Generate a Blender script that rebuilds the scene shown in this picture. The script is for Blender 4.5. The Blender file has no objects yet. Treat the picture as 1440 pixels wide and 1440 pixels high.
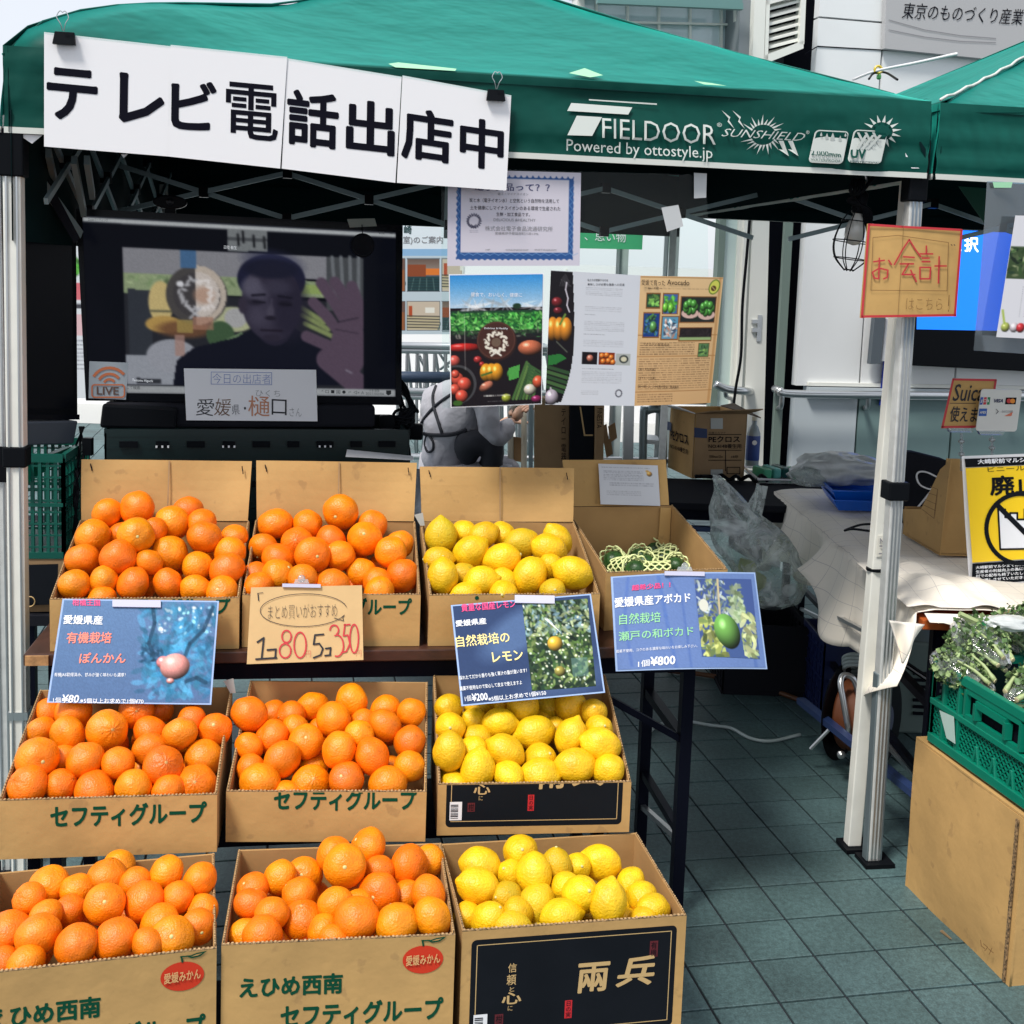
import bpy, bmesh, math, random
import numpy as np
from mathutils import Vector, Matrix, noise
random.seed(7)
SC = bpy.context.scene
COL = SC.collection
# ---------------------------------------------------------------- camera
F_PX, PITCH, ROLL, CX, CY, CAMH = 1648.0, math.radians(6.27), math.radians(2.02), 720.0, 569.0, 1.6
FW = Vector((0, math.cos(PITCH), -math.sin(PITCH)))
_rt = Vector((1, 0, 0)); _up = _rt.cross(FW)
RT = math.cos(ROLL)*_rt + math.sin(ROLL)*_up
UPV = -math.sin(ROLL)*_rt + math.cos(ROLL)*_up
CAMP = Vector((0, 0, CAMH))
cam_data = bpy.data.cameras.new('camera'); cam = bpy.data.objects.new('camera', cam_data); COL.objects.link(cam)
m = Matrix((RT, UPV, -FW)).transposed().to_4x4(); m.translation = CAMP; cam.matrix_world = m
cam_data.sensor_width = 36; cam_data.lens = 36*F_PX/1440; cam_data.shift_y = -(720-CY)/1440
cam_data.clip_start = .05; cam_data.clip_end = 500
SC.camera = cam
# ---------------------------------------------------------------- light
SUN_DIR = Vector((-.36, -.40, .84)).normalized()      # towards the sun
W = bpy.data.worlds.new('World'); SC.world = W; W.use_nodes = True
nt = W.node_tree; nt.nodes.clear()
sky = nt.nodes.new('ShaderNodeTexSky'); sky.sky_type = 'NISHITA'; sky.sun_disc = False
sky.sun_elevation = math.asin(SUN_DIR.z); sky.sun_rotation = math.atan2(SUN_DIR.x, SUN_DIR.y)
sky.air_density = 1.0; sky.dust_density = 2.0; sky.ozone_density = 1.0
bg = nt.nodes.new('ShaderNodeBackground'); bg.inputs[1].default_value = .10
wo = nt.nodes.new('ShaderNodeOutputWorld'); veil = nt.nodes.new('ShaderNodeMix'); veil.data_type = 'RGBA'; tcw = nt.nodes.new('ShaderNodeTexCoord'); nzw = nt.nodes.new('ShaderNodeTexNoise')   # thin white cloud over the sky
nzw.inputs['Scale'].default_value = 2.2; nzw.inputs['Detail'].default_value = 6; nt.links.new(tcw.outputs['Generated'], nzw.inputs['Vector'])
mrw = nt.nodes.new('ShaderNodeMapRange'); mrw.inputs['From Min'].default_value = .3; mrw.inputs['From Max'].default_value = .6; mrw.inputs['To Min'].default_value = .72; mrw.inputs['To Max'].default_value = .9
nt.links.new(nzw.outputs['Fac'], mrw.inputs['Value']); nt.links.new(mrw.outputs[0], veil.inputs['Factor']); nt.links.new(sky.outputs[0], veil.inputs['A']); veil.inputs['B'].default_value = (5.2, 5.4, 5.8, 1)
nt.links.new(veil.outputs['Result'], bg.inputs[0]); nt.links.new(bg.outputs[0], wo.inputs[0])
sl = bpy.data.lights.new('sun', 'SUN'); sl.energy = 2.3; sl.angle = math.radians(14); sl.color = (1, .95, .88)
so = bpy.data.objects.new('sun', sl); so.rotation_euler = SUN_DIR.to_track_quat('Z', 'Y').to_euler(); so.location = (0, 0, 9); COL.objects.link(so)
SC.view_settings.view_transform = 'Standard'; SC.view_settings.look = 'None'
SC.view_settings.gamma = 1; SC.view_settings.use_curve_mapping = False; SC.view_settings.exposure = .82
# ---------------------------------------------------------------- where a pixel of the photograph lies in the place
def _ray(x, y): return FW*F_PX + RT*(x-CX) - UPV*(y-CY)
def G(x, y, z=0): d = _ray(x, y); return CAMP + d*((z-CAMH)/d.z)
def P(x, y, Y): d = _ray(x, y); return CAMP + d*(Y/d.y)
def PL(x, y, pl):
    p0, n = pl; d = _ray(x, y); return CAMP + d*((p0-CAMP).dot(n)/d.dot(n))
def pxm(p): return F_PX/((Vector(p)-CAMP).dot(FW))
def vplane(x0, Y0, x1, Y1, y=500):
    a, b = P(x0, y, Y0), P(x1, y, Y1); d = Vector((b.x-a.x, b.y-a.y, 0)).normalized(); return (a, Vector((d.y, -d.x, 0)))
# ---------------------------------------------------------------- materials
def lin(c): return tuple(((v/255)/12.92 if v/255 <= .04045 else ((v/255+.055)/1.055)**2.4) for v in c)
MATS = {}
def mat(name, col, rough=.6, metal=0, var=0, vscale=20, bump=0, bscale=80, bdist=.002, specks=None, spec=.5, trans=0, alpha=1, sheen=0, sheen_tint=None, objvar=0, emit=0, coat=0, sss=0, col2=None, distort=0):
    if name in MATS: return MATS[name]
    m = bpy.data.materials.new(name); m.use_nodes = True; n = m.node_tree.nodes; l = m.node_tree.links
    b = n['Principled BSDF']; b.inputs['Base Color'].default_value = (*col, 1); b.inputs['Roughness'].default_value = rough
    b.inputs['Metallic'].default_value = metal; b.inputs['Specular IOR Level'].default_value = spec
    b.inputs['Transmission Weight'].default_value = trans; b.inputs['Alpha'].default_value = alpha
    b.inputs['Sheen Weight'].default_value = sheen; b.inputs['Sheen Tint'].default_value = (*(sheen_tint or (1, 1, 1)), 1); b.inputs['Sheen Roughness'].default_value = .6; b.inputs['Coat Weight'].default_value = coat
    if sss: b.inputs['Subsurface Weight'].default_value = sss; b.inputs['Subsurface Radius'].default_value = (.01, .005, .002)
    if emit: b.inputs['Emission Color'].default_value = (*col, 1); b.inputs['Emission Strength'].default_value = emit
    tc = n.new('ShaderNodeTexCoord')
    src = None
    if var or col2:
        nz = n.new('ShaderNodeTexNoise'); nz.inputs['Scale'].default_value = vscale; nz.inputs['Detail'].default_value = 5
        nz.inputs['Distortion'].default_value = distort
        l.new(tc.outputs['Object'], nz.inputs['Vector'])
        mx = n.new('ShaderNodeMix'); mx.data_type = 'RGBA'
        cr = n.new('ShaderNodeValToRGB'); cr.color_ramp.elements[0].position = .35; cr.color_ramp.elements[1].position = .65
        l.new(nz.outputs['Fac'], cr.inputs[0]); l.new(cr.outputs[0], mx.inputs['Factor'])
        a = tuple(c*(1-var) for c in col); c2 = col2 or tuple(min(1, c*(1+var)) for c in col)
        mx.inputs['A'].default_value = (*a, 1); mx.inputs['B'].default_value = (*c2, 1)
        src = mx.outputs['Result']
    if specks:                                                         # small blemishes: (colour, scale, threshold, strength)
        c_, sc_, th_, st_ = specks; ns = n.new('ShaderNodeTexNoise'); ns.inputs['Scale'].default_value = sc_; ns.inputs['Detail'].default_value = 4; oi_ = n.new('ShaderNodeObjectInfo'); va = n.new('ShaderNodeVectorMath'); va.operation = 'MULTIPLY_ADD'
        cx_ = n.new('ShaderNodeCombineXYZ'); l.new(oi_.outputs['Random'], cx_.inputs[0]); l.new(cx_.outputs[0], va.inputs[0]); va.inputs[1].default_value = (37, 0, 0); l.new(tc.outputs['Object'], va.inputs[2]); l.new(va.outputs[0], ns.inputs['Vector'])
        ms_ = n.new('ShaderNodeMapRange'); ms_.inputs['From Min'].default_value = th_; ms_.inputs['From Max'].default_value = th_+.05; ms_.inputs['To Max'].default_value = st_; l.new(ns.outputs['Fac'], ms_.inputs['Value'])
        m3 = n.new('ShaderNodeMix'); m3.data_type = 'RGBA'; l.new(ms_.outputs[0], m3.inputs['Factor']); m3.inputs['B'].default_value = (*c_, 1)
        if src: l.new(src, m3.inputs['A'])
        else: m3.inputs['A'].default_value = (*col, 1)
        src = m3.outputs['Result']
    if objvar:
        oi = n.new('ShaderNodeObjectInfo'); hs = n.new('ShaderNodeHueSaturation')
        mr = n.new('ShaderNodeMapRange'); mr.inputs['To Min'].default_value = 1-objvar; mr.inputs['To Max'].default_value = 1+objvar
        l.new(oi.outputs['Random'], mr.inputs['Value']); l.new(mr.outputs[0], hs.inputs['Value'])
        mh = n.new('ShaderNodeMapRange'); mh.inputs['To Min'].default_value = .5-objvar*.05; mh.inputs['To Max'].default_value = .5+objvar*.05
        ml = n.new('ShaderNodeMath'); ml.operation = 'FRACT'; mm = n.new('ShaderNodeMath'); mm.operation = 'MULTIPLY'; mm.inputs[1].default_value = 7.3
        l.new(oi.outputs['Random'], mm.inputs[0]); l.new(mm.outputs[0], ml.inputs[0]); l.new(ml.outputs[0], mh.inputs['Value']); l.new(mh.outputs[0], hs.inputs['Hue'])
        if src: l.new(src, hs.inputs['Color'])
        else: hs.inputs['Color'].default_value = (*col, 1)
        src = hs.outputs[0]
    if src: l.new(src, b.inputs['Base Color'])
    if bump:
        nb = n.new('ShaderNodeTexNoise'); nb.inputs['Scale'].default_value = bscale; nb.inputs['Detail'].default_value = 3
        l.new(tc.outputs['Object'], nb.inputs['Vector'])
        bp = n.new('ShaderNodeBump'); bp.inputs['Strength'].default_value = bump; bp.inputs['Distance'].default_value = bdist
        l.new(nb.outputs['Fac'], bp.inputs['Height']); l.new(bp.outputs[0], b.inputs['Normal'])
    MATS[name] = m; return m
def attr_mat(name, rough=.35, emit=0, spec=.5, coat=0):
    m = bpy.data.materials.new(name); m.use_nodes = True; n = m.node_tree.nodes; l = m.node_tree.links
    b = n['Principled BSDF']; at = n.new('ShaderNodeAttribute'); at.attribute_name = 'Col'
    b.inputs['Roughness'].default_value = rough; b.inputs['Specular IOR Level'].default_value = spec; b.inputs['Coat Weight'].default_value = coat
    if emit:
        b.inputs['Base Color'].default_value = (.002, .002, .003, 1)
        l.new(at.outputs['Color'], b.inputs['Emission Color']); b.inputs['Emission Strength'].default_value = emit
    else: l.new(at.outputs['Color'], b.inputs['Base Color'])
    return m
def film_mat(name, tint=(.9, 1, .97), gloss=.12, haze=.05, rough=.05, wr=0, wscale=14):
    m = bpy.data.materials.new(name); m.use_nodes = True; n = m.node_tree.nodes; l = m.node_tree.links
    n.remove(n['Principled BSDF']); o = n['Material Output']
    t = n.new('ShaderNodeBsdfTransparent'); t.inputs[0].default_value = (*tint, 1)
    g = n.new('ShaderNodeBsdfGlossy'); g.inputs['Roughness'].default_value = rough
    d = n.new('ShaderNodeBsdfDiffuse'); d.inputs[0].default_value = (.8, .85, .85, 1)
    fr = n.new('ShaderNodeFresnel'); fr.inputs[0].default_value = 1.45
    ma = n.new('ShaderNodeMath'); ma.operation = 'MULTIPLY_ADD'; ma.inputs[1].default_value = min(.9, .2+gloss*2); ma.inputs[2].default_value = gloss*.2
    l.new(fr.outputs[0], ma.inputs[0])
    m1 = n.new('ShaderNodeMixShader'); m2 = n.new('ShaderNodeMixShader')
    l.new(ma.outputs[0], m1.inputs[0]); l.new(t.outputs[0], m1.inputs[1]); l.new(g.outputs[0], m1.inputs[2])
    if wr:
        tc = n.new('ShaderNodeTexCoord'); nb = n.new('ShaderNodeTexNoise'); nb.inputs['Scale'].default_value = wscale; nb.inputs['Distortion'].default_value = 2; nb.inputs['Detail'].default_value = 4
        l.new(tc.outputs['Object'], nb.inputs['Vector'])
        bp = n.new('ShaderNodeBump'); bp.inputs['Strength'].default_value = wr; bp.inputs['Distance'].default_value = .02
        l.new(nb.outputs['Fac'], bp.inputs['Height']); l.new(bp.outputs[0], g.inputs['Normal']); l.new(bp.outputs[0], fr.inputs['Normal'])
        mr = n.new('ShaderNodeMapRange'); mr.inputs['From Min'].default_value = .45; mr.inputs['From Max'].default_value = .75
        mr.inputs['To Min'].default_value = haze*.5; mr.inputs['To Max'].default_value = min(1, haze*2.5)
        l.new(nb.outputs['Fac'], mr.inputs['Value']); l.new(mr.outputs[0], m2.inputs[0])
    else: m2.inputs[0].default_value = haze
    l.new(m1.outputs[0], m2.inputs[1]); l.new(d.outputs[0], m2.inputs[2]); l.new(m2.outputs[0], o.inputs[0])
    return m
# ---------------------------------------------------------------- objects
def tag(o, label=None, cat=None, group=None, kind=None):
    if label: o['label'] = label
    if cat: o['category'] = cat
    if group: o['group'] = group
    if kind: o['kind'] = kind
    return o
def thing(name, label, cat, loc, group=None, rz=0):
    o = bpy.data.objects.new(name, None); COL.objects.link(o); o.location = loc; o.rotation_euler = (0, 0, rz)
    o.empty_display_size = .05
    return tag(o, label, cat, group)
def obj(name, vf, material, parent=None, smooth=False, bevel=0, world=True, origin=None, label=None):
    """vf = (verts, faces) in world metres; a child's mesh is stored relative to its thing's base"""
    vs, fs = vf; vs = [Vector(v) for v in vs]
    if parent is not None and world:
        q = parent; off = Vector((0, 0, 0))
        while q is not None: off += Vector(q.location); q = q.parent
        vs = [v-off for v in vs]; loc = (0, 0, 0)
    elif parent is None and world:
        if origin is None:
            a = np.array([tuple(v) for v in vs]); origin = Vector(((a[:, 0].min()+a[:, 0].max())/2, (a[:, 1].min()+a[:, 1].max())/2, a[:, 2].min()))
        vs = [v-Vector(origin) for v in vs]; loc = origin
    else: loc = (0, 0, 0)
    me = bpy.data.meshes.new(name); me.from_pydata([tuple(v) for v in vs], [], fs); me.update()
    if smooth: me.polygons.foreach_set('use_smooth', [True]*len(me.polygons))
    if material: me.materials.append(material)
    o = bpy.data.objects.new(name, me); COL.objects.link(o); o.location = loc
    if parent is not None: o.parent = parent
    if bevel:
        b = o.modifiers.new('bevel', 'BEVEL'); b.width = bevel; b.segments = 2; b.limit_method = 'ANGLE'
    if label: o['label'] = label
    return o
def copy_tree(o, parent=None):
    c = o.copy(); COL.objects.link(c); c.parent = parent
    for ch in list(o.children): copy_tree(ch, c)
    return c
class MB:
    def __init__(s): s.v = []; s.f = []
    def add(s, vf):
        k = len(s.v); s.v += [Vector(v) for v in vf[0]]; s.f += [tuple(i+k for i in f) for f in vf[1]]; return s
    @property
    def vf(s): return (s.v, s.f)
XA, YA, ZA = Vector((1, 0, 0)), Vector((0, 1, 0)), Vector((0, 0, 1))
BOXF = [(0, 3, 2, 1), (4, 5, 6, 7), (0, 1, 5, 4), (1, 2, 6, 5), (2, 3, 7, 6), (3, 0, 4, 7)]
def hexa(b, t): return (list(b)+list(t), BOXF)                      # 4 bottom + 4 top corners
def box(c, sx, sy, sz, u=XA, n=YA):
    """c = centre of the base"""
    c = Vector(c); u = Vector(u); n = Vector(n); q = [c-u*sx/2-n*sy/2, c+u*sx/2-n*sy/2, c+u*sx/2+n*sy/2, c-u*sx/2+n*sy/2]
    return hexa(q, [p+ZA*sz for p in q])
def bar(a, b, w, h=None, side=None):
    a, b = Vector(a), Vector(b); h = h or w; d = (b-a).normalized()
    s = Vector(side) if side else (ZA if abs(d.z) < .9 else XA); s = d.cross(s).normalized(); t = s.cross(d)
    q = [-s*w/2-t*h/2, s*w/2-t*h/2, s*w/2+t*h/2, -s*w/2+t*h/2]
    return hexa([a+k for k in q], [b+k for k in q])
def tube(path, r, seg=8, closed=False, cap=True):
    pts = [Vector(p) for p in path]; n = len(pts); vs = []; fs = []
    prev = None
    for i, p in enumerate(pts):
        d = (pts[(i+1) % n if closed else min(i+1, n-1)] - pts[(i-1) % n if closed else max(i-1, 0)])
        if d.length < 1e-9: d = ZA.copy()
        d.normalize()
        if prev is None: s = d.cross(ZA if abs(d.z) < .9 else XA).normalized()
        else: s = (prev - d*prev.dot(d)).normalized()
        prev = s; t = d.cross(s); rr = r[i] if isinstance(r, (list, tuple)) else r
        vs += [p+(s*math.cos(2*math.pi*k/seg)+t*math.sin(2*math.pi*k/seg))*rr for k in range(seg)]
    for i in range(n if closed else n-1):
        a, b = i*seg, ((i+1) % n)*seg
        fs += [(a+k, a+(k+1) % seg, b+(k+1) % seg, b+k) for k in range(seg)]
    if cap and not closed: fs += [tuple(range(seg))[::-1], tuple(range((n-1)*seg, n*seg))]
    return vs, fs
def smooth_path(pts, n=8):
    pts = [Vector(p) for p in pts]; out = []
    q = [pts[0]*2-pts[1]]+pts+[pts[-1]*2-pts[-2]]
    for i in range(1, len(q)-2):
        for k in range(n):
            t = k/n; a, b, c, d = q[i-1], q[i], q[i+1], q[i+2]
            out.append(.5*((2*b)+(c-a)*t+(2*a-5*b+4*c-d)*t*t+(3*b-a-3*c+d)*t**3))
    out.append(pts[-1]); return out
def lathe(c, prof, seg=24, axis=ZA):
    c = Vector(c); ax = Vector(axis).normalized(); s = ax.orthogonal().normalized(); t = ax.cross(s); vs = []; fs = []
    for r, z in prof: vs += [c+ax*z+(s*math.cos(2*math.pi*k/seg)+t*math.sin(2*math.pi*k/seg))*r for k in range(seg)]
    for i in range(len(prof)-1): fs += [(i*seg+k, i*seg+(k+1) % seg, (i+1)*seg+(k+1) % seg, (i+1)*seg+k) for k in range(seg)]
    fs += [tuple(range(seg))[::-1], tuple(range((len(prof)-1)*seg, len(prof)*seg))]
    return vs, fs
def prism(poly, off):
    """flat polygon (world points) given thickness off (a vector)"""
    p = [Vector(q) for q in poly]; n = len(p); off = Vector(off)
    return p+[q+off for q in p], [tuple(range(n)), tuple(range(2*n-1, n-1, -1))]+[(i, i+n, (i+1) % n+n, (i+1) % n) for i in range(n)]
def quad(pl, *px): return [PL(x, y, pl) for x, y in px]
def bil(q, u, v):
    a, b, c, d = q  # TL TR BR BL
    return (a*(1-u)+b*u)*(1-v)+(d*(1-u)+c*u)*v
def qn(q): return (q[3]-q[0]).cross(q[1]-q[0]).normalized()           # normal towards the viewer for TL TR BR BL
def sheet(q, t=.0006, nx=1, ny=1, bend=None):
    """thin solid sheet on the quad q, optionally bent by bend(u, v)"""
    n = qn(q); f = []; b = []
    for j in range(ny+1):
        for i in range(nx+1):
            p = bil(q, i/nx, j/ny); o = bend(i/nx, j/ny) if bend else 0
            f.append(p+n*(o)); b.append(p+n*(o-t))
    N = len(f); fs = []; w = nx+1
    for j in range(ny):
        for i in range(nx):
            a = j*w+i; fs.append((a, a+w, a+w+1, a+1)); fs.append((a+N, a+1+N, a+w+1+N, a+w+N))
    vv = f+b; rim = [i for i in range(nx)]+[j*w+nx for j in range(ny)]+[ny*w+i for i in range(nx, 0, -1)]+[j*w for j in range(ny, 0, -1)]
    m_ = len(rim); k0 = len(vv); vv = vv+[f[i] for i in rim]+[b[i] for i in rim]
    fs += [(k0+i, k0+(i+1) % m_, k0+m_+(i+1) % m_, k0+m_+i) for i in range(m_)]
    return vv, fs
# ---------------------------------------------------------------- lettering
_tc = {}
def glyphs(body, bold=0, shear=0, vertical=False, res=2):
    k = (body, bold, shear, vertical, res)
    if k in _tc: return _tc[k]
    cu = bpy.data.curves.new('lettering', 'FONT'); cu.body = '\n'.join(body) if vertical else body
    cu.size = 1; cu.offset = min(0, bold); cu.shear = shear; cu.resolution_u = res
    if vertical: cu.space_line = .98
    o = bpy.data.objects.new('tmp', cu); COL.objects.link(o)
    me = bpy.data.meshes.new_from_object(o.evaluated_get(bpy.context.evaluated_depsgraph_get()))
    a = np.zeros(len(me.vertices)*3); me.vertices.foreach_get('co', a); a = a.reshape(-1, 3); a[:, 2] = 0; fs = [tuple(p.vertices) for p in me.polygons]
    if bold > 0:                                                       # heavier strokes: the glyph repeated a little way off
        nn = 8 if bold >= .02 else 4; n0 = len(a); parts = [a]; ff = list(fs)
        for i in range(nn):
            t = 2*math.pi*(i+.5)/nn; parts.append(a+np.array([math.cos(t)*bold, math.sin(t)*bold, (i+1)*.00004])); ff += [tuple(q+n0*(i+1) for q in f) for f in fs]
        a = np.concatenate(parts); fs = ff
    lo, hi = a.min(0), a.max(0); a[:, :2] = (a[:, :2]-lo[:2])/(hi[:2]-lo[:2]); a[:, 1] = 1-a[:, 1]
    r = (a.copy(), fs)
    bpy.data.objects.remove(o); bpy.data.curves.remove(cu); bpy.data.meshes.remove(me)
    _tc[k] = r; return r
def clip_uv(a, fs, vmin):
    bm = bmesh.new(); vs = [bm.verts.new(tuple(p)) for p in a]
    for f in fs:
        try: bm.faces.new([vs[i] for i in f])
        except ValueError: pass
    bmesh.ops.bisect_plane(bm, geom=bm.verts[:]+bm.edges[:]+bm.faces[:], plane_co=(0, vmin, 0), plane_no=(0, -1, 0), clear_outer=True)
    bm.verts.index_update()
    r = (np.array([tuple(v.co) for v in bm.verts]), [tuple(v.index for v in f.verts) for f in bm.faces]); bm.free(); return r
def text(body, TL, TR, BL, m, parent, bold=0, shear=0, name='lettering', lift=.0012, vertical=False, clip=None, bend=None, res=2, uvq=None):
    a, fs = glyphs(body, bold, shear, vertical, res)
    if clip: a, fs = clip_uv(a, fs, clip)
    TL, TR, BL = Vector(TL), Vector(TR), Vector(BL); ex, ey = TR-TL, BL-TL; n = ey.cross(ex).normalized()
    vs = []
    for u, v, w in a:
        p = TL+ex*u+ey*v+n*(lift+w)
        if bend: p = p+n*bend(p)
        vs.append(p)
    return obj(name, (vs, fs), m, parent)
def ptext(body, pl, tl, tr, bl, m, parent, **k):
    return text(body, PL(*tl, pl), PL(*tr, pl), PL(*bl, pl), m, parent, **k)
def flat(name, pl, pts, m, parent, lift=.001, bend=None):
    q = [PL(x, y, pl) for x, y in pts]; n = (pl[1] if pl[1].dot(CAMP-pl[0]) > 0 else -pl[1]); q = [p+n*(lift+(bend(p) if bend else 0)) for p in q]
    return obj(name, (q, [tuple(range(len(q)))]), m, parent)
def strokes(name, pl, lines, w, m, parent, lift=.0014, closed=False):
    """pen strokes: polylines of photo pixels on a plane, w = stroke width in photo pixels"""
    n = (pl[1] if pl[1].dot(CAMP-pl[0]) > 0 else -pl[1]); mb = MB()
    for L in lines:
        L = [Vector((x, y, 0)) for x, y in L]
        for i in range(len(L)-1):
            d = L[i+1]-L[i]
            if d.length < 1e-6: continue
            e = d.normalized()*w*.35; s = Vector((-d.y, d.x, 0)).normalized()*w/2
            c = [L[i]-e-s, L[i+1]+e-s, L[i+1]+e+s, L[i]-e+s]
            mb.add(([PL(p.x, p.y, pl)+n*(lift+.00003*i) for p in c], [(0, 1, 2, 3)]))
    return obj(name, mb.vf, m, parent)
# ---------------------------------------------------------------- printed pictures: a small raster turned into vertex colours
class Canvas:
    def __init__(s, x0, y0, x1, y1, w, h, bgc):
        s.b = (x0, y0, x1, y1); s.w, s.h = w, h
        s.X, s.Y = np.meshgrid(np.linspace(x0, x1, w), np.linspace(y0, y1, h)); s.a = np.zeros((h, w, 3)); s.a[:] = np.array(bgc, float); s.R = np.random.RandomState(5)
        s.px = (x1-x0)/w
    def _mix(s, al, col): al = np.clip(al, 0, 1)[..., None]; s.a = s.a*(1-al)+np.array(col, float)*al
    def rect(s, x0, y0, x1, y1, col, a=1, soft=.6):
        e = s.px*soft
        al = np.clip((s.X-x0)/e+.5, 0, 1)*np.clip((x1-s.X)/e+.5, 0, 1)*np.clip((s.Y-y0)/e+.5, 0, 1)*np.clip((y1-s.Y)/e+.5, 0, 1); s._mix(al*a, col)
    def _e(s, cx, cy, rx, ry, ang):
        c, k = math.cos(math.radians(ang)), math.sin(math.radians(ang)); dx, dy = s.X-cx, s.Y-cy
        return (dx*c+dy*k)/rx, (-dx*k+dy*c)/ry
    def ell(s, cx, cy, rx, ry, col, ang=0, a=1, soft=None):
        u, v = s._e(cx, cy, rx, ry, ang); d = np.sqrt(u*u+v*v); e = soft or s.px/min(rx, ry)
        s._mix(np.clip((1-d)/e+.5, 0, 1)*a, col)
    def ball(s, cx, cy, rx, ry, col, ang=0, hl=.5):
        u, v = s._e(cx, cy, rx, ry, ang); d = np.sqrt(u*u+v*v); al = np.clip((1-d)/(s.px/min(rx, ry))+.5, 0, 1)
        u2, v2 = (s.X-cx)/rx, (s.Y-cy)/ry
        sh = np.clip(1.05-.55*np.clip(u2*.5+v2*.8, -1, 1)-.45*d*d, .15, 1.5)[..., None]
        h = np.clip(1-np.sqrt((u2+.35)**2+(v2+.4)**2)/.35, 0, 1)[..., None]*hl
        c = np.clip(np.array(col, float)*sh+255*h, 0, 255); s.a = s.a*(1-al[..., None])+c*al[..., None]
    def poly(s, pts, col, a=1):
        ins = np.zeros(s.X.shape, bool); n = len(pts)
        for i in range(n):
            (xa, ya), (xb, yb) = pts[i], pts[(i+1) % n]
            if ya == yb: continue
            c = ((s.Y > min(ya, yb)) & (s.Y <= max(ya, yb)) & (s.X < (s.Y-ya)*(xb-xa)/(yb-ya)+xa)); ins ^= c
        s._mix(ins*float(a), col)
    def line(s, pts, w, col, a=1):
        for (xa, ya), (xb, yb) in zip(pts, pts[1:]):
            L = math.hypot(xb-xa, yb-ya) or 1e-6; t = np.clip(((s.X-xa)*(xb-xa)+(s.Y-ya)*(yb-ya))/L**2, 0, 1)
            d = np.hypot(s.X-(xa+t*(xb-xa)), s.Y-(ya+t*(yb-ya))); s._mix(np.clip((w/2-d)/s.px+.5, 0, 1)*a, col)
    def leaves(s, n, x0, y0, x1, y1, size, cols, a=.9, asp=.4):
        for _ in range(n):
            c = cols[s.R.randint(len(cols))]; k = size*(.5+s.R.rand())
            s.ell(x0+(x1-x0)*s.R.rand(), y0+(y1-y0)*s.R.rand(), k, k*asp, np.clip(np.array(c)*(0.7+.6*s.R.rand()), 0, 255), s.R.rand()*180, a)
    def grad(s, y0, y1, c0, c1, x0=-1e9, x1=1e9):
        t = np.clip((s.Y-y0)/(y1-y0), 0, 1)[..., None]; mk = ((s.Y >= y0) & (s.Y <= y1) & (s.X >= x0) & (s.X <= x1))[..., None]
        s.a = np.where(mk, np.array(c0, float)*(1-t)+np.array(c1, float)*t, s.a)
    def scribble(s, x0, y0, x1, y1, rows, col, gap=.25, a=.6):
        for r in range(rows):
            y = y0+(y1-y0)*(r+.5)/rows; x = x0
            while x < x1:
                L = (x1-x0)*(.02+.06*s.R.rand()); s.rect(x, y-(y1-y0)/rows*.2, min(x+L, x1), y+(y1-y0)/rows*.2, col, a*(.4+.6*s.R.rand())); x += L*(1+gap)
    def noise(s, amt): s.a = np.clip(s.a*(1+amt*(s.R.rand(s.h, s.w, 1)-.5)), 0, 255)
    def mesh(s, name, q, m, parent, lift=.0009, bend=None, k=.85, clipq=None):
        n = qn(q); vs = []; W_, H_ = s.w, s.h
        for j in range(H_):
            for i in range(W_):
                u, v = i/(W_-1), j/(H_-1); p = bil(q, u, v)+n*(lift+(bend(u, v) if bend else 0)); vs.append(p)
        fs = [(j*W_+i, (j+1)*W_+i, (j+1)*W_+i+1, j*W_+i+1) for j in range(H_-1) for i in range(W_-1)]
        o = obj(name, (vs, fs), m, parent, smooth=True)
        c = np.clip(s.a, 0, 255)/255; c = np.where(c <= .04045, c/12.92, ((c+.055)/1.055)**2.4)*k
        c = np.concatenate([c, np.ones((H_, W_, 1))], 2).astype(np.float32).ravel()
        at = o.data.color_attributes.new('Col', 'FLOAT_COLOR', 'POINT'); at.data.foreach_set('color', c); return o
# ================================================================ MATERIALS
M_TILE = mat('tile', (.062, .112, .116), .55, var=.22, vscale=220, objvar=.10, bump=.25, bscale=260)
M_TILE.name = 'tile_glazed'; _n = M_TILE.node_tree.nodes; _l = M_TILE.node_tree.links; _b = _n['Principled BSDF']
_src = _b.inputs['Base Color'].links[0].from_socket; _g = _n.new('ShaderNodeNewGeometry'); _z = _n.new('ShaderNodeTexNoise'); _z.inputs['Scale'].default_value = 2.4; _z.inputs['Detail'].default_value = 8; _l.new(_g.outputs['Position'], _z.inputs['Vector'])
_z2 = _n.new('ShaderNodeTexNoise'); _z2.inputs['Scale'].default_value = 75; _z2.inputs['Detail'].default_value = 3; _l.new(_g.outputs['Position'], _z2.inputs['Vector'])
_r = _n.new('ShaderNodeMapRange'); _r.inputs['From Min'].default_value = .3; _r.inputs['From Max'].default_value = .7; _r.inputs['To Min'].default_value = .62; _r.inputs['To Max'].default_value = 1.25; _l.new(_z.outputs['Fac'], _r.inputs['Value'])
_r2 = _n.new('ShaderNodeMapRange'); _r2.inputs['From Min'].default_value = .35; _r2.inputs['From Max'].default_value = .65; _r2.inputs['To Min'].default_value = .78; _r2.inputs['To Max'].default_value = 1.15; _l.new(_z2.outputs['Fac'], _r2.inputs['Value'])
_m = _n.new('ShaderNodeMath'); _m.operation = 'MULTIPLY'; _l.new(_r.outputs[0], _m.inputs[0]); _l.new(_r2.outputs[0], _m.inputs[1]); _h = _n.new('ShaderNodeHueSaturation'); _l.new(_m.outputs[0], _h.inputs['Value']); _l.new(_src, _h.inputs['Color']); _l.new(_h.outputs[0], _b.inputs['Base Color'])
M_GROUT = mat('grout', (.010, .013, .020), .9)
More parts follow.
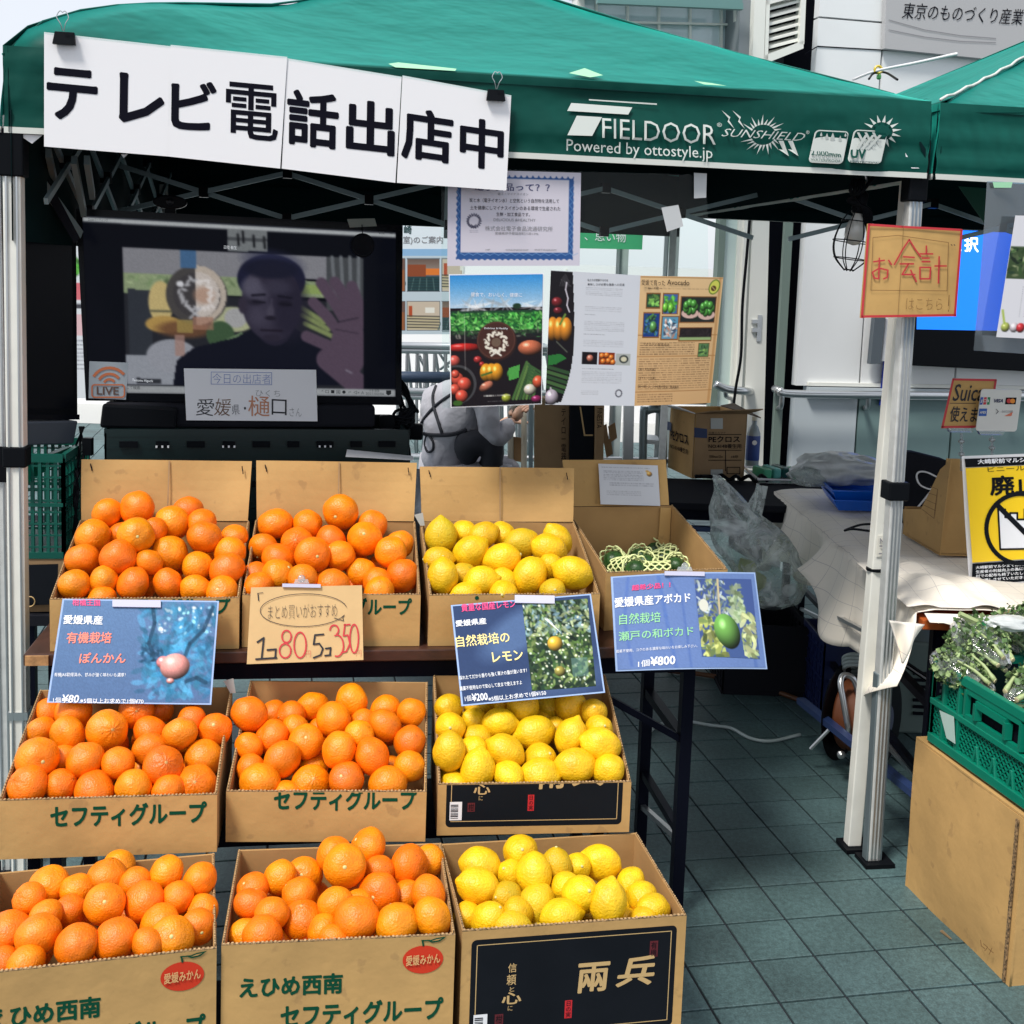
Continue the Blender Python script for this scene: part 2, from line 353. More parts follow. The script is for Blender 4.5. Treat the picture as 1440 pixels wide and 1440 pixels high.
M_CARD = mat('cardboard', lin((184, 146, 90)), .8, var=.10, vscale=5, bump=.5, bscale=16, bdist=.006, specks=(lin((140, 108, 70)), 22, .63, .35))
M_CARD2 = mat('cardboard_inside', lin((166, 130, 82)), .85, var=.10, vscale=6, bump=.4, bscale=14, bdist=.006)
M_CARDD = mat('cardboard_grey', lin((150, 122, 88)), .85, var=.08, vscale=9)
M_CUT = mat('cut_edge', lin((120, 96, 66)), .9, var=.85, vscale=190)
M_GREENINK = mat('green_ink', lin((18, 72, 52)), .7, spec=.04)
M_REDINK = mat('red_ink', lin((200, 60, 40)), .7, spec=.04)
M_PALEINK = mat('pale_ink', lin((215, 165, 110)), .8)
M_BLACKPR = mat('black_print', lin((24, 27, 32)), .45, var=.1, vscale=8, spec=.04)
M_GOLD = mat('gold_ink', lin((196, 164, 112)), .6)
M_PAPER = mat('white_paper', (.80, .80, .82), .5, spec=.3)
M_PAPERG = mat('gloss_paper', (.80, .80, .83), .25)
M_INK = mat('black_ink', (.006, .006, .012), .6, spec=.04)
M_GREYINK = mat('grey_ink', (.25, .25, .27), .5, spec=.04)
M_BLUEINK = mat('blue_ink', lin((40, 60, 150)), .5, spec=.04)
M_WOOD = mat('table_wood', lin((66, 40, 30)), .4, var=.25, vscale=6, distort=3)
M_WOODO = mat('orange_wood', lin((170, 84, 36)), .4, var=.2, vscale=6, distort=3)
M_BLACKM = mat('black_metal', (.006, .007, .014), .35, metal=.3, spec=.04)
M_BLACKP = mat('black_plastic', (.006, .007, .009), .32, spec=.04)
M_BLACKMAT = mat('matt_black', (.014, .015, .02), .7, spec=.04)
M_ALU = mat('aluminium', (.66, .67, .65), .36, metal=.35, var=.08, vscale=30)
M_STEEL = mat('steel', (.55, .57, .58), .28, metal=.9)
M_WPOLE = mat('white_pole', (.74, .74, .68), .4, var=.05, vscale=12)
M_CANVAS = mat('tent_canvas', (.0005, .019, .0145), .5, var=.22, vscale=3, spec=.14, sheen=.95, sheen_tint=(.03, .60, .48), bump=.8, bscale=4.5, bdist=.03)
M_CANVASIN = mat('tent_canvas_inside', (.004, .016, .018), .8, spec=.04)
M_TRIM = mat('tent_trim', (.60, .62, .58), .6)
M_PRINTW = mat('canvas_print', (.56, .60, .57), .6)
M_TRUSS = mat('tent_truss', (.28, .36, .38), .45, metal=.5)
M_WALL = mat('wall_panel', (.76, .78, .79), .55, var=.03, vscale=2)
M_WALLB = mat('wall_panel_blue', (.50, .56, .60), .4, var=.04, vscale=2)
M_WALLG = mat('wall_panel_green', (.16, .25, .25), .4, var=.05, vscale=3)
M_FRAMEW = mat('frame_white', (.76, .77, .72), .45)
M_FRAMEG = mat('frame_green', (.17, .23, .20), .45)
M_DARK = mat('dark_opening', (.006, .007, .012), .7, spec=.04)
M_WHITEWALL = mat('far_white_wall', (.82, .83, .84), .6)
M_GREENP = mat('green_plastic', (.0, .17, .105), .38, var=.05, vscale=10, spec=.5)
M_GREEND = mat('dark_green_plastic', (.001, .012, .013), .4)
M_CLEAR = film_mat('clear_film', (.95, .99, .98), .0, .005)
M_BAG = film_mat('plastic_bag', (.88, .94, .92), .25, .28, .16, wr=.6, wscale=9)
M_CLEARP = film_mat('clear_plastic', (.88, .9, .92), .5, .18, .05)
M_GLASS = mat('glass', (.55, .66, .70), .08, spec=.9, var=.15, vscale=2)
M_BLUETRAY = mat('blue_plastic', (.005, .12, .62), .35)
M_PINK = mat('pink_ink', lin((226, 70, 130)), .5)
M_WHITEINK = mat('white_ink', (.82, .84, .88), .4)
M_CREAMINK = mat('cream_ink', lin((246, 226, 150)), .4)
M_GREENTXT = mat('pale_green_ink', lin((150, 215, 160)), .4)
M_SALMON = mat('salmon_ink', lin((240, 130, 110)), .4)
M_PRINT = attr_mat('printed_picture', .25, spec=.2)
M_PRINTM = attr_mat('printed_matt', .5)
# ================================================================ GROUND
TS = .16166; TO = Vector((.648, 2.472, 0)); TY = math.radians(11.56)
TU = Vector((math.cos(TY), math.sin(TY), 0)); TN = Vector((-math.sin(TY), math.cos(TY), 0))
ground = obj('pavement', ([(-40, -10, -.006), (40, -10, -.006), (40, 60, -.006), (-40, 60, -.006)], [(0, 1, 2, 3)]), M_GROUT, None, origin=(0, 0, 0))
tag(ground, kind='structure')
def tile_vf(c, g=.0032, t=.0055):
    h = TS/2-g; k = .0016
    lo = [c+TU*a*h+TN*b*h for a, b in ((-1, -1), (1, -1), (1, 1), (-1, 1))]; hk = h-k
    hi = [c+TU*a*hk+TN*b*hk for a, b in ((-1, -1), (1, -1), (1, 1), (-1, 1))]
    return [p-ZA*t for p in lo]+[p-ZA*.0012 for p in lo]+hi, [(8, 9, 10, 11)]+[(i, (i+1) % 4, 4+(i+1) % 4, 4+i) for i in range(4)]+[(4+i, 4+(i+1) % 4, 8+(i+1) % 4, 8+i) for i in range(4)]
def topx(p):
    d = Vector(p)-CAMP; w = d.dot(FW)
    return (CX+F_PX*d.dot(RT)/w, CY-F_PX*d.dot(UPV)/w) if w > .1 else (-999, -999)
near = []; rest = MB(); tv = tile_vf(Vector((0, 0, 0))); t0 = None
for c in range(-34, 34):
    for r in range(-14, 62):
        p = TO+TU*(c+.5)*TS+TN*(r+.5)*TS; x, y = topx(p)
        vis = -10 < x < 1450 and 840 < y < 1460 and (x > 945 or x < 130 and y < 1010 or 840 < y < 960 and x > 600)
        if vis and p.y < 6: near.append((p.length, p))
        else: rest.add(tile_vf(p))
near.sort(key=lambda q: q[0])
for k, (d, p) in enumerate(near):
    if k >= 298: rest.add(tile_vf(p)); continue
    if t0 is None: t0 = obj('tile', tv, M_TILE, ground, world=False); t = t0
    else: t = t0.copy(); COL.objects.link(t)
    t.location = p; t.rotation_euler = (random.uniform(-.002, .002), random.uniform(-.002, .002), 0)
ro = obj('tile', rest.vf, M_TILE, ground); ro['kind'] = 'stuff'
far = obj('forecourt', ([(-40, 11.5, .002), (40, 11.5, .002), (40, 60, .002), (-40, 60, .002)], [(0, 1, 2, 3)]), mat('far_paving', (.42, .43, .42), .8), None, origin=(0, 0, 0)); tag(far, kind='structure')
# ================================================================ BUILDINGS BEHIND
BW = P(1200, 553, 6.5); BU = TU; BN = Vector((TU.y, -TU.x, 0)); BWALL = (BW, BN)
def bpl(off): return (BW+BN*off, BN)                                   # off > 0 is nearer to the camera
def slab(name, px, off, th, m, parent, bevel=0, label=None):
    q = quad(bpl(off), *px); return obj(name, prism(q, -BN*th), m, parent, bevel=bevel, label=label)
bl = thing('station_building', 'pale panelled station building with louvre, door gap and blue screen behind the tents', 'building', G(1400, 700, 0)*0+Vector((BW.x+.6, BW.y+.2, 0)))
# body of the wall, far above and to the right
A_ = BW-BU*.28
def wslab(name, s0, s1, z0, z1, off, th, m, parent, label=None):
    b = BW+BN*off; q = [Vector((b.x, b.y, 0))+BU*s+ZA*z for s, z in ((s0, z1), (s1, z1), (s1, z0), (s0, z0))]
    return obj(name, prism(q, -BN*th), m, parent, label=label)
wslab('core_wall', -.42, 7, 0, 6.5, -.25, .4, M_DARK, bl)
panel_z = [(0, .46), (.47, .985), (1.055, 3.02), (3.03, 6.4)]
for (x0, x1) in ((1122, 1211), (1213, 1345)):
    for k, (z0, z1) in enumerate(panel_z):
        a, b = PL(x0, 500, BWALL), PL(x1, 500, BWALL); s0, s1 = (a-BW).dot(BU), (b-BW).dot(BU)
        wslab('wall_panel', s0, s1-.004, z0, z1, 0, .06, M_WALL if k > 1 else M_WALLG if x0 > 1200 else M_WALLB, bl)
s0 = (PL(1347, 500, BWALL)-BW).dot(BU)
for k, (z0, z1) in enumerate([(0, .46), (.47, .985), (1.055, 1.18), (2.06, 3.02), (3.03, 6.4)]):
    for j in range(4): wslab('wall_panel', s0+j*1.25, s0+(j+1)*1.25-.006, z0, z1, 0, .06, M_WALLG if k < 2 else M_WALL, bl)
wslab('sill', -.28, 5.2, .99, 1.05, .035, .08, M_WALLB, bl)
wslab('sill', -.28, 5.2, 1.056, 1.075, .02, .06, M_FRAMEW, bl)
# greenish reveal, door gap, door edge with lock
slab('reveal', [(1111, 200), (1122, 200), (1096, 660), (1085, 660)], .01, .03, M_FRAMEG, bl)
dg = slab('door_leaf', [(1063, 200), (1085, 200), (1072, 690), (1042, 690)], .04, .05, M_FRAMEW, bl)
for yy in (452, 464): obj('door_handle', bar(PL(1057, yy, bpl(.045)), PL(1068, yy, bpl(.045)), .02, .02, side=ZA), M_STEEL, bl)
slab('lock_plate', [(1066, 443), (1072, 443), (1070, 480), (1064, 480)], .046, .004, M_STEEL, bl)
# glazed strip left of the door
for x0, x1, mm, off in ((1019, 1028, M_FRAMEG, .02), (1047, 1052, M_FRAMEW, .03), (1054, 1062, M_FRAMEW, .05)):
    slab('window_frame', [(x0, 180), (x1, 180), (x1-26, 690), (x0-26, 690)], off, .06, mm, bl)
slab('pane', [(1028, 180), (1047, 180), (1021, 690), (1002, 690)], .0, .01, mat('pale_glass', (.55, .68, .66), .1), bl)
slab('door_gap_dark', [(1083, 180), (1111, 180), (1087, 700), (1060, 700)], -.16, .03, M_DARK, bl)  # dark slab standing for the shade inside the door gap
# upper storey: soffit, window, column, louvre, sign
up = bpl(.02)
slab('pane', [(820, -20), (1036, -20), (1028, 296), (820, 286)], -.15, .02, M_GLASS, bl)
slab('lintel', [(816, 284), (1040, 294), (1040, 304), (816, 294)], -.1, .12, M_FRAMEW, bl)
slab('upper_wall', [(812, -320), (1085, -320), (1080, -10), (820, -18)], .05, .3, M_WALL, bl)
slab('end_frame', [(812, -20), (822, -20), (822, 296), (812, 296)], -.1, .12, M_FRAMEW, bl)
for i in range(5):
    x = 838+i*44; slab('mullion', [(x, -20), (x+3, -20), (x+1, 290), (x-2, 290)], -.13, .02, M_FRAMEW, bl)
slab('mullion', [(820, 28), (1036, 33), (1036, 36), (820, 31)], -.12, .02, M_FRAMEW, bl)
slab('mullion', [(1036, -20), (1042, -20), (1040, 90), (1034, 90)], .0, .04, M_FRAMEW, bl)
sf = thing('soffit', 'ribbed teal soffit under the upper floor of the station building', 'soffit', P(940, 0, 6.5))
for i in range(7): obj('rib', prism(quad(bpl(.15+.06*i), (838, -4+i*1.2), (1042, 6+i*1.0), (1042, 9+i), (838, -1+i*1.2)), BN*.03), mat('soffit_teal', (.12, .25, .24), .5), sf)
obj('soffit_board', prism(quad(bpl(.10), (836, -12), (1042, -2), (1042, 9), (836, -2)), BN*.02), mat('soffit_teal', (.12, .25, .24), .5), sf)
slab('column', [(1042, -20), (1062, -20), (1054, 196), (1034, 196)], .05, .2, mat('column_grey', (.20, .23, .25), .3), bl)
slab('column', [(1062, -20), (1078, -20), (1070, 196), (1054, 196)], .10, .2, M_FRAMEW, bl)
lv = thing('louvre_vent', 'white framed louvre vent slanting beside the grey column', 'vent', PL(1105, 84, bpl(.06)))
obj('backing', prism(quad(bpl(.02), (1078, 0), (1132, -12), (1128, 62), (1075, 84)), -BN*.02), M_DARK, lv)
for a, b, c, d in (((1078, 0), (1132, -14), (1132, -8), (1078, 7)), ((1078, 0), (1083, 0), (1080, 84), (1075, 84)), ((1127, -8), (1134, -10), (1131, 62), (1124, 62)), ((1075, 78), (1130, 57), (1130, 68), (1075, 90))):
    obj('frame', prism(quad(bpl(.10), a, b, c, d), -BN*.06), M_FRAMEW, lv)
for i in range(7):
    y = 8+i*10.8; obj('slat', prism(quad(bpl(.08), (1082, y+3), (1128, y-9), (1128, y-5.5), (1082, y+6.5)), -BN*.05+ZA*.02), M_FRAMEW, lv)
slab('seam', [(1150, 64.3), (1330, 74.5), (1330, 76), (1150, 65.8)], .004, .01, M_DARK, bl)
slab('seam', [(1133, 75), (1150, 64.3), (1150, 65.8), (1133, 76.5)], .004, .01, M_DARK, bl)
sg = thing('fascia_sign', 'grey wall sign with dark italic Japanese lettering above the second tent', 'sign', PL(1380, 90, bpl(.05)))
obj('board', prism(quad(bpl(.05), (1247, -20), (1560, 6), (1556, 100), (1244, 68)), -BN*.04), mat('sign_grey', (.42, .42, .43), .5), sg)
ptext('東京のものづくり産業', bpl(.052), (1268, 3), (1440, 13), (1268, 26), M_INK, sg, shear=.28)
strokes('wire_line', bpl(.052), [[(1250, 28), (1300, 42), (1350, 50), (1400, 54)], [(1250, 42), (1300, 52), (1350, 58), (1400, 60)]], 1.2, M_GREYINK, sg)
# handrail
hr = thing('handrail', 'grey tube handrail fixed to the station wall behind the cash table', 'handrail', Vector((BW.x, BW.y, .9)))
obj('rail', tube(smooth_path([PL(1090, 547, bpl(.02)), PL(1096, 549, bpl(.11)), PL(1120, 554, bpl(.12)), PL(1300, 556, bpl(.12)), PL(1560, 558, bpl(.12))]), .022, 12), M_STEEL, hr, smooth=True)
for x in (1100, 1222, 1420): obj('bracket', tube(smooth_path([PL(x, 556, bpl(.12)), PL(x-2, 572, bpl(.1)), PL(x-6, 574, bpl(.0))]), .014, 8), M_STEEL, hr, smooth=True)
hr2 = thing('handrail', 'short grey handrail left of the door with the brass lock', 'handrail', PL(1030, 570, bpl(.12)))
obj('rail', tube(smooth_path([PL(1006, 540, bpl(.12)), PL(1022, 547, bpl(.12)), PL(1046, 550, bpl(.12)), PL(1056, 551, bpl(.02))]), .022, 12), M_STEEL, hr2, smooth=True)
obj('bracket', tube(smooth_path([PL(1020, 548, bpl(.12)), PL(1022, 558, bpl(.1)), PL(1036, 562, bpl(.0))]), .012, 8), M_STEEL, hr2, smooth=True)
# blue signage screen
ds = thing('signage_screen', 'black wall screen showing plain blue with one white character', 'screen', PL(1400, 515, bpl(.1)))
obj('casing', prism(quad(bpl(.12), (1285, 312), (1560, 322), (1552, 528), (1281, 514)), -BN*.08), M_BLACKP, ds, bevel=.006)
M_SCRB = mat('screen_blue', lin((10, 105, 225)), .3, emit=.8)
obj('display', (quad(bpl(.1215), (1292, 322), (1552, 330), (1545, 468), (1289, 463)), [(0, 3, 2, 1)]), M_SCRB, ds)
ptext('択', bpl(.123), (1356, 332), (1376, 333), (1356, 354), mat('screen_white', (.9, .95, 1), .3, emit=.9), ds, bold=.02)
ptext('選', bpl(.123), (1332, 331), (1352, 332), (1332, 353), MATS['screen_white'], ds, bold=.02)
# leaflets on the wall beside the pole
lf = thing('leaflet_rack', 'dark leaflet rack with white sheets on the wall behind the white pole', 'rack', PL(1240, 520, bpl(.05)))
obj('holder', prism(quad(bpl(.07), (1231, 440), (1246, 440), (1238, 512), (1224, 512)), -BN*.04), mat('rack_dark', (.08, .1, .12), .3), lf)
obj('paper', prism(quad(bpl(.05), (1246, 448), (1258, 448), (1252, 508), (1240, 508)), -BN*.01), M_PAPER, lf)
np_ = thing('notice', 'blue and yellow notice on the wall partly behind the white pole', 'notice', PL(1246, 572, bpl(.03)))
obj('board', prism(quad(bpl(.03), (1243, 505), (1262, 505), (1256, 570), (1237, 570)), -BN*.008), M_BLUEINK, np_)
obj('picture', prism(quad(bpl(.033), (1246, 530), (1260, 530), (1256, 562), (1242, 562)), -BN*.002), mat('yellow_ink', lin((240, 200, 40)), .5), np_)
# far white building and things in the bright space to the left
fb = thing('office_building', 'bright white building far behind the posters', 'building', (-1, 13, 0))
obj('wall', box((-1, 13.5, 0), 9.5, .8, 1.75), M_WHITEWALL, fb)
for i in range(8): obj('joint', box((-5.2+i*1.15, 13.094, .3), .02, .012, 1.4), M_FRAMEW, fb)
FP = 6.9
def cpl(Y=FP): return (Vector((0, Y, 1)), Vector((0, -1, 0)))
for x, w, lab, yb in ((877, 15, 'left one of the two pale steel columns behind the film', 640), (945, 19, 'right one of the two pale steel columns behind the film', 640)):
    Yc = 7.4; a = P(x, 330, Yc); hgt = 3.4; cw = w/1648*Yc
    c = thing('steel_column', lab, 'column', (a.x, Yc, 0), 'steel columns behind the film')
    obj('shaft', box((a.x, Yc, .03), cw, cw, hgt), mat('column_pale', (.42, .48, .48), .4), c); obj('base_plate', box((a.x, Yc, 0), cw*1.8, cw*1.8, .03), M_STEEL, c)
    obj('flange', box((a.x-cw/2, Yc-cw/2-.012, .05), .02, .02, hgt-.05), M_STEEL, c)
gb = thing('green_banner', 'green hanging banner with white characters behind the clear film', 'banner', P(835, 350, 7.2))
pl_ = cpl(7.2); obj('cloth', sheet(quad(pl_, (700, 312), (905, 312), (903, 351), (700, 347)), .004), mat('banner_green', lin((50, 165, 110)), .6), gb)
ptext('、思い物', pl_, (822, 325), (880, 328), (822, 338), M_WHITEINK, gb, lift=.004)
ptext('前開幕', pl_, (826, 314), (848, 314), (826, 321), M_WHITEINK, gb, lift=.004)
# notice board with pictures of meeting rooms
nb = thing('notice_board', 'white notice board with meeting room pictures beside the television', 'notice board', P(600, 470, 6.2))
q = quad(cpl(6.2), (520, 300), (650, 304), (650, 470), (520, 466)); obj('board', sheet(q, .02), mat('board_white', (.72, .80, .86), .5), nb)
pl_ = cpl(6.2)
ptext('崎', pl_, (568, 317), (579, 317), (568, 329), mat('dark_green_ink', lin((10, 60, 60)), .5), nb, bold=.02)
ptext('室)のご案内', pl_, (567, 332), (623, 332), (567, 344), M_GREYINK, nb, bold=.01)
cv = Canvas(520, 350, 650, 470, 150, 130, (205, 222, 232))
cv.rect(500, 350, 650, 360, (150, 195, 235))
for (x0, y0, x1, y1, kind) in ((573, 364, 618, 409, 0), (573, 424, 618, 464, 1), (545, 364, 569, 409, 2), (545, 424, 569, 464, 2), (622, 364, 650, 409, 1), (622, 424, 650, 464, 0)):
    cv.rect(x0-1, y0-1, x1+1, y1+1, (90, 100, 110)); m_ = (y0+y1)/2
    if kind == 0:
        cv.grad(y0, m_-4, (110, 90, 80), (160, 150, 140), x0, x1); cv.rect(x0, y0+8, x0+26, m_+2, (150, 75, 40)); cv.rect(x0+26, m_-9, x1, m_, (235, 130, 50)); cv.rect(x0, m_+2, x1, y1, (35, 70, 75))
        for k in range(5): cv.line([(x0+k*9, m_+5), (x0-6+k*11, y1)], 1.5, (80, 110, 110)); cv.line([(x0, m_+6+k*4), (x1, m_+6+k*4)], .7, (15, 35, 40))
        cv.rect(x0-2, y0, x0, y1, (205, 222, 232)); cv.rect(x1, y0, x1+5, y1, (205, 222, 232))
    elif kind == 1:
        cv.rect(x0, y0, x1, y1, (215, 200, 180)); cv.rect(x0+2, y0+6, x0+7, m_+2, (190, 80, 40)); cv.rect(x0+25, y0+8, x0+38, y0+16, (245, 245, 235))
        for k in range(5): cv.line([(x0, m_+k*4), (x1, m_+1+k*4)], 1.6, (70, 70, 60)); cv.line([(x0, m_+2+k*4), (x1, m_+3+k*4)], 1.2, (205, 195, 150))
    else: cv.rect(x0, y0, x1, y1, (165, 100, 60)); cv.rect(x0, y0, x1, y0+15, (120, 90, 80))
cv.mesh('pictures', quad(pl_, (520, 350), (650, 350), (650, 470), (520, 470)), M_PRINTM, nb, lift=.003)
# bright tube racks behind
rk = thing('bicycle_rack', 'tangle of silver tube racks seen between the television and the posters', 'rack', G(600, 760, 0)*0+Vector((P(600, 560, 7.2).x, 7.2, 0)))
R_ = random.Random(3)
for i, y in enumerate((484, 491, 548, 556, 640)): obj('rail', tube([P(480, y, 7.1+.02*i), P(1010, y+9, 7.1+.02*i)], .02, 8), M_STEEL, rk, smooth=True)
for i in range(16):
    x = 560+i*13; obj('hoop', tube(smooth_path([P(x, 640, 7.3), P(x+R_.uniform(-2, 2), 500, 7.3), P(x+6, 488, 7.3), P(x+14, 500, 7.4), P(x+20+R_.uniform(-4, 14), 640, 7.6)], 5), .011, 6), M_STEEL, rk, smooth=True)
for i in range(14):
    x = 562+R_.uniform(0, 90); y = R_.uniform(490, 620); obj('strut', tube([P(x, y, 7.35), P(x+R_.uniform(-30, 30), y+R_.uniform(10, 40), 7.5)], .009, 6), M_STEEL, rk, smooth=True)
obj('rail', tube([P(480, 529, 7.0), P(640, 531, 7.0)], .035, 10), mat('rail_navy', (.03, .05, .09), .4), rk, smooth=True)
# poster seen in the slit between the two screens
lp = thing('poster', 'narrow colourful poster seen in the slit between the two screens', 'poster', P(108, 480, 6.0))
q = quad(cpl(6.0), (60, 340), (130, 343), (130, 560), (60, 560)); obj('sheet', sheet(q, .004), M_PAPER, lp)
cv = Canvas(60, 340, 130, 560, 40, 110, (225, 230, 235)); cv.leaves(30, 100, 365, 120, 385, 5, [(90, 180, 60), (60, 140, 40)])
cv.rect(100, 395, 120, 420, (220, 110, 120)); cv.rect(100, 425, 120, 432, (60, 60, 70)); cv.rect(100, 440, 120, 470, (230, 190, 195)); cv.scribble(100, 475, 120, 520, 8, (70, 70, 90))
cv.mesh('picture', q, M_PRINTM, lp, lift=.004)
# ================================================================ TENTS
TFL = Vector((-1.201, 2.767, 1.891)); TYAW = math.radians(8.384); TW = 2.281
U1 = Vector((math.cos(TYAW), math.sin(TYAW), 0)); N1 = Vector((-math.sin(TYAW), math.cos(TYAW), 0))
VPL = (TFL, -N1)
def wave(p, k=1):
    s = (Vector(p)-TFL).dot(U1); z = p[2] if not isinstance(p, Vector) else p.z
    return k*(.0035*math.sin(s*7+z*9)+.002*math.sin(s*17-z*31+1)+.0035*noise.noise(Vector((s*3, z*14, 3)))+.010*noise.noise(Vector((s*1.1, z*26, 9))))
def tent(FL, tw, label, detail=True, H=.195, rise=.53, z0=None):
    t0_ = FL is TFL; t = thing('canopy_tent', label, 'canopy tent', (FL.x+(U1*tw/2).x, FL.y, 0), 'green canopy tents')
    C4 = [FL, FL+U1*tw, FL+U1*tw+N1*tw, FL+N1*tw]
    top = [c+ZA*H for c in C4]; pk = (C4[0]+C4[2])/2+ZA*(H+rise)
    for k in range(4):
        a, b = top[k], top[(k+1) % 4]; vs = []; fs = []; n = 26; idx = {}
        for j in range(n+1):
            v = j/n; m_ = n-j if j < n else 0
            for i in range(n-j+1):
                u = i/max(1, n-j); e = a*(1-u)+b*u; p = e*(1-v)+pk*v
                sag = -.055*math.sin(math.pi*v)*(1-.5*v)*(1-.55*abs(2*u-1)**2)
                rr = .012*noise.noise(Vector((p.x*2.2, p.y*2.2, k)))*math.sin(math.pi*v)
                fold = .010*noise.noise(Vector((u*5+k*7, v*34, 2)))*math.exp(-v*4)*min(1, v*14); sag += fold
                hu = u if k == 0 else (1-u if k == 3 else 9)                    # the corner post pushes the cloth up at the front left
                if hu < 2 and FL is TFL: sag += .062*math.sin(math.pi*min(1, v/.52)**.6)*math.exp(-(hu/.16)**2)
                cr = .022*math.exp(-((u-0)**2+(u-1)**2*0)*60)*math.exp(-v*22)*-1
                idx[(j, i)] = len(vs); vs.append(p+ZA*(sag+rr+cr))
        for j in range(n):
            for i in range(n-j):
                fs.append((idx[(j, i)], idx[(j, i+1)], idx[(j+1, i)]))
                if i < n-j-1: fs.append((idx[(j, i+1)], idx[(j+1, i+1)], idx[(j+1, i)]))
        r = obj('roof_panel', (vs, fs), M_CANVAS, t, smooth=True)
        so_ = r.modifiers.new('solid', 'SOLIDIFY'); so_.thickness = .002
        # valance
        A, B = C4[k], C4[(k+1) % 4]; d = (B-A).normalized(); out = Vector((d.y, -d.x, 0)); q = [A+ZA*H, B+ZA*H, B, A]
        def bend(u, v, A=A, B=B, out=out, k=k):
            p = A*(1-u)+B*u+ZA*H*(1-v)
            return (wave(p) if k == 0 else .006*math.sin(u*23+v*4)+.004*math.sin(u*51))*min(1, v*5)
        obj('valance', sheet(q, .0015, 120 if k == 0 else 40, 14, bend), M_CANVAS, t, smooth=True)
        if k in (2, 3):
            dz = (.09 if t0_ else -.01) if k == 2 else .25 if t0_ else .0; obj('added_curtain', sheet([A+ZA*.05-out*.02, B+ZA*.05-out*.02, B-ZA*dz-out*.02, A-ZA*dz-out*.02], .001, 60, 3, lambda u, v: .006*math.sin(u*40)), M_CANVASIN, t, smooth=True)  # added dark cloth hiding bright sky, in place of a neighbouring tent at left
        q2 = [A+ZA*.012, B+ZA*.012, B-ZA*.002, A-ZA*.002]
        obj('trim', sheet(q2, .004, 60, 1, lambda u, v, A=A, B=B, k=k: .002+(wave(A*(1-u)+B*u) if k == 0 else .006*math.sin(u*23+4)+.004*math.sin(u*51))), M_TRIM, t, smooth=True)
        obj('lining', sheet([q[1], q[0], q[3], q[2]], .001, 1, 1, lambda u, v: .012), M_CANVASIN, t)
        # under-side lining of the roof
        obj('roof_lining', ([top[k]-ZA*.02, top[(k+1) % 4]-ZA*.02, pk-ZA*.08], [(0, 2, 1)]), M_CANVASIN, t)
    for k in range(4): obj('seam', tube([top[k]*(1-i/16)+pk*(i/16)+ZA*(.001-.055*math.sin(math.pi*i/16)*(1-.5*i/16)*.45-(.022*math.exp(-22*i/16))+(.062*math.sin(math.pi*min(1, i/16/.52)**.6) if k == 0 and FL is TFL else 0)) for i in range(17)], .0035, 5), M_CANVAS, t, smooth=True)
    return t, C4, top, pk
tent1, TC, TT, TP = tent(TFL, TW, 'green canopy tent carrying the white lettered banner over the fruit stall')
FL2 = TFL+U1*(TW+.03)+N1*.01
tent2, TC2, TT2, TP2 = tent(FL2, TW, 'green canopy tent without lettering at the right edge over the cash table')
def hub(p, par): obj('hub', box(p-ZA*.017, .03, .03, .034, U1, N1), M_BLACKP, par)
def truss(par, A, B, n, z0, z1, off=Vector((0, 0, 0)), th=.016):
    """scissor truss of n crossings between A and B (heights z0 low, z1 high)"""
    L = B-A
    for i in range(n):
        a = A+L*(i/n)+off; b = A+L*((i+1)/n)+off; lo, hi = (z0, z1) if i % 2 == 0 else (z0, z1)
        f = lambda p, z: Vector((p.x, p.y, z))
        d = Vector((L.y, -L.x, 0)).normalized()*.009
        obj('truss_bar', bar(f(a, z0)+d, f(b, z1)+d, .010, th), M_TRUSS, par); obj('truss_bar', bar(f(a, z1)-d, f(b, z0)-d, .010, th), M_TRUSS, par)
        hub(f((a+b)/2, (z0+z1)/2), par)
        if i: hub(f(a, z0), par); hub(f(a, z1), par)
for par, C, pk in ((tent1, TC, TP), (tent2, TC2, TP2)):
    ml = (C[0]+C[3])/2; mr = (C[1]+C[2])/2; mf = (C[0]+C[1])/2; mk = (C[3]+C[2])/2
    truss(par, ml+U1*.05, mr-U1*.05, 4, 1.765, 1.915)
    if par is tent1: truss(par, C[0]+N1*.1+U1*.06, C[3]-N1*.1+U1*.06, 4, 1.74, 1.97)
    truss(par, C[0]+U1*.08+N1*.07, C[1]-U1*.08+N1*.07, 4, 1.93, 2.04)
    cpt = (ml+mr)/2; obj('centre_pole', bar(Vector((cpt.x, cpt.y, 1.72)), pk-ZA*.09, .03), M_TRUSS, par)
def tleg(par, px_top, px_bot, zt, w=.034, m=M_ALU, Yb=None, ribs=True, foot=True, z_up=1.95):
    a = G(*px_bot, 0); a.z = 0; d = (P(px_top[0], px_top[1], a.y)-a); d = d/d.z                # leans very slightly, as in the photo
    b = a+d*z_up
    o = obj('leg', bar(a+ZA*.012, b, w, w*1.1, side=U1), m, par, bevel=.003)
    if ribs:
        mb = MB()
        for k in (-.3, 0, .3): mb.add(bar(a+ZA*.02-N1*w*.56+U1*w*k, b-N1*w*.56+U1*w*k, w*.14, .004, side=U1))
        obj('rib', mb.vf, M_STEEL, o)
    if foot: obj('foot_plate', box(a+U1*.01, .085, .075, .012, U1, N1), M_BLACKP, par)
    return a, b, d
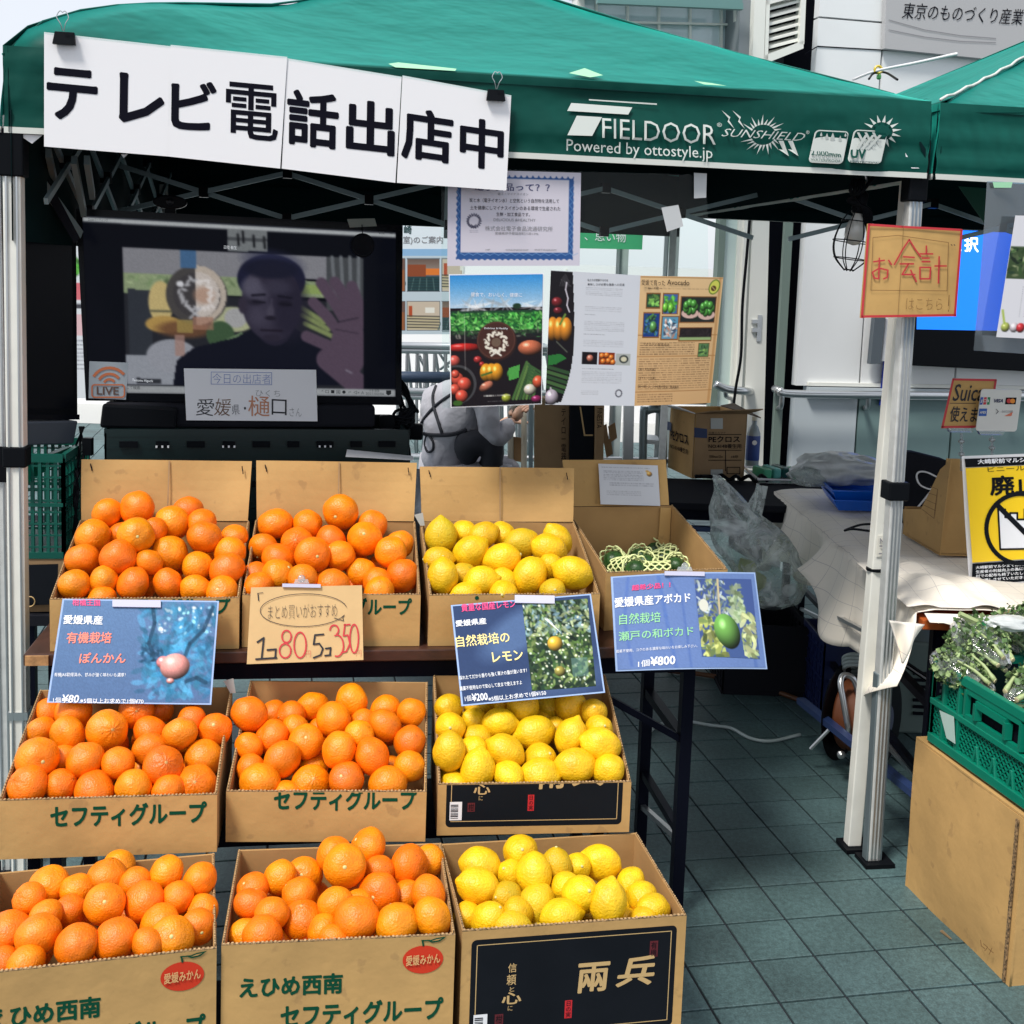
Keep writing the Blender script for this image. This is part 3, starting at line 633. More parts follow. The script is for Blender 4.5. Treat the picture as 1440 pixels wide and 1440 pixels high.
# front right leg of tent 1 (bare aluminium) with its corner bracket
ra, rb, rd = tleg(tent1, (1284, 290), (1225, 1213), 1.9)
obj('corner_bracket', box(ra+rd*1.83, .052, .052, .16, U1, N1), M_BLACKP, tent1, bevel=.004)
obj('slide_bracket', box(ra+rd*1.70, .05, .05, .05, U1, N1), M_BLACKP, tent1, bevel=.004)
mid = ra+rd*1.06; obj('slide_collar', box(mid-ZA*.025, .058, .056, .05, U1, N1), M_BLACKP, tent1, bevel=.004)
lo = ra+rd*.55
obj('lower_leg', bar(ra+ZA*.013-N1*.002, lo, .029, .046, side=U1), mat('leg_grey', (.20, .25, .27), .35, metal=.5), tent1, bevel=.002)
wa, wb, wd = tleg(tent2, (1262, 450), (1198, 1192), 1.9, .036, M_WPOLE, ribs=False)
obj('size_mark', prism([wa+wd*z-N1*.0215+U1*x for x, z in ((-.012, .86), (.012, .86), (.012, .92), (-.012, .92))], N1*.002), mat('label_cream', (.70, .69, .62), .5), tent2)
text('2M', wa+wd*.915-N1*.0240+U1*.010, wa+wd*.868-N1*.0240+U1*.010, wa+wd*.915-N1*.0240-U1*.008, M_GREYINK, tent2)
obj('cable_tie', lathe(wa+wd*.82, [(.027, -.004), (.027, .004)], 12), M_BLACKP, tent2)
# front left legs
LA = Vector((TFL.x+.035, TFL.y+.05, 0)); 
def vleg(par, x0, y0, x1, y1, Y, w, m, z0=0, z1=1.9, ribs=True):
    a, b = P(x0, y0, Y), P(x1, y1, Y); d = (a-b)/(a.z-b.z); A = b-d*(b.z-z0); B = b+d*(z1-b.z)
    o = obj('leg', bar(A, B, w, w, side=U1), m, par, bevel=.002)
    if ribs:
        mb = MB()
        for k in (-.3, .3): mb.add(bar(A-N1*w*.52+U1*w*k, B-N1*w*.52+U1*w*k, w*.16, .004, side=U1))
        obj('rib', mb.vf, M_STEEL, o)
    return A, B, d
la, lb, ld = vleg(tent1, 19, 220, 28, 985, 2.80, .040, M_WPOLE, 0, 1.93)
obj('foot_plate', box(la, .085, .075, .012, U1, N1), M_BLACKP, tent1)
for z, h, w in ((1.79, .11, .056), (1.10, .05, .054)): obj('slide_collar', box(la+ld*z, w, w, h, U1, N1), M_BLACKP, tent1, bevel=.004)
obj('joint_collar', box(la+ld*.47, .047, .047, .02, U1, N1), M_STEEL, tent1)
ln = thing('upright_pole', 'second aluminium tent leg standing at the left edge of the picture', 'pole', (P(4, 600, 2.9).x, 2.92, 0))
A, B, d = vleg(ln, -6, 220, 8, 985, 2.92, .030, M_ALU, 0, 1.9); obj('foot_plate', box(A, .08, .07, .012, U1, N1), M_BLACKP, ln); obj('slide_collar', box(A+d*1.04, .045, .045, .09, U1, N1), M_BLACKP, ln)
# rear legs
for par, C, ks in ((tent1, TC, (2, 3)), (tent2, TC2, (1, 2))):
    for k in ks:
        p = Vector((C[k].x, C[k].y, 0))+((TP-C[k]).normalized()*.05 if par is tent1 else (TP2-C[k]).normalized()*.05); p.z = 0
        obj('leg', bar(p+ZA*.012, p+ZA*1.93, .03), M_ALU, par); obj('foot_plate', box(p, .08, .08, .012, U1, N1), M_BLACKP, par)
# diagonal struts hanging at the front left corner (seen under the banner)
for a, b in (((35, 225), (112, 330)), ((68, 215), (78, 262)), ((104, 225), (118, 300)), ((122, 225), (130, 275)), ((40, 250), (75, 330))):
    obj('truss_bar', bar(P(a[0], a[1], 3.0), P(b[0], b[1], 3.25), .014, .024), M_TRUSS, tent1)
obj('strap', sheet(quad((P(80, 260, 3.1), Vector((0, -1, 0))), (36, 225), (52, 222), (112, 335), (104, 342)), .004), M_BLACKMAT, tent1)
# white corner tape under the left valance
for k, pts in enumerate((((24, 188), (60, 190), (45, 202)), ((170, 217), (180, 217), (174, 222)))):
    flat('tape', (TFL+N1*.01, -N1), pts, M_PAPER, tent1, lift=.0)
# tape scraps on the roof
def on_roof(x, y):
    # intersect the ray with the front roof panel's plane
    n = (TT[1]-TT[0]).cross(TP-TT[0]).normalized(); p = PL(x, y, (TT[0], n)); v = (p.z-TT[0].z)/.53
    return p
M_TAPE = mat('pale_tape', lin((150, 205, 165)), .5)
rn = (TT[1]-TT[0]).cross(TP-TT[0]).normalized()
for pts in ([(546, 92), (560, 90), (642, 99), (640, 102), (556, 97)], [(800, 105), (822, 98), (848, 108), (830, 111)], [(976, 116), (1000, 119), (1022, 123), (990, 121)]):
    q = [on_roof(x, y)+ZA*.004 for x, y in pts]; obj('tape', (q, [tuple(range(len(q)))]), M_TAPE, tent1)
# ---- print on the valance
VP_ = (TFL-N1*.001, -N1); vb = lambda p: wave(p)+.0045
def zq(x, y): return (780+x/2.88, 130+y/2.88)
def vflat(pts, name='logo', m=M_PRINTW, lift=0): return flat(name, VP_, [zq(*p) for p in pts], m, tent1, lift=.0012+lift, bend=vb)
vflat([(68, 42), (315, 60), (297, 90), (50, 75)]); vflat([(88, 95), (190, 101), (148, 178), (48, 175)])
def vtext(s, tl, tr, bl, **k): return ptext(s, VP_, zq(*tl), zq(*tr), zq(*bl), k.pop('m', M_PRINTW), tent1, bend=vb, lift=.0012+k.pop('xl', 0), **k)
vtext('FIELDOOR', (190, 104), (652, 132), (190, 186), bold=-.004)
vtext('®', (657, 122), (677, 122), (657, 140))
vtext('Powered by ottostyle.jp', (46, 190), (638, 222), (46, 252))
vtext('SUNSHIELD', (680, 146), (1014, 166), (672, 178), shear=.3, bold=-.006)
vtext('®', (1014, 155), (1028, 155), (1014, 170))
cx, cy = 842, 172
for i in range(26):
    a = 2*math.pi*i/26; 
    if abs(math.sin(a)) < .32: continue
    r0, r1 = 50, (100 if i % 2 else 80); w = .10; k = .82
    vflat([(cx+r0*math.cos(a-w), cy+r0*k*math.sin(a-w)), (cx+r1*math.cos(a+.12), cy+r1*k*math.sin(a+.12)), (cx+r0*math.cos(a+w), cy+r0*k*math.sin(a+w))])
for dx in (0, 42): vflat([(678+dx, 72), (712+dx, 100), (706+dx, 112), (726+dx, 148), (700+dx, 118), (706+dx, 106)]); 
for dx in (0, 38): vflat([(905+dx, 196), (925+dx, 196), (940+dx, 232), (948+dx, 258), (908+dx, 230), (925+dx, 232)])
def rrect(x0, y0, x1, y1, r, sk=.06, n=5):
    out = []
    for cx_, cy_, a0 in ((x1-r, y0+r, -90), (x1-r, y1-r, 0), (x0+r, y1-r, 90), (x0+r, y0+r, 180)):
        for i in range(n+1): a = math.radians(a0+90*i/n); out.append((cx_+r*math.cos(a), cy_+r*math.sin(a)))
    return out
def skew(pts, x0, y0): return [(x-(y-y0)*.22, y+(x-x0)*.06) for x, y in pts]
for bx in (1052, 1205):
    ring = skew(rrect(bx, 152, bx+134, 284, 16), bx, 152); inn = skew(rrect(bx+5, 157, bx+129, 208, 12), bx, 152)
    vflat(ring); vflat(inn, m=M_CANVAS, lift=.003)
for x, y, s in ((1072, 175, 9), (1095, 185, 13), (1118, 190, 18), (1148, 195, 13), (1168, 178, 8)):
    vflat([(x, y-s*1.4)]+[(x+s*.5*math.cos(a), y+s*.5*math.sin(a)) for a in [math.radians(d) for d in range(-20, 201, 22)]], lift=.0055)
vtext('2,000mm', (1034, 232), (1150, 244), (1034, 258), m=M_CANVAS, xl=.0055, bold=.01); vtext('WATERPROOF', (1030, 268), (1146, 276), (1030, 278), m=M_CANVAS, xl=.0055)
vtext('UV', (1188, 225), (1252, 232), (1188, 268), m=M_CANVAS, bold=.04, shear=.2, xl=.0055); vtext('PROTECTION', (1184, 278), (1300, 286), (1184, 288), m=M_CANVAS, xl=.0055)
for k in range(3):
    vflat([(1212+k*30, 165), (1222+k*30, 165), (1262+k*30, 235), (1250+k*30, 235)], lift=.0055); vflat([(1300-k*28, 175), (1310-k*28, 178), (1262-k*20, 235), (1250-k*20, 232)], lift=.006)
vflat([(1315+30*math.cos(a), 160+26*math.sin(a)) for a in [2*math.pi*i/20 for i in range(20)]], m=M_CANVAS, lift=.0028)
for i in range(11):
    a = math.radians(-150+i*24); vflat([(1315+44*math.cos(a-.16), 160+38*math.sin(a-.16)), (1315+80*math.cos(a), 160+68*math.sin(a)), (1315+44*math.cos(a+.16), 160+38*math.sin(a+.16))])
vflat([(140, 26), (415, 44), (415, 50), (140, 31)], name='tape')
flat('tear', VP_, [(1272, 215), (1283, 232), (1292, 237), (1281, 237), (1274, 228)], M_PAPER, tent1, lift=.004)
flat('tear', VP_, [(1291, 195), (1301, 210), (1300, 222), (1292, 205)], M_CANVASIN, tent1, lift=.004)
# white cord, yellow clip between the tents
cd = tag(obj('guy_rope', tube(smooth_path([PL(1200, 112, bpl(.3)), P(1232, 100, 5.2), P(1290, 88, 4.6), P(1345, 76, 4.2)]), .006, 6), M_PAPER, smooth=True), 'white guy rope stretched from the wall over the tent junction', 'rope')
ck = thing('hook', 'yellow and green hook where the guy rope meets the black cord', 'hook', P(1235, 112, 5.2))
obj('ring', tube([P(1235+5*math.cos(a), 98+5*math.sin(a), 5.19) for a in [i*math.pi/6 for i in range(12)]], .006, 6, closed=True), mat('yellow_plastic', (.6, .45, .05), .4), ck)
obj('knob', lathe(P(1236, 107, 5.19)-ZA*.015, [(.004, 0), (.010, .005), (.010, .018), (.004, .022)], 10), mat('green_knob', (.1, .4, .12), .4), ck)
obj('black_cord', tube(smooth_path([P(1222, 111, 5.1), P(1229, 103, 5.18), P(1245, 102, 5.18), P(1262, 112, 5.0)]), .005, 6), M_BLACKP, ck)
# overlapping edge flap of the second roof
hipn = (TT2[0]-Vector(TP2)).normalized()
hp_ = [TT2[0]*(1-t)+TP2*t+ZA*(.007+.003*math.sin(t*60)-.055*math.sin(math.pi*t)*(1-.5*t)*.45) for t in [i/30 for i in range(31)]]
obj('piping', tube(hp_, .004, 6), M_TRIM, tent2, smooth=True)
# ================================================================ CARDBOARD BOXES OF FRUIT
BX = {  # front-left bottom corner, width, yaw, height of front rim, height of back rim, flap height
 'T1': ((-1.026, 2.568, .72), .421, 9.0, .120, .229, .150), 'T2': ((-.610, 2.645, .72), .416, 7.6, .124, .229, .150), 'T3': ((-.181, 2.701, .72), .417, 9.0, .123, .229, .140),
 'T4': ((.249, 2.872, .72), .332, 14.0, .149, .236, .13),
 'M1': ((-.990, 2.215, .41), .426, 8.4, .122, .229, 0), 'M2': ((-.565, 2.320, .41), .418, 4.4, .109, .229, 0), 'M3': ((-.130, 2.380, .41), .421, 6.5, .113, .236, 0),
 'B1': ((-.885, 1.846, .16), .413, 15.0, .24, .25, 0), 'B2': ((-.484, 1.962, .16), .421, 8.2, .24, .25, 0), 'B3': ((-.059, 2.033, .16), .436, 11.0, .24, .243, 0)}
BLAB = {'T1': 'top row left', 'T2': 'top row middle', 'T3': 'top row', 'T4': 'top row right', 'M1': 'middle row left', 'M2': 'middle row centre', 'M3': 'middle row', 'B1': 'bottom row left', 'B2': 'bottom row centre', 'B3': 'bottom row'}
FULL = {'T1': 'open cardboard box of oranges behind the ponkan sign, flap raised', 'T2': 'open cardboard box of oranges behind the handwritten price card, flap raised', 'T3': 'open cardboard box of lemons on the wooden table, flap raised',
 'T4': 'deep cardboard box of netted avocados with a white notice on its flap', 'M1': 'cut-down cardboard box of oranges directly below the ponkan sign', 'M2': 'cut-down cardboard box of oranges in the middle of the display',
 'M3': 'cut-down black panelled box of lemons directly below the lemon sign', 'B1': 'cardboard box of oranges with red mark at the bottom left corner', 'B2': 'cardboard box of oranges with green lettering, front centre',
 'B3': 'black panelled box of lemons with gold lettering at the front right'}
D_ = .33; FR = {}; M_FLUTE = mat('paper_flute', lin((172, 142, 102)), .9, var=.3, vscale=150)
for k, (L, w, yaw, hf, hb, fl) in BX.items():
    L = Vector(L); a = math.radians(yaw); u = Vector((math.cos(a), math.sin(a), 0)); n = Vector((-math.sin(a), math.cos(a), 0)); d = .40 if k == 'T4' else D_
    T = .0055; g = .002; w -= 2*g; L = L+u*g
    b = thing('cardboard_box', FULL[k], 'cardboard box', L+u*w/2+n*d/2, 'cardboard boxes of the fruit display')
    FR[k] = (L, u, n, w, d, hf, hb, b)
    obj('front_wall', box(L+u*w/2+n*T/2, w, T, hf, u, n), M_CARD, b)
    kn = .16 if k[0] == 'M' else .02
    for s, nm in ((0, 'left'), (w, 'right')):
        o = L+u*(s+(T if s == 0 else -T))+n*T; off = u*(-T if s == 0 else T)
        m1 = d*.5; hm = hf+(hb-hf)*.56
        poly = [o, o+n*(d-2*T), o+n*(d-2*T)+ZA*hb, o+n*m1+ZA*hm, o+ZA*(hf+.001)]
        obj('side_wall', prism(poly, off), M_CARD2, b)
        e = [(o+n*(d-2*T)+ZA*hb), o+n*m1+ZA*hm, o+ZA*(hf+.001)]; mb = MB()
        mt = MB()
        for p, q in zip(e, e[1:]):
            mb.add(bar(p+off*.5+ZA*.0006, q+off*.5+ZA*.0006, T*1.02, .0012, side=u)); nf = int((q-p).length/.0075)
            for f_ in range(nf): a_ = p+(q-p)*((f_+.15)/nf); b_ = p+(q-p)*((f_+.62)/nf); mt.add(bar(a_+off*.5+ZA*.0018, b_+off*.5+ZA*.0018, T*random.uniform(.5, 1.15), .0022, side=u))
        fl_ = obj('flutes', mt.vf, M_FLUTE, b); fl_['kind'] = 'stuff'
        obj('cut_edge', mb.vf, M_CUT, b)
    obj('back_wall', box(L+u*w/2+n*(d-T/2), w, T, hb, u, n), M_CARD2, b)
    obj('front_edge', box(L+u*w/2+n*T/2+ZA*hf, w, T*1.02, .001, u, n), M_CUT, b); mt = MB()
    for f_ in range(int(w/.0075)): mt.add(box(L+u*(.004+f_*.0075)+n*T/2+ZA*(hf+.001), .0038, T*random.uniform(.5, 1.1), random.uniform(.0008, .0022), u, n))
    fl_ = obj('flutes', mt.vf, M_FLUTE, b); fl_['kind'] = 'stuff'
    obj('floor', box(L+u*w/2+n*d/2+ZA*.001, w-2*T, d-2*T, .004, u, n), M_CARD2, b)
    # wavy folded tape / hand hole
    if fl:
        tilt = n*.035 if k != 'T4' else n*.02
        w0, w1 = (w/2-.004, w/2+.002)
        if k == 'T4': w0 = w/2-.012
        c = L+u*w/2+n*(d-.004)+ZA*(hb+.002)
        q = [c-u*w1+ZA*fl+tilt, c+u*(w1 if k != 'T4' else w0-.006)+ZA*fl+tilt, c+u*w0, c-u*w0]
        fp = obj('flap', sheet(q, T, 16, 6, lambda a, v: .004*math.sin(a*5+v*3)), M_CARD, b, smooth=False)
        fqn = qn(q)
        if k != 'T4':
            p = bil(q, .51, .5); ax = (q[3]-q[0]).normalized()
            obj('crease', sheet([bil(q, .508, .01)+fqn*.0055, bil(q, .516, .01)+fqn*.0055, bil(q, .516, .98)+fqn*.0055, bil(q, .508, .98)+fqn*.0055], .001), M_CARDD, fp)
            mb = MB()
            for uu, vv in ((.055, .07), (.06, .12), (.945, .09), (.95, .15)): mb.add(bar(bil(q, uu, vv)+fqn*.006, bil(q, uu+.004, vv+.07)+fqn*.006, .0028, .002))
            obj('staple', mb.vf, M_INK, fp)
        FR[k] += (q,)
def fp_(k, s, h, o=0):
    L, u, n = FR[k][:3]; return L+u*s+ZA*h-n*o
def ftext(k, body, s0, h1, s1, h0, m, rot=0, lift=.0005, **kw):
    L, u, n, w, d, hf = FR[k][:6]; c = None
    if h1 > hf-.001:
        if h0 >= hf: return
        c = (h1-hf+.001)/(h1-h0)
    dz = (s1-s0)*rot
    return text(body, fp_(k, s0, h1-dz/2), fp_(k, s1, h1+dz/2), fp_(k, s0, h0-dz/2), m, FR[k][7], clip=c, lift=lift, name='printed_lettering', **kw)
for k in ('M1', 'M2', 'T1', 'T2'):
    w = FR[k][3]; top = {'M1': .110, 'M2': .116, 'T1': .124, 'T2': .117}[k]
    if k in ('T1', 'T2'): ftext(k, 'セフティグループ', .115, top, w-.02, top-.043, M_GREENINK, bold=.035)
    else: ftext(k, 'セフティグループ', .098, top, w-.02, top-.048, M_GREENINK, bold=.035)
for k in ('B1', 'B2'):
    w = FR[k][3]
    ftext(k, 'えひめ西南', .032, .178, .215, .138, M_GREENINK, bold=.035); ftext(k, 'セフティグループ', .105, .122, w-.018, .076, M_GREENINK, bold=.035)
    c = fp_(k, w-.058, .196, .0010); L, u, n = FR[k][:3]; b = FR[k][7]
    obj('printed_fruit', ([c+u*.037*math.cos(a)+ZA*.027*math.sin(a) for a in [2*math.pi*i/32 for i in range(32)]], [tuple(range(32))]), M_REDINK, b)
    text('愛媛みかん', c+u*-.031+ZA*.010-n*.001, c+u*.031+ZA*.013-n*.001, c+u*-.031-ZA*.010-n*.001, M_PALEINK, b, bold=.02, name='printed_lettering')
    mb = MB(); mb.add(bar(c+ZA*.026-n*.0005, c+ZA*.038-n*.0005-u*.002, .003, .0006, side=n)); mb.add(bar(c+ZA*.037-u*.004-n*.0005, c+ZA*.037+u*.012-n*.0005, .002, .0006, side=n))
    mb.add(([c+u*x+ZA*z-n*.0006 for x, z in ((.008, .036), (.024, .041), (.042, .043), (.03, .034), (.016, .032))], [(0, 1, 2, 3, 4)])); obj('printed_leaf', mb.vf, M_GREENINK, b)
    obj('printed_vein', ([c+u*x+ZA*z-n*.0011 for x, z in ((.014, .0355), (.024, .0388), (.034, .0398), (.026, .0365))], [(0, 1, 2, 3)]), M_CARD, b)
def lemon_print(k):
    L, u, n, w, d, hf, hb, b = FR[k][:8]; g = .018
    def rr(s0, h0, s1, h1, r, lift, m, nm, cut=True):
        pts = [(x, y) for x, y in rrect(s0, h0, s1, h1, r)]
        pts = [(x, min(y, hf-.0008)) for x, y in pts]
        o = obj(nm, ([fp_(k, x, y, lift) for x, y in pts], [tuple(range(len(pts)))]), m, b); return o
    rr(g, .018, w-g, .222, .010, .0002, M_BLACKPR, 'printed_panel')
    gl = (g+.010, .030, w-g-.010, .212); ln_ = .0016
    for s0, h0, s1, h1 in ((gl[0], gl[1], gl[2], gl[1]+ln_), (gl[0], gl[3]-ln_, gl[2], gl[3]), (gl[0], gl[1], gl[0]+ln_, gl[3]), (gl[2]-ln_, gl[1], gl[2], gl[3])):
        h1 = min(h1, hf-.001)
        if h0 >= hf: continue
        obj('printed_line', ([fp_(k, s, h, .0005) for s, h in ((s0, h0), (s1, h0), (s1, h1), (s0, h1))], [(0, 1, 2, 3)]), M_GOLD, b)
    q = w/.43
    ftext(k, '信', .088*q, .171, .104*q, .153, M_GOLD, bold=.01); ftext(k, '頼', .086*q, .149, .104*q, .128, M_GOLD, bold=.01); ftext(k, 'と', .092*q, .124, .101*q, .115, M_GOLD, bold=.01)
    ftext(k, '心', .078*q, .114, .115*q, .090, M_GOLD, bold=.02); ftext(k, 'に', .090*q, .087, .099*q, .077, M_GOLD)
    ftext(k, '兩', .222*q, .160, .284*q, .100, M_GOLD, bold=.025, shear=.06); ftext(k, '兵', .296*q, .166, .372*q, .106, M_GOLD, bold=.025, shear=.18)
    M_SEAL = mat('seal_red', lin((196, 36, 44)), .5); M_SEALD = mat('seal_dark_red', lin((92, 26, 34)), .5)
    for s0, h0, s1, h1, m, t in ((.199*q, .052, .213*q, .088, M_SEAL, '日の実'), (.36*q, .162, .376*q, .194, M_SEALD, '有機'), (.066*q, .052, .082*q, .072, M_SEALD, '柑')):
        if h0 > hf: continue
        obj('printed_seal', ([fp_(k, s, min(h, hf-.001), .0005) for s, h in ((s0, h0), (s1, h0), (s1, h1), (s0, h1))], [(0, 1, 2, 3)]), m, b)
        if h1 < hf: text(t, fp_(k, s0+.002, h1-.002, .0004), fp_(k, s1-.002, h1-.002, .0004), fp_(k, s0+.002, h0+.002, .0004), M_BLACKPR, b, vertical=True, name='printed_lettering', lift=.0006)
    lb = obj('barcode_label', ([fp_(k, s, h, .0014) for s, h in ((.026, .034), (.052, .034), (.052, .075), (.026, .075))], [(0, 1, 2, 3)]), M_PAPER, b); mb = MB()
    for i in range(9): h = .038+i*.0036; mb.add(([fp_(k, s, hh, .0018) for s, hh in ((.028, h), (.044, h), (.044, h+(.0022 if i % 3 else .0012)), (.028, h+(.0022 if i % 3 else .0012)))], [(0, 1, 2, 3)]))
    obj('barcode', mb.vf, M_INK, lb)
lemon_print('B3'); lemon_print('M3')
# green dot on lemon box T3
obj('printed_dot', ([fp_('T3', .113+.005*math.cos(a), .1165+.005*math.sin(a), .001) for a in [i*math.pi/5 for i in range(10)]], [tuple(range(10))]), M_GREENINK, FR['T3'][7])
# torn tape tags at box corners
for k, s in (('M1', 1), ('T3', 0)):
    L, u, n, w, d, hf, hb, b = FR[k][:8]; p = L+u*(w*s)+n*(d-.02)+ZA*(hb+.001); e = u*(.5 if s == 0 else 1)
    obj('tape', sheet([p-u*.018+ZA*.024-n*.01, p+u*.004+ZA*.03-n*.01, p+u*.010-ZA*.004-n*.012, p-u*.002-ZA*.004-n*.012], .0006), mat('tape_silver', (.42, .44, .42), .3), b)
# ---------------------------------------------------------------- fruit models
M_ORG = mat('orange_peel', (.84, .19, .001), .38, var=.13, vscale=1.8, bump=.75, bscale=11, bdist=.0022, objvar=.14, spec=.45, specks=((.30, .07, .004), 5.5, .66, .55))
M_ORG2 = mat('orange_peel_pale', (.85, .25, .002), .36, var=.14, vscale=1.5, bump=.8, bscale=9, bdist=.0024, objvar=.10, spec=.45, specks=((.36, .12, .008), 7, .67, .5))
M_LEM = mat('lemon_peel', (.80, .475, .006), .38, var=.12, vscale=1.6, bump=.8, bscale=8, bdist=.0026, objvar=.12, spec=.45, specks=((.36, .24, .03), 6, .665, .5))
M_LEM2 = mat('lemon_peel_green', (.76, .46, .006), .42, var=.1, vscale=1.1, bump=.8, bscale=8, bdist=.0026, specks=((.30, .26, .03), 4, .62, .5), objvar=.08, spec=.4, col2=(.56, .40, .012))
M_BUT = mat('stem_button', lin((196, 190, 126)), .7); M_BUTD = mat('stem_scar', lin((120, 70, 20)), .8)
def fruit_mesh(kind, seed):
    R_ = random.Random(seed); seg, rg = 32, 22; vs = []; fs = []; of = Vector((R_.random()*9, R_.random()*9, 0))
    sq = R_.uniform(.84, .97); R_tip = R_.uniform(.12, .24); furrow = R_.choice([.0, .015, .03, .05]) if kind == 'orange' else 0; neck = R_.choice([0, 0, 0, .13]) if kind == 'orange' else 0
    for j in range(rg+1):
        th = math.pi*j/rg
        for i in range(seg):
            ph = 2*math.pi*i/seg; d = Vector((math.sin(th)*math.cos(ph), math.sin(th)*math.sin(ph), math.cos(th)))
            nz = 1+.055*noise.noise(d*1.5+of)+.014*noise.noise(d*4+of)
            if kind == 'orange':
                r = nz*(1-furrow*math.exp(-(th/.7)**2)*(0.5+.5*math.cos(ph*9)) if furrow else nz)
                r = nz*(1-furrow*math.exp(-(th/.75)**2)*(.5+.5*math.cos(ph*10)))-.05*math.exp(-(th/.20)**2)-.03*math.exp(-((math.pi-th)/.15)**2)+neck*math.exp(-(th/.34)**2)
                p = Vector((d.x*r, d.y*r, d.z*r*sq))
            else:
                r = nz*(1+.02*math.cos(3*ph)*math.sin(th)); z = d.z*r*1.20
                e = abs(math.pi/2-th)/(math.pi/2); s = -1 if th > math.pi/2 else 1
                tip = R_tip*math.exp(-(((math.pi-th) if s < 0 else th)/.22)**2)*(1 if s < 0 else .45)
                p = Vector((d.x*r*(1-.05*e*e), d.y*r*(1-.05*e*e), z+s*tip))
            vs.append(p)
    for j in range(rg):
        for i in range(seg):
            a, b, c, e = j*seg+i, j*seg+(i+1) % seg, (j+1)*seg+(i+1) % seg, (j+1)*seg+i
            fs.append((a, e, c, b))
    top = vs[0].z
    me = bpy.data.meshes.new(kind); me.from_pydata([tuple(v) for v in vs], [], fs)
    bm = bmesh.new(); bm.from_mesh(me); bmesh.ops.remove_doubles(bm, verts=bm.verts, dist=1e-4); bmesh.ops.recalc_face_normals(bm, faces=bm.faces); bm.to_mesh(me); bm.free()
    me.polygons.foreach_set('use_smooth', [True]*len(me.polygons)); return me, top
ORM = [fruit_mesh('orange', s) for s in range(12)]; LEMM = [fruit_mesh('lemon', 40+s) for s in range(8)]
def button_mesh(top, r=.095):
    me = bpy.data.meshes.new('stem_button'); prof = [(0.001, top+.035), (r*.55, top+.03), (r, top+.005), (r*1.15, top-.02), (r*.6, top-.05)]
    v, f = lathe((0, 0, 0), prof, 9); me.from_pydata([tuple(p) for p in v], [], f); me.materials.append(M_BUT); me.polygons.foreach_set('use_smooth', [True]*len(me.polygons)); return me
ORB = [button_mesh(t) for _, t in ORM]; LEB = [button_mesh(t, .09) for _, t in LEMM]
for ms, mm in ((ORM, (M_ORG, M_ORG2)), (LEMM, (M_LEM, M_LEM2))):
    for i, (me, t) in enumerate(ms): me.materials.append(mm[1] if i % 4 == 3 else mm[0])
FRUIT = {}
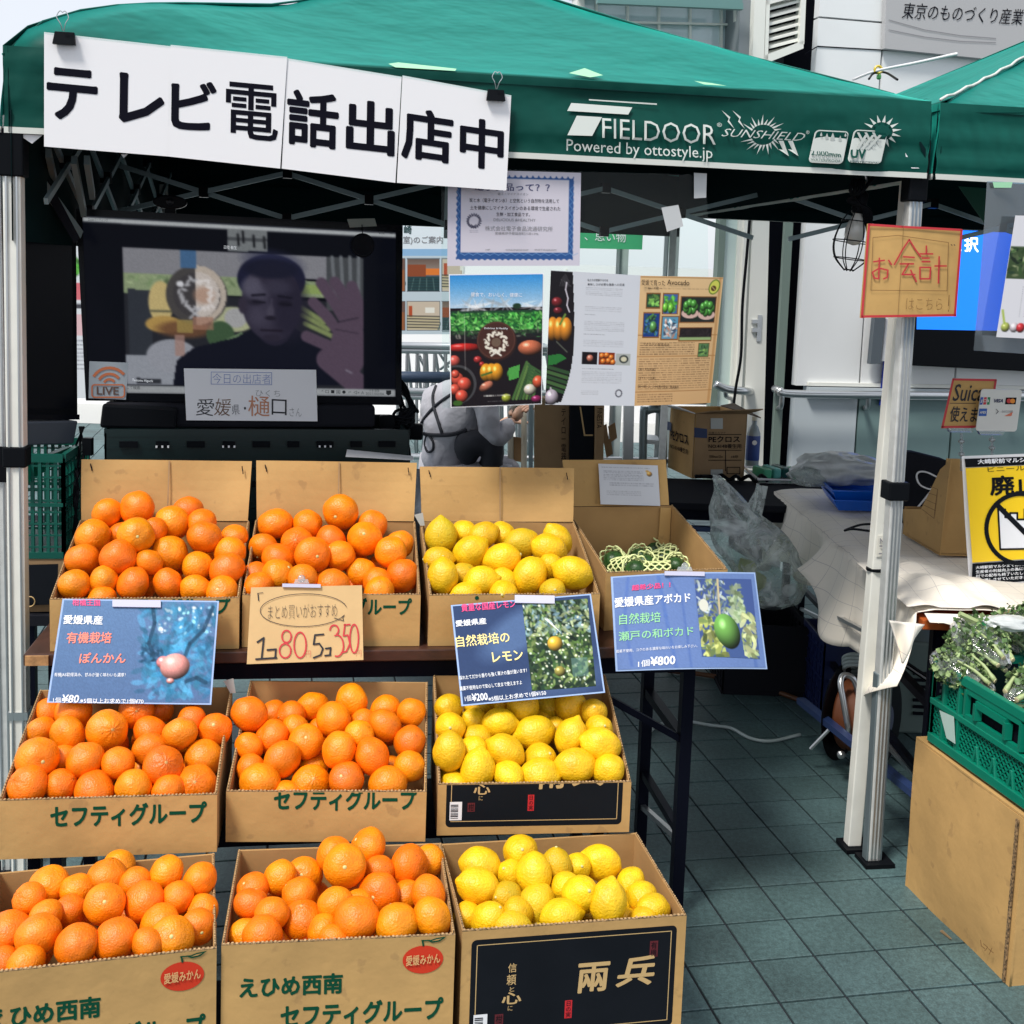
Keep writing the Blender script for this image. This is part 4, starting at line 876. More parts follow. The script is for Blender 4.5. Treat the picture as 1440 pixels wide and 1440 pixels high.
def place_box(k, kind, org, sc, items, under=(4, 3), lowoff=.052):
    L, u, n, w, d, hf, hb, b = FR[k][:8]
    up_ = k[0] == 'B'
    pA = L+n*.04+ZA*(hf+(.008 if not up_ else .012)); pB = L+n*(d-.05)+ZA*(hb+(.004 if not up_ else .035))
    nn = u.cross(pB-pA).normalized(); pl = (pA, nn); S = []
    for it in items:
        x, y = org[0]+it[0]/sc, org[1]+it[1]/sc; r = it[2]/sc; rb = (it[3] if len(it) > 3 and it[3] else it[2])/sc
        ang = it[4] if len(it) > 4 else None; flag = it[5] if len(it) > 5 else ''
        p = PL(x, y, pl); dist = (p-CAMP).dot(FW); R0 = (r+rb)/2*dist/F_PX
        R0 = max(.022 if kind == 'lemon' else .026, min(.045, R0)); S.append([p, R0, r/rb if rb else 1, ang, flag, (x, y), (r+rb)/2])
    md = sorted(a[1] for a in S)[len(S)//2]
    for a in S: a[1] = max(.88*md, min(1.14*md, a[1]))
    # slide along the sight lines until neighbours no longer overlap too much
    for _ in range(60):
        for i in range(len(S)):
            for j in range(i+1, len(S)):
                a, c = S[i], S[j]; v = c[0]-a[0]; dd = v.length; need = (a[1]+c[1])*.93
                if dd < need and dd > 1e-5:
                    da, dc = (a[0]-CAMP).normalized(), (c[0]-CAMP).normalized(); f_, bk = (a, c) if (a[0]-CAMP).length < (c[0]-CAMP).length else (c, a)
                    f_, bk = (a, c) if a[5][1]+ a[6]*.4 > c[5][1]+c[6]*.4 else (c, a)
                    m_ = (need-dd)*.30; f_[0] = f_[0]-(f_[0]-CAMP).normalized()*m_; bk[0] = bk[0]+(bk[0]-CAMP).normalized()*m_
        for a in S:
            v = (a[0]-L).dot(n); lo, hi = a[1]*.80+.004, d-a[1]*.9-.004
            if v < lo: a[0] = a[0]+(a[0]-CAMP).normalized()*(lo-v)*.7
            if v > hi: a[0] = a[0]-(a[0]-CAMP).normalized()*(v-hi)*.7
    for a in S:
        v = (a[0]-L).dot(n); lo = a[1]*1.0+.008
        if v < lo: a[0] = a[0]+(a[0]-CAMP).normalized()*((lo-v)/max(.5, (a[0]-CAMP).normalized().dot(n)))
    # the rows for the labels
    order = sorted(S, key=lambda a: (a[0]-L).dot(n), reverse=True); nr = 4 if len(S) > 17 else 3
    rows = [order[i*len(S)//nr:(i+1)*len(S)//nr] for i in range(nr)]; rn_ = ['back row', 'row behind the middle', 'row before the middle', 'front row'] if nr == 4 else ['back row', 'middle row', 'front row']
    fruit = 'orange' if kind == 'orange' else 'lemon'; ms, bs = (ORM, ORB) if kind == 'orange' else (LEMM, LEB)
    onames = ['leftmost', 'second from left', 'third from left', 'fourth from left', 'fifth from left', 'sixth from left', 'seventh from left', 'eighth from left', 'ninth from left', 'tenth from left']
    for ri, row in enumerate(rows):
        row.sort(key=lambda a: (a[0]-L).dot(u))
        for ci, a in enumerate(row):
            p, R0, asp, ang, flag, xy, _r = a; i = random.randrange(len(ms)); me, top = ms[i]
            extra = 'greenish ' if i % 4 == 3 and kind == 'lemon' else ''
            o = bpy.data.objects.new(fruit, me); COL.objects.link(o)
            tag(o, '%s%s, %s of the %s, %s %s box' % (extra, fruit, onames[min(ci, 9)], rn_[ri], BLAB[k], fruit), fruit, '%ss in the %s box' % (fruit, BLAB[k]))
            o.location = p; o.scale = (R0*1.05,)*3
            view = (CAMP-p).normalized(); right = RT
            if kind == 'lemon':
                if ang is not None:
                    upv = view.cross(right); ax = (right*math.cos(math.radians(ang))+(-RT.cross(view)*-1)*math.sin(math.radians(ang)))
                    ax = right*math.cos(math.radians(ang))+UPV*math.sin(math.radians(ang)); ax = (ax-view*random.uniform(-.15, .35)).normalized()
                    if random.random() < .5: ax = -ax
                    s_ = 1/math.sqrt(1.15); o.scale = (R0*1.0,)*3
                else: ax = (view*random.uniform(.5, 1)+Vector((random.uniform(-1, 1), random.uniform(-.5, .5), random.uniform(-.6, .6)))).normalized(); o.scale = (R0*1.02,)*3
                if flag == 'c': ax = (view+RT*random.uniform(-.3, .3)+UPV*random.uniform(-.25, .2)).normalized(); o.scale = (R0,)*3
            else:
                ax = Vector((random.uniform(-1, 1), random.uniform(-1, .6), random.uniform(-1, 1))).normalized()
                if flag == 'c': ax = (view*1.0+RT*random.uniform(-.5, .5)+UPV*random.uniform(-.4, .4)).normalized()
                elif ax.dot(view) > .75: ax = (ax-view).normalized()
            o.rotation_mode = 'QUATERNION'; qq = ax.to_track_quat('Z', 'Y'); from_spin = Matrix.Rotation(random.uniform(0, 6.28), 4, 'Z').to_quaternion(); o.rotation_quaternion = qq @ from_spin
            if flag == 'c' or random.random() < .35:
                bt = bpy.data.objects.new('stem_button', bs[i]); COL.objects.link(bt); bt.parent = o
    # the layer underneath, glimpsed through the gaps
    nx, ny = under
    for iy in range(ny):
        for ix in range(nx):
            s_ = (ix+.5)/nx+random.uniform(-.03, .03); t_ = (iy+.5)/ny+random.uniform(-.04, .04); r0 = .034 if kind == 'orange' else .029
            q = L+u*(r0+.006+(w-2*r0-.012)*s_)+n*(r0+.008+(d-2*r0-.016)*t_)+ZA*(hf+(hb-hf)*t_-lowoff-(.02 if not up_ else .01)-random.uniform(0, .008)); i = random.randrange(len(ms))
            if q.z < L.z+r0: q.z = L.z+r0+.004
            o = bpy.data.objects.new(fruit, ms[i][0]); COL.objects.link(o); tag(o, '%s half hidden under others in the %s %s box' % (fruit, BLAB[k], fruit), fruit, 'hidden %ss in the %s box' % (fruit, BLAB[k]))
            o.location = q; o.scale = (r0,)*3; o.rotation_euler = [random.uniform(0, 6.28) for _ in range(3)]
Z_ = None
place_box('T1', 'orange', (60, 620), 4.8, [(435, 488, 100), (637, 455, 112), (980, 470, 100), (1070, 560, 100), (1290, 650, 92), (340, 650, 118), (540, 635, 95), (630, 640, 115, Z_, Z_, 'c'), (755, 610, 70), (875, 555, 113), (1095, 650, 112),
 (1265, 755, 105, Z_, Z_, 'c'), (270, 805, 112), (510, 790, 118), (715, 825, 95), (860, 760, 120), (1045, 850, 100), (1245, 870, 120), (215, 970, 103), (415, 940, 95), (610, 965, 113), (845, 965, 105), (1030, 1000, 100), (1210, 1020, 108, Z_, Z_, 'c'), (400, 1075, 95)])
place_box('T2', 'orange', (330, 620), 4.8, [(275, 560, 115), (490, 565, 98), (715, 480, 115, Z_, Z_, 'c'), (930, 570, 100), (195, 720, 100), (420, 690, 105, Z_, Z_, 'c'), (650, 680, 110), (880, 660, 112, Z_, Z_, 'c'), (1110, 700, 100), (300, 800, 115),
 (525, 770, 117, Z_, Z_, 'c'), (710, 775, 100), (1055, 750, 105), (150, 910, 80), (295, 910, 112), (460, 930, 95), (860, 890, 105), (1135, 910, 112), (165, 985, 85), (660, 980, 115), (960, 950, 90), (975, 1020, 105)])
place_box('T3', 'lemon', (570, 620), 4.8, [(240, 645, 115, 103, 90), (395, 620, 75, 75), (525, 640, 95, 85, 30), (655, 630, 70, 70), (785, 690, 112, 95, 10), (1025, 670, 110, 88, -60), (440, 750, 118, 100, 35), (970, 730, 112, 98, -20), (225, 800, 95, 75, 0),
 (650, 800, 145, 105, 15), (255, 915, 110, 102, 90), (510, 945, 110, 88, 10), (840, 910, 122, 108, 60), (1130, 890, 120, 105, -20), (400, 915, 75, 60), (665, 950, 70, 55), (985, 850, 65, 60), (410, 1040, 98, 72, 5), (660, 1040, 102, 102, None, 'c'), (995, 1020, 98, 85, None, 'c')], (4, 3), .045)
place_box('M1', 'orange', (0, 940), 4.3636, [(295, 275, 80), (450, 270, 110), (840, 260, 105, Z_, Z_, 'c'), (975, 270, 65), (1175, 320, 90), (1320, 375, 98, Z_, Z_, 'c'), (250, 390, 95), (415, 405, 112), (655, 380, 122, Z_, Z_, 'c'), (925, 390, 105), (1105, 400, 103),
 (230, 555, 130, Z_, Z_, 'c'), (1250, 550, 115), (385, 560, 65), (525, 565, 112), (725, 580, 98), (920, 500, 105), (1000, 600, 118, Z_, Z_, 'c'), (170, 720, 120), (375, 720, 100), (580, 760, 128), (820, 730, 108), (1030, 750, 75), (1200, 720, 130, Z_, Z_, 'c')])
place_box('M2', 'orange', (300, 940), 4.3636, [(370, 280, 62), (480, 290, 60), (610, 235, 100), (850, 200, 105), (1060, 260, 95), (1215, 270, 80), (220, 280, 110), (505, 370, 85), (740, 320, 110), (920, 340, 75), (1050, 350, 105), (1205, 450, 98),
 (220, 480, 75), (360, 420, 103), (570, 450, 103, Z_, Z_, 'c'), (895, 410, 60), (770, 500, 110), (975, 540, 113), (425, 560, 115), (610, 620, 90), (1205, 600, 95), (230, 620, 95), (285, 700, 120), (600, 710, 118, Z_, Z_, 'c'), (815, 680, 105, Z_, Z_, 'c'), (1070, 710, 115), (450, 780, 60)])
place_box('M3', 'lemon', (590, 940), 4.3636, [(180, 240, 88, 78), (360, 225, 85, 80), (500, 215, 60, 55), (635, 230, 102, 96, 90), (785, 235, 65, 65), (925, 240, 100, 98, 90), (1070, 270, 75, 72), (190, 365, 100, 92, None, 'c'), (340, 330, 62, 60), (490, 335, 102, 84, 0),
 (705, 395, 128, 96, 10), (825, 380, 62, 72), (930, 420, 108, 88, 70), (1100, 370, 72, 50), (360, 430, 76, 80), (185, 510, 110, 92, 90), (330, 500, 65, 60), (525, 510, 114, 95, -30), (1110, 470, 124, 92, -20), (735, 560, 100, 95), (955, 600, 120, 105, 0), (355, 620, 115, 100, 80),
 (1155, 625, 105, 87), (200, 670, 80, 65), (545, 660, 92, 85), (740, 660, 126, 92, 5), (215, 725, 80, 60)], (4, 3), .045)
place_box('B1', 'orange', (0, 1180), 4.3636, [(730, 170, 100), (1020, 210, 108), (1225, 255, 110), (180, 370, 95), (300, 290, 125), (660, 240, 118), (470, 310, 95), (830, 270, 90), (885, 385, 122), (1090, 360, 90), (1245, 440, 80), (280, 470, 95), (430, 440, 100),
 (640, 400, 118, Z_, Z_, 'c'), (45, 570, 132), (235, 590, 140), (980, 520, 120), (1215, 540, 108, Z_, Z_, 'c'), (470, 650, 128), (710, 620, 148), (905, 650, 80), (1055, 610, 130, Z_, Z_, 'c'), (160, 770, 122), (15, 770, 90)])
place_box('B2', 'orange', (300, 1150), 4.0, [(870, 165, 105), (680, 210, 100), (740, 270, 135, Z_, Z_, 'c'), (930, 300, 75), (1100, 270, 120), (1215, 240, 78), (220, 400, 80), (375, 335, 95), (510, 330, 105, Z_, Z_, 'c'), (215, 490, 100), (485, 440, 105), (690, 490, 100),
 (930, 430, 118, Z_, Z_, 'c'), (1085, 440, 60), (1210, 430, 105), (810, 500, 60), (330, 540, 90), (505, 580, 115), (620, 640, 60), (810, 570, 125), (1230, 560, 112), (1030, 600, 120), (680, 690, 90), (180, 665, 92), (275, 665, 112)])
place_box('B3', 'lemon', (610, 1150), 3.892, [(475, 190, 108, 100, None, 'c'), (255, 260, 116, 82, -10), (670, 270, 98, 78, 90), (785, 270, 72, 66), (915, 245, 118, 104, -20), (550, 310, 118, 108, 90), (420, 310, 65, 60), (1080, 350, 80, 72),
 (245, 375, 128, 105, -15), (400, 430, 82, 75), (720, 380, 62, 55), (800, 420, 102, 95), (1140, 430, 92, 82, None, 'c'), (955, 460, 128, 112, 80), (560, 480, 112, 96, 60), (300, 560, 102, 84), (460, 520, 60, 62), (1200, 500, 92, 74), (190, 540, 76, 80), (700, 540, 112, 84, 10), (430, 600, 110, 72, 0), (1150, 575, 80, 50)], (4, 3), .045)
# ---------------------------------------------------------------- avocados in foam nets
M_AVO = mat('avocado_skin', lin((40, 74, 34)), .4, var=.4, vscale=60, bump=.6, bscale=160); M_NET = mat('foam_net', (.70, .76, .36), .6)
def avocado(x, y, r, ax, lab, L=.062):
    r *= 1.15; pl = (FR['T4'][0]+ZA*.10, Vector((0, 0, 1))); p = PL(x, y, pl); ax = Vector(ax).normalized(); a = thing('avocado', lab, 'avocado', p-ZA*.03, 'netted avocados in the cardboard box')
    prof = [(.001, -L*.62), (r*.55, -L*.54), (r*.9, -L*.3), (r, 0), (r*.85, L*.32), (r*.6, L*.55), (r*.25, L*.68), (.001, L*.70)]
    obj('flesh', lathe(p, prof, 20, ax), M_AVO, a, smooth=True)
    s = ax.orthogonal().normalized(); t = ax.cross(s); mb = MB()
    for ring in range(7):
        z = -L*.5+ring*L*.165; rr = r*(1.06 if ring < 5 else .99+.05*(ring-4)); pts = []
        for i in range(36):
            ph = 2*math.pi*i/36; zz = z+.0045*(1 if (i+ring*2) % 4 < 2 else -1); pts.append(p+ax*zz+(s*math.cos(ph)+t*math.sin(ph))*rr)
        mb.add(tube(pts, .0026, 5, closed=True))
    obj('foam_net', mb.vf, M_NET, a, smooth=True); return a
AV = [(868, 772, .030, (.5, -.3, .7), 'netted avocado lying at the back left of the avocado box'), (905, 772, .028, (1, .2, .25), 'netted avocado on its side in the middle of the avocado box'),
 (945, 768, .030, (.9, -.3, .2), 'dark netted avocado at the back right of the avocado box'), (866, 792, .030, (-.5, -.6, .5), 'netted avocado against the left wall of the avocado box'),
 (898, 788, .028, (.1, -.75, .65), 'upright netted avocado with its tip showing in the avocado box'), (934, 788, .029, (.8, .4, .3), 'netted avocado right of the upright one in the avocado box'),
 (962, 784, .029, (.7, -.7, .1), 'netted avocado touching the right wall of the avocado box'), (893, 806, .029, (0, -.7, .7), 'netted avocado at the front of the avocado box'), (925, 808, .028, (.9, -.1, .1), 'netted avocado just behind the clip of the avocado sign')]
AV += [(882, 764, .027, (.3, -.2, .9), 'netted avocado behind the others near the back wall of the avocado box'), (926, 776, .027, (-.8, -.4, .3), 'netted avocado tilted left in the centre of the avocado box'),
 (880, 800, .027, (.6, -.7, .3), 'netted avocado low at the front left of the avocado box'), (948, 799, .027, (.1, -.8, .5), 'netted avocado low at the front right of the avocado box'), (912, 797, .026, (-.5, -.5, .6), 'netted avocado half under its neighbours in the avocado box')]
for a in AV: avocado(*a)
L, u, n, w, d, hf, hb, b = FR['T4'][:8]
obj('inner_flap', prism([L+u*(w-.045)+n*(d-.012)+ZA*.01, L+u*(w-.008)+n*(d-.012)+ZA*.01, L+u*(w-.008)+n*(d-.012)+ZA*(hb-.004), L+u*(w-.04)+n*(d-.012)+ZA*(hb-.004)], -n*.004), M_CARD, b)
for j in range(2):
    nw = tag(obj('newspaper', sheet([L+u*(.01+.2*j)+n*.12+ZA*.075, L+u*(.1+.2*j)+n*.12+ZA*.09, L+u*(.1+.2*j)+n*.03+ZA*.095, L+u*(.01+.2*j)+n*.03+ZA*.08], .001, 8, 8, lambda a, c: .012*math.sin(a*9+c*7))
     , mat('newsprint', (.5, .5, .5), .8, var=.6, vscale=200)), ['crumpled newspaper at the left of the avocado box', 'crumpled newspaper at the right of the avocado box'][j], 'newspaper')
# ---------------------------------------------------------------- what carries the boxes
def folding_table(label, A, u, n, L, W_, z, wood, legs=True, name='folding_table'):
    t = thing(name, label, 'table', (A+u*L/2+n*W_/2)*1, None); t.location.z = 0
    A = Vector((A.x, A.y, 0))
    obj('tabletop', box(A+u*L/2+n*W_/2+ZA*(z-.028), L, W_, .028, u, n), wood, t, bevel=.003)
    obj('apron_rail', box(A+u*L/2+n*.04+ZA*(z-.075), L-.1, .025, .045, u, n), M_BLACKM, t); obj('apron_rail', box(A+u*L/2+n*(W_-.04)+ZA*(z-.075), L-.1, .025, .045, u, n), M_BLACKM, t)
    for s in (.06, L-.06):
        for v in (.05, W_-.05): obj('leg', box(A+u*s+n*v, .03, .03, z-.03, u, n), M_BLACKM, t)
        obj('stretcher', bar(A+u*s+n*.05+ZA*.22, A+u*s+n*(W_-.05)+ZA*.22, .02), M_BLACKM, t); obj('stretcher', bar(A+u*s+n*.05+ZA*.20, A+u*s+n*(W_-.05)+ZA*.12, .014), M_STEEL, t)
        obj('brace', bar(A+u*s+ZA*(z-.26)+n*.05, A+u*(s+(.35 if s < 1 else -.35))+ZA*(z-.06)+n*.05, .016), M_BLACKM, t)
        obj('stretcher', bar(A+u*s+n*.05+ZA*(z-.26), A+u*s+n*(W_-.05)+ZA*(z-.26), .024), M_BLACKM, t)
    return t
ta = math.radians(8.5); tu, tn = Vector((math.cos(ta), math.sin(ta), 0)), Vector((-math.sin(ta), math.cos(ta), 0))
A_ = Vector((-1.075, 2.545, 0)); folding_table('brown folding table with black legs carrying the top row of fruit boxes', A_, tu, tn, 1.62, .46, .719, M_WOOD)
obj('chipped_edge', box(A_+tu*.03-tn*.003+ZA*.694, .05, .006, .022, tu, tn), mat('raw_wood', lin((168, 128, 84)), .8, var=.3, vscale=60), [o for o in COL.objects if o.get('label') == 'brown folding table with black legs carrying the top row of fruit boxes'][0])
for key, z, lab in (('M', .41, 'low dark bench carrying the middle row of fruit boxes'), ('B', .16, 'low dark bench carrying the bottom row of fruit boxes')):
    a, c = FR[key+'1'][0], FR[key+'3'][0]+FR[key+'3'][1]*FR[key+'3'][3]; u = Vector((c.x-a.x, c.y-a.y, 0)).normalized(); n = Vector((-u.y, u.x, 0)); Lb = (c-a).length-.02
    t = thing('display_bench', lab, 'bench', (a.x+Lb/2, a.y+.2, 0)); a = Vector((a.x, a.y, 0))+u*.01+n*.05
    obj('bench_top', box(a+u*Lb/2+n*.13+ZA*(z-.02), Lb, .26, .0185, u, n), M_BLACKM, t)
    for s in (.04, Lb-.04):
        for v in (.03, .23): obj('leg', box(a+u*s+n*v, .025, .025, z-.02, u, n), M_BLACKM, t)
# ================================================================ BANNER OVER THE STALL
VP2 = (TFL-N1*.016, -N1)
SH = [((62, 45), (240, 65), (237, 220), (62, 206), [('テ', 66, 93, 138, 100, 166, 'L'), ('レ', 168, 101, 232, 110, 171, 'R')], 'white sheet at the left end of the banner reading テレ'),
 ((240, 63), (404, 80), (394, 237), (237, 220), [('ビ', 241, 111, 305, 116, 181, ''), ('電', 318, 114, 392, 121, 193, '')], 'second banner sheet with the characters ビ電'),
 ((404, 82), (565, 108), (556, 257), (396, 237), [('話', 404, 124, 477, 133, 203, ''), ('出', 487, 138, 556, 146, 213, '')], 'third banner sheet with the characters 話出'),
 ((566, 106), (719, 134), (712, 268), (558, 257), [('店', 565, 149, 638, 160, 222, ''), ('中', 647, 163, 709, 172, 233, '')], 'last banner sheet with the characters 店中')]
for i, (a, b, c, d, ch, lab) in enumerate(SH):
    pl = (VP2[0]-N1*.0025*(i % 2), VP2[1]); q = quad(pl, a, b, c, d); t = thing('banner_sheet', lab, 'paper sheet', (q[2]+q[3])/2, 'lettered sheets of the banner')
    obj('sheet', sheet(q, .0006, 10, 8, lambda u, v, i=i: .0*math.sin(u*3.1+i)), M_PAPER, t, smooth=True)
    ms = .004
    obj('sleeve', sheet([q[0], q[1], q[1]*.985+q[2]*.015, q[0]*.985+q[3]*.015], .0002, 4, 1, lambda u, v: .0006), M_CLEAR, t)
    for s, x0, y0, x1, y1, yb, _ in ch:
        text(s, PL(x0, y0, pl), PL(x1, y1, pl), PL(x0-1, yb, pl), M_INK, t, bold=.014 if s in '電' else .026, lift=.0007)
def binder_clip(x, y, pl, w, lab):
    p = PL(x, y, pl); n = pl[1]; k = w/pxm(p); t = thing('binder_clip', lab, 'clip', p-ZA*k*.3); u = U1
    b = [p-u*k*.5-ZA*k*.3+n*.012, p+u*k*.5-ZA*k*.3+n*.012, p+u*k*.42+ZA*k*.28+n*.004, p-u*k*.42+ZA*k*.28+n*.004]
    obj('body', prism([b[3], b[2], b[1], b[0]], -n*.012), M_BLACKP, t, bevel=.001)
    for s in (-1, 1):
        pts = [p+u*s*k*.02+ZA*k*.28+n*.012, p+u*s*k*.12+ZA*k*.6+n*.018, p+u*s*k*.26+ZA*k*.85+n*.02, p+u*s*k*.12+ZA*k*1.12+n*.02, p-u*s*k*.02+ZA*k*1.05+n*.02]
        obj('wire_handle', tube(smooth_path(pts, 4), .0011, 6), M_STEEL, t)
binder_clip(91, 54, (VP2[0]-N1*.006, VP2[1]), 31, 'black binder clip holding the left end of the banner')
binder_clip(697, 134, (VP2[0]-N1*.006, VP2[1]), 27, 'black binder clip holding the right end of the banner')
# ================================================================ SIGNS HANGING ON THE BOXES
def fplane(k, off=.012, tilt=0, top=None):
    L, u, n = FR[k][:3]; a = math.radians(tilt); return (L-n*off+ZA*(FR[k][5]), (-n*math.cos(a)+ZA*math.sin(a)).normalized())
def clear_clip(x, y, w, pl, lab, knob=True, h=8):
    t = thing('clear_clip', lab, 'clip', PL(x, y, pl)); n = pl[1]; 
    obj('jaw', prism(quad((pl[0]+n*.006, n), (x-w/2, y-h/2), (x+w/2, y-h/2+1), (x+w/2, y+h/2+1), (x-w/2, y+h/2)), -n*.004), mat('label_lilac', (.52, .52, .66), .25), t)
    if knob: obj('knob', lathe(PL(x, y-h/2-7, (pl[0], n)), [(.004, -.004), (.0085, -.003), (.0085, .003), (.004, .004)], 14, n), M_CLEARP, t, smooth=True); obj('lever', prism(quad((pl[0]+n*.004, n), (x-w*.16, y-h/2-6), (x+w*.16, y-h/2-6), (x+w*.2, y-h/2), (x-w*.2, y-h/2)), -n*.003), M_CLEARP, t)
    return t
M_LAM = mat('laminate_edge', lin((150, 175, 215)), .2)
# --- ponkan
pl = fplane('T1', .02, 32); q = quad(pl, (88, 842), (308, 845), (297, 991), (66, 988)); t = thing('price_sign', 'blue laminated ponkan sign with pink fruit picture, 80 yen', 'sign', (q[2]+q[3])/2, 'laminated fruit signs')
obj('card', sheet(q, .0012), M_LAM, t)
cv = Canvas(66, 842, 308, 991, 150, 94, (48, 84, 140)); R2 = random.Random(4)
cv.grad(842, 991, (98, 130, 172), (86, 114, 156)); cv.leaves(260, 190, 846, 308, 985, 9, [(50, 130, 170), (64, 148, 190), (44, 110, 150), (84, 160, 200)], .45); cv.leaves(45, 205, 850, 306, 890, 2.4, [(210, 235, 250), (150, 210, 240)], .8, .7)  # paler than the navy print: reflected sky put into the colour
for p_ in ([(205, 846), (212, 875), (206, 905), (216, 925)], [(302, 850), (290, 885), (270, 905), (262, 930)], [(270, 960), (285, 955), (300, 962)]): cv.line(p_, 6, (34, 66, 92), .75)  # dark branches are a tree's reflection painted onto the laminate
cv.leaves(40, 196, 905, 230, 935, 4, [(30, 70, 100)], .6)
cv.ball(231, 933, 10, 9, (232, 140, 140)); cv.ball(250, 939, 23, 19, (238, 162, 154), hl=.25); cv.ball(245, 960, 6, 4, (236, 160, 155))
cv.noise(.10); qi = [bil(q, u, v) for u, v in ((.012, .015), (.988, .015), (.988, .985), (.012, .985))]; cv.mesh('picture', qi, M_PRINT, t)
T_ = lambda s, a, b, c, m, **k: ptext(s, pl, a, b, c, m, t, lift=k.pop('lift', .002), **k)
T_('柑橘王国', (102, 843), (141, 843.5), (102, 852), M_PINK, bold=.02); T_('愛媛県産', (90, 865), (145, 866), (89, 878), M_WHITEINK, bold=.02); T_('有機栽培', (95, 889), (158, 889), (93, 905), M_SALMON, bold=.02)
T_('ぽんかん', (113, 918), (178, 918), (111, 933), M_SALMON, bold=.02); T_('有機JAS取得済み、甘みが強く味わいも濃厚！', (77, 946), (177, 946.5), (76, 952.5), M_WHITEINK)
T_('1個', (75, 981), (86, 981), (75, 988), M_WHITEINK); T_('¥80', (88, 977), (112, 977), (87, 988.5), M_WHITEINK, bold=.02, shear=.1); T_('※5個以上お求めで1個¥70', (113, 982), (202, 983), (113, 989), M_WHITEINK, bold=.01)
clear_clip(192, 848, 68, pl, 'clear clip strip on top of the ponkan sign', knob=False, h=10)
# --- handwritten card
pl = fplane('T2', .02, 18); q = quad(pl, (353, 826), (509, 823), (511, 928), (347, 934)); t = thing('price_card', 'handwritten cardboard price card, one for 80 and five for 350', 'sign', (q[2]+q[3])/2)
obj('card', sheet(q, .004), mat('cardboard_pale', lin((204, 172, 122)), .8, var=.05, vscale=14, bump=.1), t)
M_REDPEN = mat('red_marker', lin((196, 52, 60)), .5); M_BLKPEN = mat('black_marker', lin((30, 30, 38)), .5)
el = [(427+61*math.cos(a), 858+23*math.sin(a)-math.cos(a)*1) for a in [math.radians(20+d) for d in range(0, 331, 10)]]; strokes('bubble', pl, [el, [el[0], (482, 868), (483, 873), (470, 869)]], .9, M_BLKPEN, t, lift=.002)
T_('まとめ買いがおすすめ', (377, 851), (474, 848), (377, 871), M_BLKPEN, bold=-.018); T_('「', (362, 834), (370, 833), (363, 845), M_BLKPEN, bold=-.01)
strokes('pen_digit', pl, [[(362, 903), (371, 897), (368, 926)], [(360, 927), (375, 926)], [(376, 914), (388, 913), (387, 925)], [(375, 926), (389, 925)]], 2.6, M_BLKPEN, t, lift=.002)
strokes('pen_digit', pl, [[(455, 892), (443, 893), (441, 906), (449, 905), (454, 912), (451, 921), (441, 925)], [(458, 912), (465, 911), (464, 921)], [(457, 922), (465, 921)]], 2.4, M_BLKPEN, t, lift=.002)
def loop(cx, cy, rx, ry, a0=0, a1=360, s=18): return [(cx+rx*math.cos(math.radians(a)), cy+ry*math.sin(math.radians(a))) for a in range(a0, a1+1, s)]
strokes('pen_digit', pl, [loop(403, 895, 6.5, 8.5), loop(401, 915, 8, 10), loop(422, 907, 8.5, 18), loop(470, 886, 6, 7, 180, 430), loop(474, 908, 9, 15, 250, 470), [(485, 878), (483, 894), (489, 893), (492, 905), (487, 916), (480, 918)], [(484, 879), (492, 878)], loop(498, 898, 6, 20)], 2.1, M_REDPEN, t, lift=.002)
for x, y in ((430, 915), (501, 914)): T_('円', (x, y), (x+7, y), (x, y+9), M_REDPEN, bold=-.02)
clear_clip(424, 823, 54, pl, 'clear clip with round knob on the handwritten price card', h=5)
# --- lemon sign
pl = fplane('T3', .03, 40); q = quad(pl, (634, 851), (831, 835), (851, 974), (649, 993)); t = thing('price_sign', 'navy laminated lemon sign with tree picture, 200 yen', 'sign', (q[2]+q[3])/2, 'laminated fruit signs')
obj('card', sheet(q, .0012), M_LAM, t)
cv = Canvas(0, 0, 200, 140, 110, 76, (52, 70, 108)); cv.ell(90, 45, 60, 26, (108, 138, 182), -28, .55, soft=.6); cv.ell(150, 120, 60, 20, (84, 108, 150), -10, .5, soft=.8); cv.noise(.05)  # soft pale ellipses paint sky glare over the navy print
qi = [bil(q, u, v) for u, v in ((.012, .015), (.988, .015), (.988, .985), (.012, .985))]; cv.mesh('print', qi, M_PRINT, t)
cv = Canvas(0, 0, 95, 125, 95, 125, (44, 62, 44)); cv.leaves(520, 0, 0, 95, 125, 5, [(60, 90, 50), (90, 120, 60), (36, 60, 44), (130, 150, 90), (28, 44, 36)], .85); cv.leaves(200, 0, 0, 95, 48, 4, [(140, 165, 150), (120, 150, 170), (170, 180, 130)], .7); cv.leaves(160, 0, 0, 95, 125, 1.3, [(225, 225, 190), (200, 215, 200)], .9, .8)
cv.poly([(30, 26), (34, 25), (52, 48)], (225, 230, 225)); cv.ball(41, 62, 11, 10.5, (214, 170, 60)); cv.ball(44, 101, 8, 7, (150, 140, 70)); cv.rect(62, 84, 86, 110, (110, 150, 150), .5)
cv.mesh('photo', quad(pl, (734, 848), (826, 842), (838, 965), (748, 972)), M_PRINT, t, lift=.0016)
T_('貴重な国産レモン', (648, 850), (724, 844), (649, 861), M_PINK, bold=.02); T_('愛媛県産', (640, 873), (683, 869), (641, 882), M_WHITEINK, bold=.02); T_('自然栽培の', (640, 895), (715, 888), (642, 911), M_CREAMINK, bold=.015); T_('レモン', (691, 918), (734, 914), (693, 932), M_CREAMINK, bold=.02)
T_('採れたてだから香りも強く果汁の量が違います！', (645, 951), (740, 940), (646, 957), M_WHITEINK, bold=.01); T_('農薬不使用なので安心して皮まで使えますよ', (646, 966), (733, 957), (647, 972), M_WHITEINK, bold=.01)
